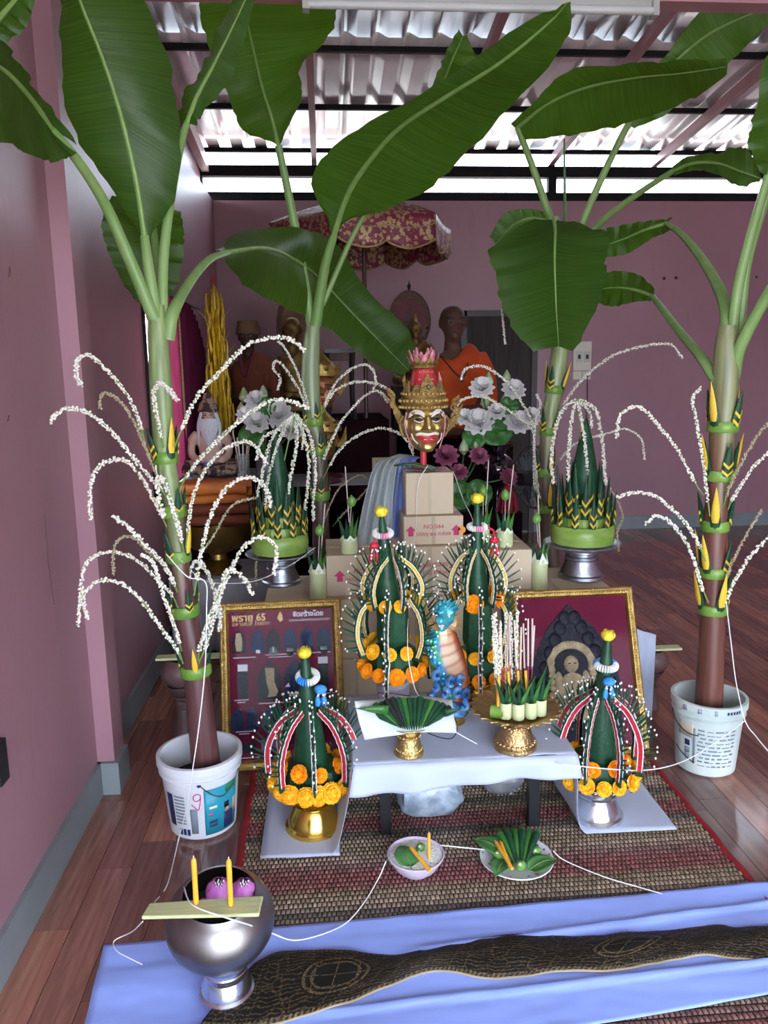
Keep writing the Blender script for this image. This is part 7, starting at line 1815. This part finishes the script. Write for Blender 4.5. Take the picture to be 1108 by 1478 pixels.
def seated(label, base, H, skin, robe, facing=0, shoulder='R', hands='lap', robe_both=False, cat='statue', name='seated_figure', face=True, hat=None):
    """cross legged figure of seated height H facing -y"""
    t = thing(name, label, cat, (base[0], base[1], base[2] + .022 * H), rz=facing); hd = H * .27
    b = MB(); nb_ = Vector((0, 0, H - hd * .95))
    b.ell((0, 0, H * .16), (H * .22, H * .16, H * .16), 16, 10); b.tube([(0, 0, H * .12), (0, 0, H * .35), (0, -.01 * H, H * .52), (0, 0, H * .64)], [H * .18, H * .17, H * .20, H * .11], 18, flat=.72)
    b.tube([(0, 0, H * .60), (0, -.01 * H, H - hd * .7)], [H * .075, H * .062], 12)
    head_mb(b, (0, -.01 * H, H - hd * .5), hd)
    for s in (-1, 1):
        b.tube(catmull([(s * H * .17, 0, H * .58), (s * H * .245, .01 * H, H * .47), (s * H * .25, -.03 * H, H * .30), (s * H * .16, -.16 * H, H * .22), (s * H * .03, -.21 * H, H * .21)], 16), [H * .078] * 4 + [H * .062] * 6 + [H * .045] * 6, 10)
        b.tube(catmull([(s * H * .10, -.02 * H, H * .10), (s * H * .30, -.12 * H, H * .085), (s * H * .24, -.26 * H, H * .07), (-s * H * .06, -.27 * H, H * .07)], 14), [H * .10] * 6 + [H * .07] * 5 + [H * .05] * 3, 10)
        for q in range(4): b.tube([(s * H * .03, -.215 * H, H * (.205 + .012 * q)), (-s * H * .035, -.235 * H, H * (.200 + .012 * q))], H * .013, 6)
    bd = blob('body', b, H * .017, skin, t, 3)
    if face: face_parts(bd, (0, -.01 * H, H - hd * .5), hd)
    # robe: sheet over the torso and one shoulder, and over the legs
    r = MB(); sgn = 1 if shoulder == 'L' else -1
    r.tube([(0, 0, H * .10), (0, 0, H * .34), (-sgn * .0, -.01 * H, H * .50), (sgn * .02 * H, -.005 * H, H * .56)], [H * .205, H * .190, H * .215, H * .185], 20, flat=.76)
    r.tube(catmull([(sgn * -.14 * H, -.10 * H, H * .42), (sgn * .05 * H, -.115 * H, H * .55), (sgn * .15 * H, -.03 * H, H * .645), (sgn * .15 * H, .09 * H, H * .56)], 14), [H * .06, H * .075] + [H * .085] * 10 + [H * .08, H * .05], 10, flat=.55)
    r.tube(catmull([(sgn * .18 * H, 0, H * .615), (sgn * .255 * H, .01 * H, H * .47), (sgn * .265 * H, -.03 * H, H * .28), (sgn * .22 * H, -.08 * H, H * .14)], 14), [H * .088] * 5 + [H * .085] * 5 + [H * .10] * 4, 12)
    r.ell((0, -.06 * H, H * .088), (H * .36, H * .26, H * .095), 20, 10)
    if robe_both: r.tube(catmull([(-sgn * .17 * H, 0, H * .61), (-sgn * .25 * H, .01 * H, H * .46), (-sgn * .26 * H, -.03 * H, H * .28)], 10), H * .085, 12)
    blob('robe', r, H * .018, robe, t, 3)
    return t, bd, hd
# monk with shaven head
Hm = at(648, 443, 5.0).z - zC_
t, bd, hd = seated('shaven headed monk figure in a bright orange robe beside the dark door', (at(655, 600, 5.0).x, 5.06, zC_), Hm, SKIN, ROBE, R(4), 'L')
MB().tube(catmull([(-.10, -.10, Hm * .62), (-.03, -.17, Hm * .50), (.02, -.175, Hm * .46), (.06, -.15, Hm * .52), (.07, -.09, Hm * .63)], 20), .004, 6).build('cord_necklace', MBLACK, t); MB().ell((.015, -.185, Hm * .45), (.016, .008, .022), 10, 8).build('pendant', SILVER, t)
# sage with brown hat, dark
Hs = at(350, 470, 5.15).z - zD_
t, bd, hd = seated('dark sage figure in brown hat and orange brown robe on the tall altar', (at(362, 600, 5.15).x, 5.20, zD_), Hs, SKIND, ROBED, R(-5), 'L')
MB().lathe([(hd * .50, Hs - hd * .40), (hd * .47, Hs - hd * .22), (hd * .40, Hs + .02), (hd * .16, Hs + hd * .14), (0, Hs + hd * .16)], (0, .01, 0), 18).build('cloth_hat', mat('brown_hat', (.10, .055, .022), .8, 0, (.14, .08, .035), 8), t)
MB().tube(catmull([(-.05, -.09, Hs * .70), (0, -.15, Hs * .45), (.05, -.09, Hs * .70)], 12), .012, 8).build('dark_collar', mat('wine_scarf', (.10, .008, .02), .7), t)
# gold figures
Hg = at(420, 455, 5.35).z - zD_
t, bd, hd = seated('dull gold seated figure behind the back left plant', (at(424, 560, 5.5).x, 5.54, zD_), Hg * .98, OLDG, OLDG, 0, 'L', face=False)
Hg2 = .46; zG2 = at(601, 462, 5.56).z - Hg2
MB().box((0, 0, 0), (.34, .26, zG2 - zC_)).build('figure_plinth', DWD, smooth=False, origin=None).location = (at(600, 560, 5.56).x, 5.56, (zG2 + zC_) / 2)
tag(bpy.data.objects['figure_plinth'], 'dark wooden plinth under the small gold image', 'plinth')
t, bd, hd = seated('small gold seated image left of the monk figure', (at(600, 560, 5.56).x, 5.56, zG2 + .002), Hg2 * .96, OLDG, OLDG, 0, 'L', face=False)
MB().lathe([(hd * .16, Hg2 * .95), (hd * .12, Hg2 * .99), (.004, Hg2 * 1.07), (0, Hg2 * 1.08)], seg=10).build('flame_finial', GOLDP, t)

# ornate oval fans on stands
FANW = mat('carved_brown_wood', (.085, .030, .020), .45, 0, (.13, .05, .03), 30, bump=.5, bscale=70); FANI = mat('fan_maroon', (.13, .025, .035), .6, 0, (.17, .04, .05), 12)
def ofan(label, px0, px1, py0, py1, Yf, zbase, m_in, tip):
    c = at((px0 + px1) / 2, (py0 + py1) / 2, Yf); rx = (px1 - px0) / 2 * Yf / FPX; rz_ = (py1 - py0) / 2 * Yf / FPX
    t = thing('oval_fan', label, 'fan', (c.x, Yf, zbase)); cz = c.z - zbase
    def el(k, f): a = 2 * PI * k / 32; s = 1 - .14 * max(0, -math.sin(a)); return (rx * f * math.cos(a) * s, rz_ * f * math.sin(a))
    MB().prism([el(k, 1) for k in range(32)], -.012, .012, Matrix.Translation((0, 0, cz)) @ Matrix.Rotation(PI / 2, 4, 'X')).build('panel', FANW, t, True, 30)
    MB().prism([el(k, .74) for k in range(32)], .010, .016, Matrix.Translation((0, 0, cz)) @ Matrix.Rotation(PI / 2, 4, 'X')).build('inlay', m_in, t, True, 30)
    MB().prism([(el(k, .30)[0], el(k, .36)[1]) for k in range(32)], .014, .022, Matrix.Translation((0, 0, cz - .01)) @ Matrix.Rotation(PI / 2, 4, 'X')).build('medallion', FANW, t, True, 30)
    MB().tube([(el(k % 32, .97)[0], -.014, cz + el(k % 32, .97)[1]) for k in range(33)], .006, 6).build('rim', FANW, t)
    mb = MB()
    for k in range(32): mb.ell((el(k, .86)[0], -.014, cz + el(k, .86)[1]), (.011, .005, .011), 8, 5)
    mb.build('carved_border', mat('carved_border_brown', (.16, .06, .04), .45), t)  # border beads in a lighter brown than the panel
    MB().tube([(0, 0, .012), (0, 0, cz - rz_ * .9)], .010, 8).build('handle', FANW, t)
    MB().lathe([(.06, 0), (.06, .012), (.02, .03), (0, .03)], seg=14).build('stand', FANW, t)
    if tip: MB().lathe([(.006, 0), (.012, .02), (.016, .035), (.004, .055), (0, .085)], (0, 0, cz + rz_ - .005), 8).build('finial', MBLACK, t)
ofan('dark carved oval fan with a finial behind the monk figure', 560, 621, 421, 510, 5.75, zC_, FANI, True)
ofan('brown carved oval fan behind the dull gold figure', 400, 448, 425, 520, 5.78, zD_, mat('fan_tan', (.20, .085, .05), .6, 0, (.26, .12, .07), 10), False)

# gold heads on red stands (on the dark altar table)
def small_mask(label, px, py0, py1, Yh, zb, facec):
    c = at(px, (py0 + py1) / 2, Yh); h_ = (py1 - py0) * Yh / FPX
    t = thing('gold_mask', label, 'mask', (c.x, Yh, zb)); cz = c.z - zb
    b = MB(); head_mb(b, (0, 0, cz - h_ * .12), h_ * .70, wide=.42); hd_ = blob('face', b, h_ * .018, facec, t, 2); face_parts(hd_, (0, 0, cz - h_ * .12), h_ * .70)
    MB().tube([(-h_ * .12, -h_ * .262, cz - h_ * .29), (0, -h_ * .30, cz - h_ * .30), (h_ * .12, -h_ * .262, cz - h_ * .29)], h_ * .022, 8).build('red_lips', MRED, hd_)
    cr_ = MB().lathe([(h_ * .33, cz + h_ * .10), (h_ * .36, cz + h_ * .12), (h_ * .35, cz + h_ * .20), (h_ * .28, cz + h_ * .24), (h_ * .26, cz + h_ * .30), (h_ * .16, cz + h_ * .38), (h_ * .07, cz + h_ * .48), (0, cz + h_ * .56)], seg=24).build('crown', GOLDP, t, angle=30)
    for k in range(12):
        a = 2 * PI * k / 12; M = RZ(a); MB().add([M @ Vector((h_ * .35, -h_ * .08, cz + h_ * .16)), M @ Vector((h_ * .35, h_ * .08, cz + h_ * .16)), M @ Vector((h_ * .33, 0, cz + h_ * .34)), M @ Vector((h_ * .30, 0, cz + h_ * .16))], [(0, 1, 2), (0, 2, 3), (1, 3, 2), (0, 3, 1)]).build('crown_leaf', GOLDP, cr_, smooth=False)
    for s in (-1, 1): MB().tube([(s * h_ * .30, 0, cz - h_ * .2), (s * h_ * .40, .0, cz - h_ * .05), (s * h_ * .44, 0, cz + h_ * .18)], [h_ * .05, h_ * .06, h_ * .01], 8).build('ear_flame', GOLDP, t)
    MB().tube([(0, 0, .01), (0, 0, cz - h_ * .35)], h_ * .07, 10).build('post', MRED, t); MB().lathe([(h_ * .34, 0), (h_ * .33, .01), (h_ * .10, .03), (0, .03)], seg=20).build('stand', mat('wine_stand', (.10, .01, .03), .4), t)
small_mask('gold crowned head with a red face above the lower head', 464, 512, 592, 4.78, zB_, mat('red_gold_face', (.28, .06, .03), .4, .4, (.40, .22, .08), 30))
small_mask('gold crowned head low on the dark altar table', 466, 592, 668, 4.56, zB_, GOLDP)
# small carved black table
zt_b = at(480, 505, 5.3).z
cb = thing('carved_stand', 'small black carved stand behind the gold heads', 'stand', (at(490, 540, 5.2).x, 5.16, zD_)); wv_ = 18 * 5.3 / FPX
MB().box((0, 0, zt_b - zD_ - .012), (wv_ * 2.2, .2, .024)).build('top', MBLACK, cb, smooth=False); MB().box((0, -.06, zt_b - zD_ - .05), (wv_ * 1.9, .015, .05)).build('carved_apron', FANW, cb, smooth=False)
for sx in (-1, 1): MB().tube([(sx * wv_ * .95, -.06, zt_b - zD_ - .02), (sx * wv_ * .85, -.06, (zt_b - zD_) * .5), (sx * wv_ * 1.0, -.06, 0)], [.022, .014, .022], 8).build('leg', MBLACK, cb)
for sx in (-1, 1): MB().tube([(sx * wv_ * .95, .07, zt_b - zD_ - .02), (sx * wv_ * 1.0, .07, 0)], .016, 8).build('leg', MBLACK, cb)

# ---- white bearded sage
Yh = 4.62; Hh_ = at(302, 568, Yh).z - zA
hx = at(303, 640, Yh).x
LEO = mat('leopard_cloth', (.30, .21, .15), .7, 0, (.035, .022, .018), 26, thr=(.46, .52)); WHB = mat('white_beard', (.66, .70, .72), .7, 0, (.50, .55, .58), 40, stretch=(8, 8, 1), bump=.4, bscale=60)
t = thing('sage_figure', 'white bearded sage figure in leopard wrap seated on the white topped table', 'statue', (hx, Yh, zA + .02 * Hh_), rz=R(6)); H = Hh_ * .84; hd = H * .25; hc_ = Vector((0, -.01, H - hd * .55))
b = MB(); b.tube([(0, 0, H * .10), (0, 0, H * .34), (0, 0, H * .56), (0, 0, H * .64)], [H * .17, H * .16, H * .19, H * .10], 16, flat=.7); b.tube([(0, 0, H * .6), (0, -.01, H * .75)], H * .07, 10); head_mb(b, hc_, hd)
for s in (-1, 1):
    b.tube(catmull([(s * H * .16, 0, H * .60), (s * H * .25, 0, H * .48), (s * H * .26, -.04 * H, H * .30), (s * H * .15, -.17 * H, H * .22)], 14), [H * .075] * 5 + [H * .055] * 9, 10)
    for q in range(4): b.tube([(s * H * .15, -.17 * H, H * (.20 + .014 * q)), (s * H * .09, -.215 * H, H * (.195 + .014 * q))], H * .013, 6)
bd = blob('body', b, H * .018, SKINL, t, 3); face_parts(bd, hc_, hd)
b = MB(); b.ell((0, -.05 * H, H * .09), (H * .42, H * .30, H * .10), 18, 10)
for s in (-1, 1): b.tube(catmull([(s * H * .10, 0, H * .10), (s * H * .38, -.12 * H, H * .12), (s * H * .28, -.30 * H, H * .09), (-s * H * .05, -.30 * H, H * .08)], 12), [H * .12] * 6 + [H * .08] * 6, 10)
blob('wrap', b, H * .02, LEO, t, 3)
mb = MB()
for k in range(17):
    u = (k - 8) / 8; p0 = hc_ + Vector((u * hd * .34, -hd * (.36 - .16 * u * u), -hd * .22)); L_ = H * (.46 - .14 * abs(u))
    mb.tube(catmull([p0, p0 + Vector((u * .01, -.030 + .01 * abs(u), -L_ * .4)), p0 + Vector((u * .02 - u * .03, -.030, -L_))], 9), [hd * .07, hd * .085, hd * .085, hd * .08, hd * .07, hd * .06, hd * .045, hd * .03, hd * .006], 7)
mb.build('beard', WHB, t)
for s in (-1, 1):
    mb = MB()
    for k in range(6):
        p0 = hc_ + Vector((s * hd * (.36 + .04 * k % .1), -hd * .15 + k * hd * .09, hd * .15)); mb.tube(catmull([p0, p0 + Vector((s * .020, -.01, -H * .2)), p0 + Vector((s * .018, -.02, -H * (.46 + .02 * (k % 3))))], 9), [hd * .06] * 5 + [hd * .05, hd * .04, hd * .025, hd * .006], 7)
    mb.build('long_hair', WHB, t)
for k in range(5):
    z = hc_.z + hd * (.28 + .13 * k); r = hd * (.50 - .05 * k); MB().tube([(r * math.cos(2 * PI * i / 18) , r * math.sin(2 * PI * i / 18) * 1.05 + .01, z + hd * .05 * math.sin(2 * PI * i / 9 + k)) for i in range(19)], hd * .11, 8).build('turban_roll', LEO, t)
MB().lathe([(hd * .34, hc_.z + hd * .8), (hd * .26, hc_.z + hd * 1.1), (hd * .20, hc_.z + hd * 1.25), (0, hc_.z + hd * 1.3)], (0, .01, 0), 14).build('topknot', LEO, t)
MB().box((-.01, -.235 * H, H * .17), (.05, .012, .035)).build('blue_box', mat('blue_small', (.02, .08, .40), .4), t, smooth=False)
# ---- golden leaf spire
Yg = 4.85; gx = at(318, 600, Yg).x
t = thing('golden_leaf_spire', 'tall spire of folded golden yellow leaves with a red tip', 'offering', (gx, Yg, zA))
GL = mat('golden_leaf', (.66, .42, .015), .5, .1, (.50, .29, .01), 30); H = at(320, 402, Yg).z - zA
MB().lathe([(.05, 0), (.055, .1), (.045, H * .5), (.022, H * .8), (.006, H * .94)], seg=12).build('core', mat('core_brown', (.20, .12, .03), .7), t)
rnd = random.Random(8)
for L_ in range(11):
    z = H * (.16 + .062 * L_); rr = .062 - .0038 * L_
    for k in range(7):
        a = 2 * PI * (k + .5 * (L_ % 2)) / 7 + rnd.uniform(-.1, .1); d = Vector((math.cos(a), math.sin(a), 0)); p0 = d * rr * .8 + Vector((0, 0, z - .02)); s_ = Vector((-math.sin(a), math.cos(a), 0)); Lh = rnd.uniform(.17, .26); rows = []
        for j in range(5):
            v = j / 4; c = p0 + d * (.024 * math.sin(PI * v) - .004 * v + .03 * (L_ % 3 == k % 3) * v * v) + Vector((0, 0, Lh * v)); w = .014 * math.sin(PI * (.25 + .75 * v)) + .0008
            rows.append([c - s_ * w, c + d * .008, c + s_ * w])
        o = MB().grid(rows).build('golden_blade', GL, t); solid(o, .0015)
for k in range(12):
    a = rnd.random() * 6.28; z = H * rnd.uniform(.3, .8); p0 = Vector((.05 * math.cos(a), .05 * math.sin(a), z)); MB().tube([p0, p0 + Vector((.06 * math.cos(a), .06 * math.sin(a), .07))], [.003, .001], 5).build('straw', mat('straw', (.50, .38, .16), .7), t)
MB().lathe([(.03, H * .84), (.034, H * .86), (.026, H * .88), (.03, H * .90), (.012, H * .95), (.008, H * .97)], seg=12).build('tiered_top', GOLDP, t); MB().lathe([(.009, H * .96), (.007, H), (0, H * 1.05)], seg=8).build('red_tip', REDT, t)

# ---- folded robes on a brass bowl
Yr = 4.16; c = at(312, 745, Yr); s_ = Yr / FPX
BRS = mat('old_brass', (.30, .20, .06), .35, .9, (.22, .14, .04), 10)
t = thing('brass_bowl', 'old brass footed bowl under the folded orange robes', 'bowl', (c.x, Yr, zLw)); hb2 = at(312, 752, Yr).z - zLw
MB().lathe([(.12, 0), (.125, .01), (.10, .03), (.05, hb2 * .25), (.045, hb2 * .35), (.06, hb2 * .38), (.14, hb2 * .50), (.185, hb2 * .72), (.195, hb2), (.18, hb2), (.17, hb2 * .74), (0, hb2 * .45)], seg=36).build('shell', BRS, t, angle=35)
ROBO = mat('folded_orange_robe', (.52, .15, .02), .75, 0, (.40, .10, .014), 8, bump=.2, bscale=20); ROBR = mat('folded_brown_robe', (.17, .035, .012), .8, 0, (.12, .025, .009), 8, bump=.2, bscale=20)
def fold_cloth(label, c, w, d, h, m, seed, layers=3, name='folded_robe'):
    t = thing(name, label, 'robe', c)
    for k in range(layers):
        rows = []
        for j in range(9):
            a = PI * j / 8 - PI / 2; rows.append([Vector((-w / 2 + w * i / 20 + .006 * noise.noise(Vector((i * .3, j, seed + k))), -d / 2 - math.cos(a) * h / layers * .5 + .010 * noise.noise(Vector((i * .25, k, seed))), h / layers * (k + .5) + math.sin(a) * h / layers * .5 + .006 * noise.noise(Vector((i * .22, 5, seed + k))))) for i in range(21)])
        top = [Vector((p.x, d / 2, p.z)) for p in rows[-1]]; bot = [Vector((p.x, d / 2, p.z)) for p in rows[0]]
        o = MB().grid([bot] + rows + [top, bot]).build('fold', m, t, True, 60)
        for e in (0, 20): pass
    return t
p = at(313, 735, Yr)
fold_cloth('brown orange folded robe at the bottom of the pile on the brass bowl', (at(310, 740, Yr).x, Yr + .02, zLw + hb2 + .002), .40, .30, at(312, 722, Yr).z - zLw - hb2, ROBR, 3, 2)
fold_cloth('bright orange folded robe on top of the pile on the brass bowl', (at(310, 720, Yr).x, Yr + .01, at(312, 722, Yr).z + .004), .37, .28, at(312, 697, Yr).z - at(312, 722, Yr).z, ROBO, 6, 2)

# ---- flower vases
WLOT = mat('white_lotus', (.86, .84, .82), .6, 0, (.80, .77, .76), 30); PLOT = mat('pink_lotus', (.34, .07, .15), .6, 0, (.42, .13, .22), 20); GBUD = mat('green_bud', (.22, .36, .12), .5, 0, (.50, .52, .36), 14, stretch=(1, 1, 3))
def petals(parent, c, r, m, n=8, layers=3, up_=.5, M0=None):
    M0 = M0 or Matrix.Identity(3)
    mb = MB()
    for L_ in range(layers):
        for k in range(n):
            a = 2 * PI * (k + .5 * L_) / n; el_ = up_ + .30 * L_; rows = []
            for j in range(5):
                v = j / 4; rad = r * v * math.cos(el_) * (1 - .1 * L_); z = r * (v ** 1.4) * math.sin(el_) + r * .1 * v * v; w = r * .34 * math.sin(PI * (.12 + .82 * v))
                rows.append([Vector(c) + M0 @ (RZ(a) @ Vector((rad, s * w, z + .25 * w * s * s))) for s in (-1, 0, 1)])
            mb.grid(rows)
    mb.ell(Vector(c) + M0 @ Vector((0, 0, r * .25)), r * .16, 8, 6)
    return mb.build('lotus_flower', m, parent, True, 80)
def bouquet(label, base, vase_prof, vm, flowers, buds, leaves, Yv, name='flower_vase', pads=()):
    t = thing(name, label, 'flower vase', base); b0 = Vector(base)
    if vase_prof: MB().lathe(vase_prof, seg=28, wob=lambda a, z: 1 + .03 * math.sin(9 * a)).build('vase', vm, t, angle=50)
    topz = max(p[1] for p in vase_prof) - .02
    for k, (px, py, r, m_) in enumerate(flowers):
        c = at(px, py, Yv - .06 - .03 * (k % 3)) - b0; d = Vector((c.x * .8, -.55, .45)); petals(t, c, r, m_, 10, 4, .12, frame_to(d)); MB().tube(catmull([(0, 0, topz), Vector((c.x * .6, c.y * .5, (topz + c.z) / 2)), c], 8), .005, 5).build('stem', LEAFG, t)
    for px, py, r in buds:
        c = at(px, py, Yv - .03) - b0; MB().lathe([(r * .3, -r * 1.2), (r, -r * .4), (r * .8, r * .5), (r * .25, r * 1.5), (0, r * 1.8)], c, 10).build('lotus_bud', GBUD, t); MB().tube([(0, 0, topz), c - Vector((0, 0, r))], .004, 5).build('stem', LEAFG, t)
    for k, (px, py, r) in enumerate(leaves):
        c = at(px, py, Yv - .09) - b0; M = frame_to(Vector((c.x, -.9, .35))); o = MB().grid([[c + M @ Vector((r * q * math.cos(a * PI / 8), r * q * math.sin(a * PI / 8), r * .18 * q * q + .01 * math.sin(a * 1.7) * q)) for a in range(17)] for q in (.02, .35, .7, 1)]).build('lotus_leaf', LEAFG, t, True, 80); solid(o, .002); MB().tube([(0, 0, topz), c], .004, 5).build('stem', LEAFG, t)
    return t
Yv = 4.42; vb = (at(718, 735, Yv).x, Yv, zE_); hv = at(718, 640, Yv).z - zE_
bouquet('white lotus bouquet in a dark purple glass vase before the dark door', vb, [(.05, 0), (.075, .01), (.06, .05), (.035, hv * .28), (.045, hv * .38), (.105, hv * .55), (.11, hv * .66), (.07, hv * .78), (.04, hv * .84), (.045, hv * .90), (.095, hv), (.085, hv), (.035, hv * .88), (0, hv * .8)],
    mat('purple_black_glass', (.018, .006, .016), .08, 0, spec=.7, coat=.5), [(690, 612, .095, WLOT), (745, 612, .085, WLOT), (695, 562, .075, WLOT), (740, 565, .075, WLOT), (716, 596, .06, WLOT), (765, 603, .065, WLOT), (670, 604, .06, WLOT)],
    [(705, 550, .03), (731, 545, .026), (700, 580, .03), (728, 580, .028)], [(715, 622, .095), (684, 632, .07), (735, 586, .055)], Yv)
Yv = 4.62; zv = zE_; 
bouquet('pink lotus flowers in a low green vase beside the purple vase', (at(665, 720, 4.34).x, 4.34, zE_), [(.05, 0), (.06, .02), (.07, .10), (.05, .16), (.045, .16), (0, .1)], mat('green_glass', (.03, .07, .03), .1, 0, spec=.6),
    [(644, 660, .075, PLOT), (662, 683, .055, PLOT), (690, 660, .06, PLOT), (732, 690, .06, PLOT)], [(669, 647, .03), (686, 648, .026), (655, 700, .02)], [(660, 715, .09), (690, 712, .08)], 4.34)
Yv = 4.5; gx = at(378, 690, Yv)
bouquet('grey white artificial lotus bunch behind the left leaf crown', (at(384, 690, 4.55).x, 4.55, zB_), [(.045, 0), (.055, .02), (.06, .12), (.04, .18), (.035, .18), (0, .1)], mat('grey_glass', (.10, .10, .11), .1, 0, spec=.6),
    [(400, 602, .10, WLOT), (372, 612, .08, WLOT), (420, 622, .08, WLOT), (370, 580, .07, WLOT), (355, 600, .06, WLOT)], [(352, 572, .030), (380, 568, .028), (348, 592, .028), (365, 618, .02), (378, 622, .02)], [(385, 587, .055), (375, 604, .06), (362, 628, .07)], 4.55)
# glass tumbler with brushes
Yt = 4.52; tb_ = at(351, 688, Yt)
t = thing('glass_tumbler', 'clear glass tumbler of thin sticks on the white topped table', 'glass', (tb_.x, Yt, zA)); hg = at(351, 656, Yt).z - zA
MB().lathe([(.034, 0), (.036, .004), (.042, hg), (.039, hg), (.033, .012), (0, .012)], seg=24).build('glass', mat('clear_glass', (.75, .80, .80), .05, 0, trans=.8, spec=.6), t, angle=50)
for k in range(9):
    a = k * .7; MB().tube([(.015 * math.cos(a), .015 * math.sin(a), .015), (.05 * math.cos(a), .03 * math.sin(a), hg + .10 + .02 * (k % 3))], .003, 5).build('thin_stick', WHITEF if k % 2 else WOODSTICK, t)

# ---- standing electric fan
Yf = 4.62; fc = at(768, 690, Yf); rf_ = 46 * Yf / FPX
t = thing('electric_fan', 'dark standing electric fan with wire grille behind the back right plant', 'electric fan', (fc.x + .10, Yf, .003)); cz = fc.z
M = RZ(R(-60)) @ RX(PI / 2)
GRL = mat('fan_grille', (.16, .17, .18), .35, .5); cc = Vector((-.08, 0, cz))
mb = MB()
for s in (-1, 1):
    for k in range(28):
        a = 2 * PI * k / 28; mb.tube([cc + M @ Vector((.03 * math.cos(a), .03 * math.sin(a), s * .06)), cc + M @ Vector((rf_ * .75 * math.cos(a), rf_ * .75 * math.sin(a), s * .055)), cc + M @ Vector((rf_ * math.cos(a), rf_ * math.sin(a), 0))], .0025, 4)
mb.build('grille', GRL, t); MB().tube([cc + M @ Vector((rf_ * math.cos(2 * PI * k / 32), rf_ * math.sin(2 * PI * k / 32), 0)) for k in range(33)], .009, 8).build('grille_ring', GRL, t)
for k in range(3):
    a = 2 * PI * k / 3; rows = [[cc + M @ (RZ(a) @ Vector((rf_ * .82 * v, rf_ * (.08 + .30 * v) * u, .03 * u))) for u in (-1, -.3, .4, 1)] for v in (.12, .45, .8, 1)]
    o = MB().grid(rows).build('blade', mat('fan_blade', (.10, .11, .12), .3), t); solid(o, .003)
MB().lathe([(.05, -.02), (.055, .03), (.04, .13), (0, .14)], cc, 18, M).build('motor', BLACKP, t); MB().tube([(0, 0, .03), (0, 0, cz - .05)], .016, 10).build('pole', BLACKP, t); MB().lathe([(.18, 0), (.18, .015), (.06, .035), (0, .04)], seg=28).build('base', BLACKP, t)
# red tassel and small tray by the vases
rt = thing('red_tassel', 'dark red tassel beside the small offering tray', 'tassel', (at(742, 735, 4.1).x, 4.26, zE_)); rb2 = MB()
for k in range(26): a = k * 2.4; rb2.tube([(0, 0, .16), (.05 * math.cos(a) * math.sqrt(k / 26), .04 * math.sin(a), .10), (.07 * math.cos(a) * math.sqrt(k / 26), .05 * math.sin(a), .0)], .006, 5)
rb2.build('fringe', mat('tassel_red', (.28, .008, .03), .7), rt); MB().ell((0, 0, .165), .018, 10, 8).build('knot', mat('tassel_red', (0, 0, 0)), rt)

# ---- grey blue robe draped behind the box stack
p0 = [at(548, 662, 3.42), at(600, 662, 3.44)]
rows = []
ctrl = [[(575, 655, 3.50), (590, 657, 3.50), (606, 660, 3.50)], [(542, 672, 3.42), (566, 668, 3.40), (600, 668, 3.40)], [(528, 715, 3.40), (556, 715, 3.36), (596, 712, 3.37)], [(518, 760, 3.40), (552, 768, 3.355), (596, 770, 3.37)], [(512, 800, 3.42), (548, 808, 3.36), (590, 808, 3.37)]]
G = [catmull([at(*p) for p in r_], 36) for r_ in ctrl]
cols_ = [catmull([G[j][i] for j in range(5)], 24) for i in range(36)]
for i, c_ in enumerate(cols_):
    for j, p in enumerate(c_): p.y += .020 * math.sin(i * .95 + j * .06) * min(1, j / 6)
rb3 = thing('draped_robe', 'pale grey blue cloth draped behind the stacked boxes', 'cloth')
o = MB().grid(cols_[:24]).build('grey_cloth', mat('grey_green_cloth', (.36, .40, .40), .75, 0, (.42, .45, .45), 6), rb3, True, 80); solid(o, .003)
o = MB().grid(cols_[23:]).build('blue_lining', mat('blue_lining', (.16, .22, .50), .75, 0, (.22, .28, .58), 6), rb3, True, 80); solid(o, .003)
# cardboard support behind the stack that carries the robe
carton('plain cardboard box behind the stack hidden under the grey blue cloth', at(540, 700, 3.62).x, at(600, 700, 3.62).x, 3.57, 3.80, .003, at(575, 668, 3.55).z)
# supports for the back plants: buckets behind the boxes
for nm, (cx_, cy_) in (('left', (at(468, 900, Y2).x, Y2)), ('right', (at(795, 900, Y3).x, Y3))):
    z_ = .0; bk = bucket('white bucket hidden behind the boxes under the back ' + nm + ' plant', (cx_, cy_, .003), rb, rt_, .34, BUCKW); soil(bk, .112, .28, 5)
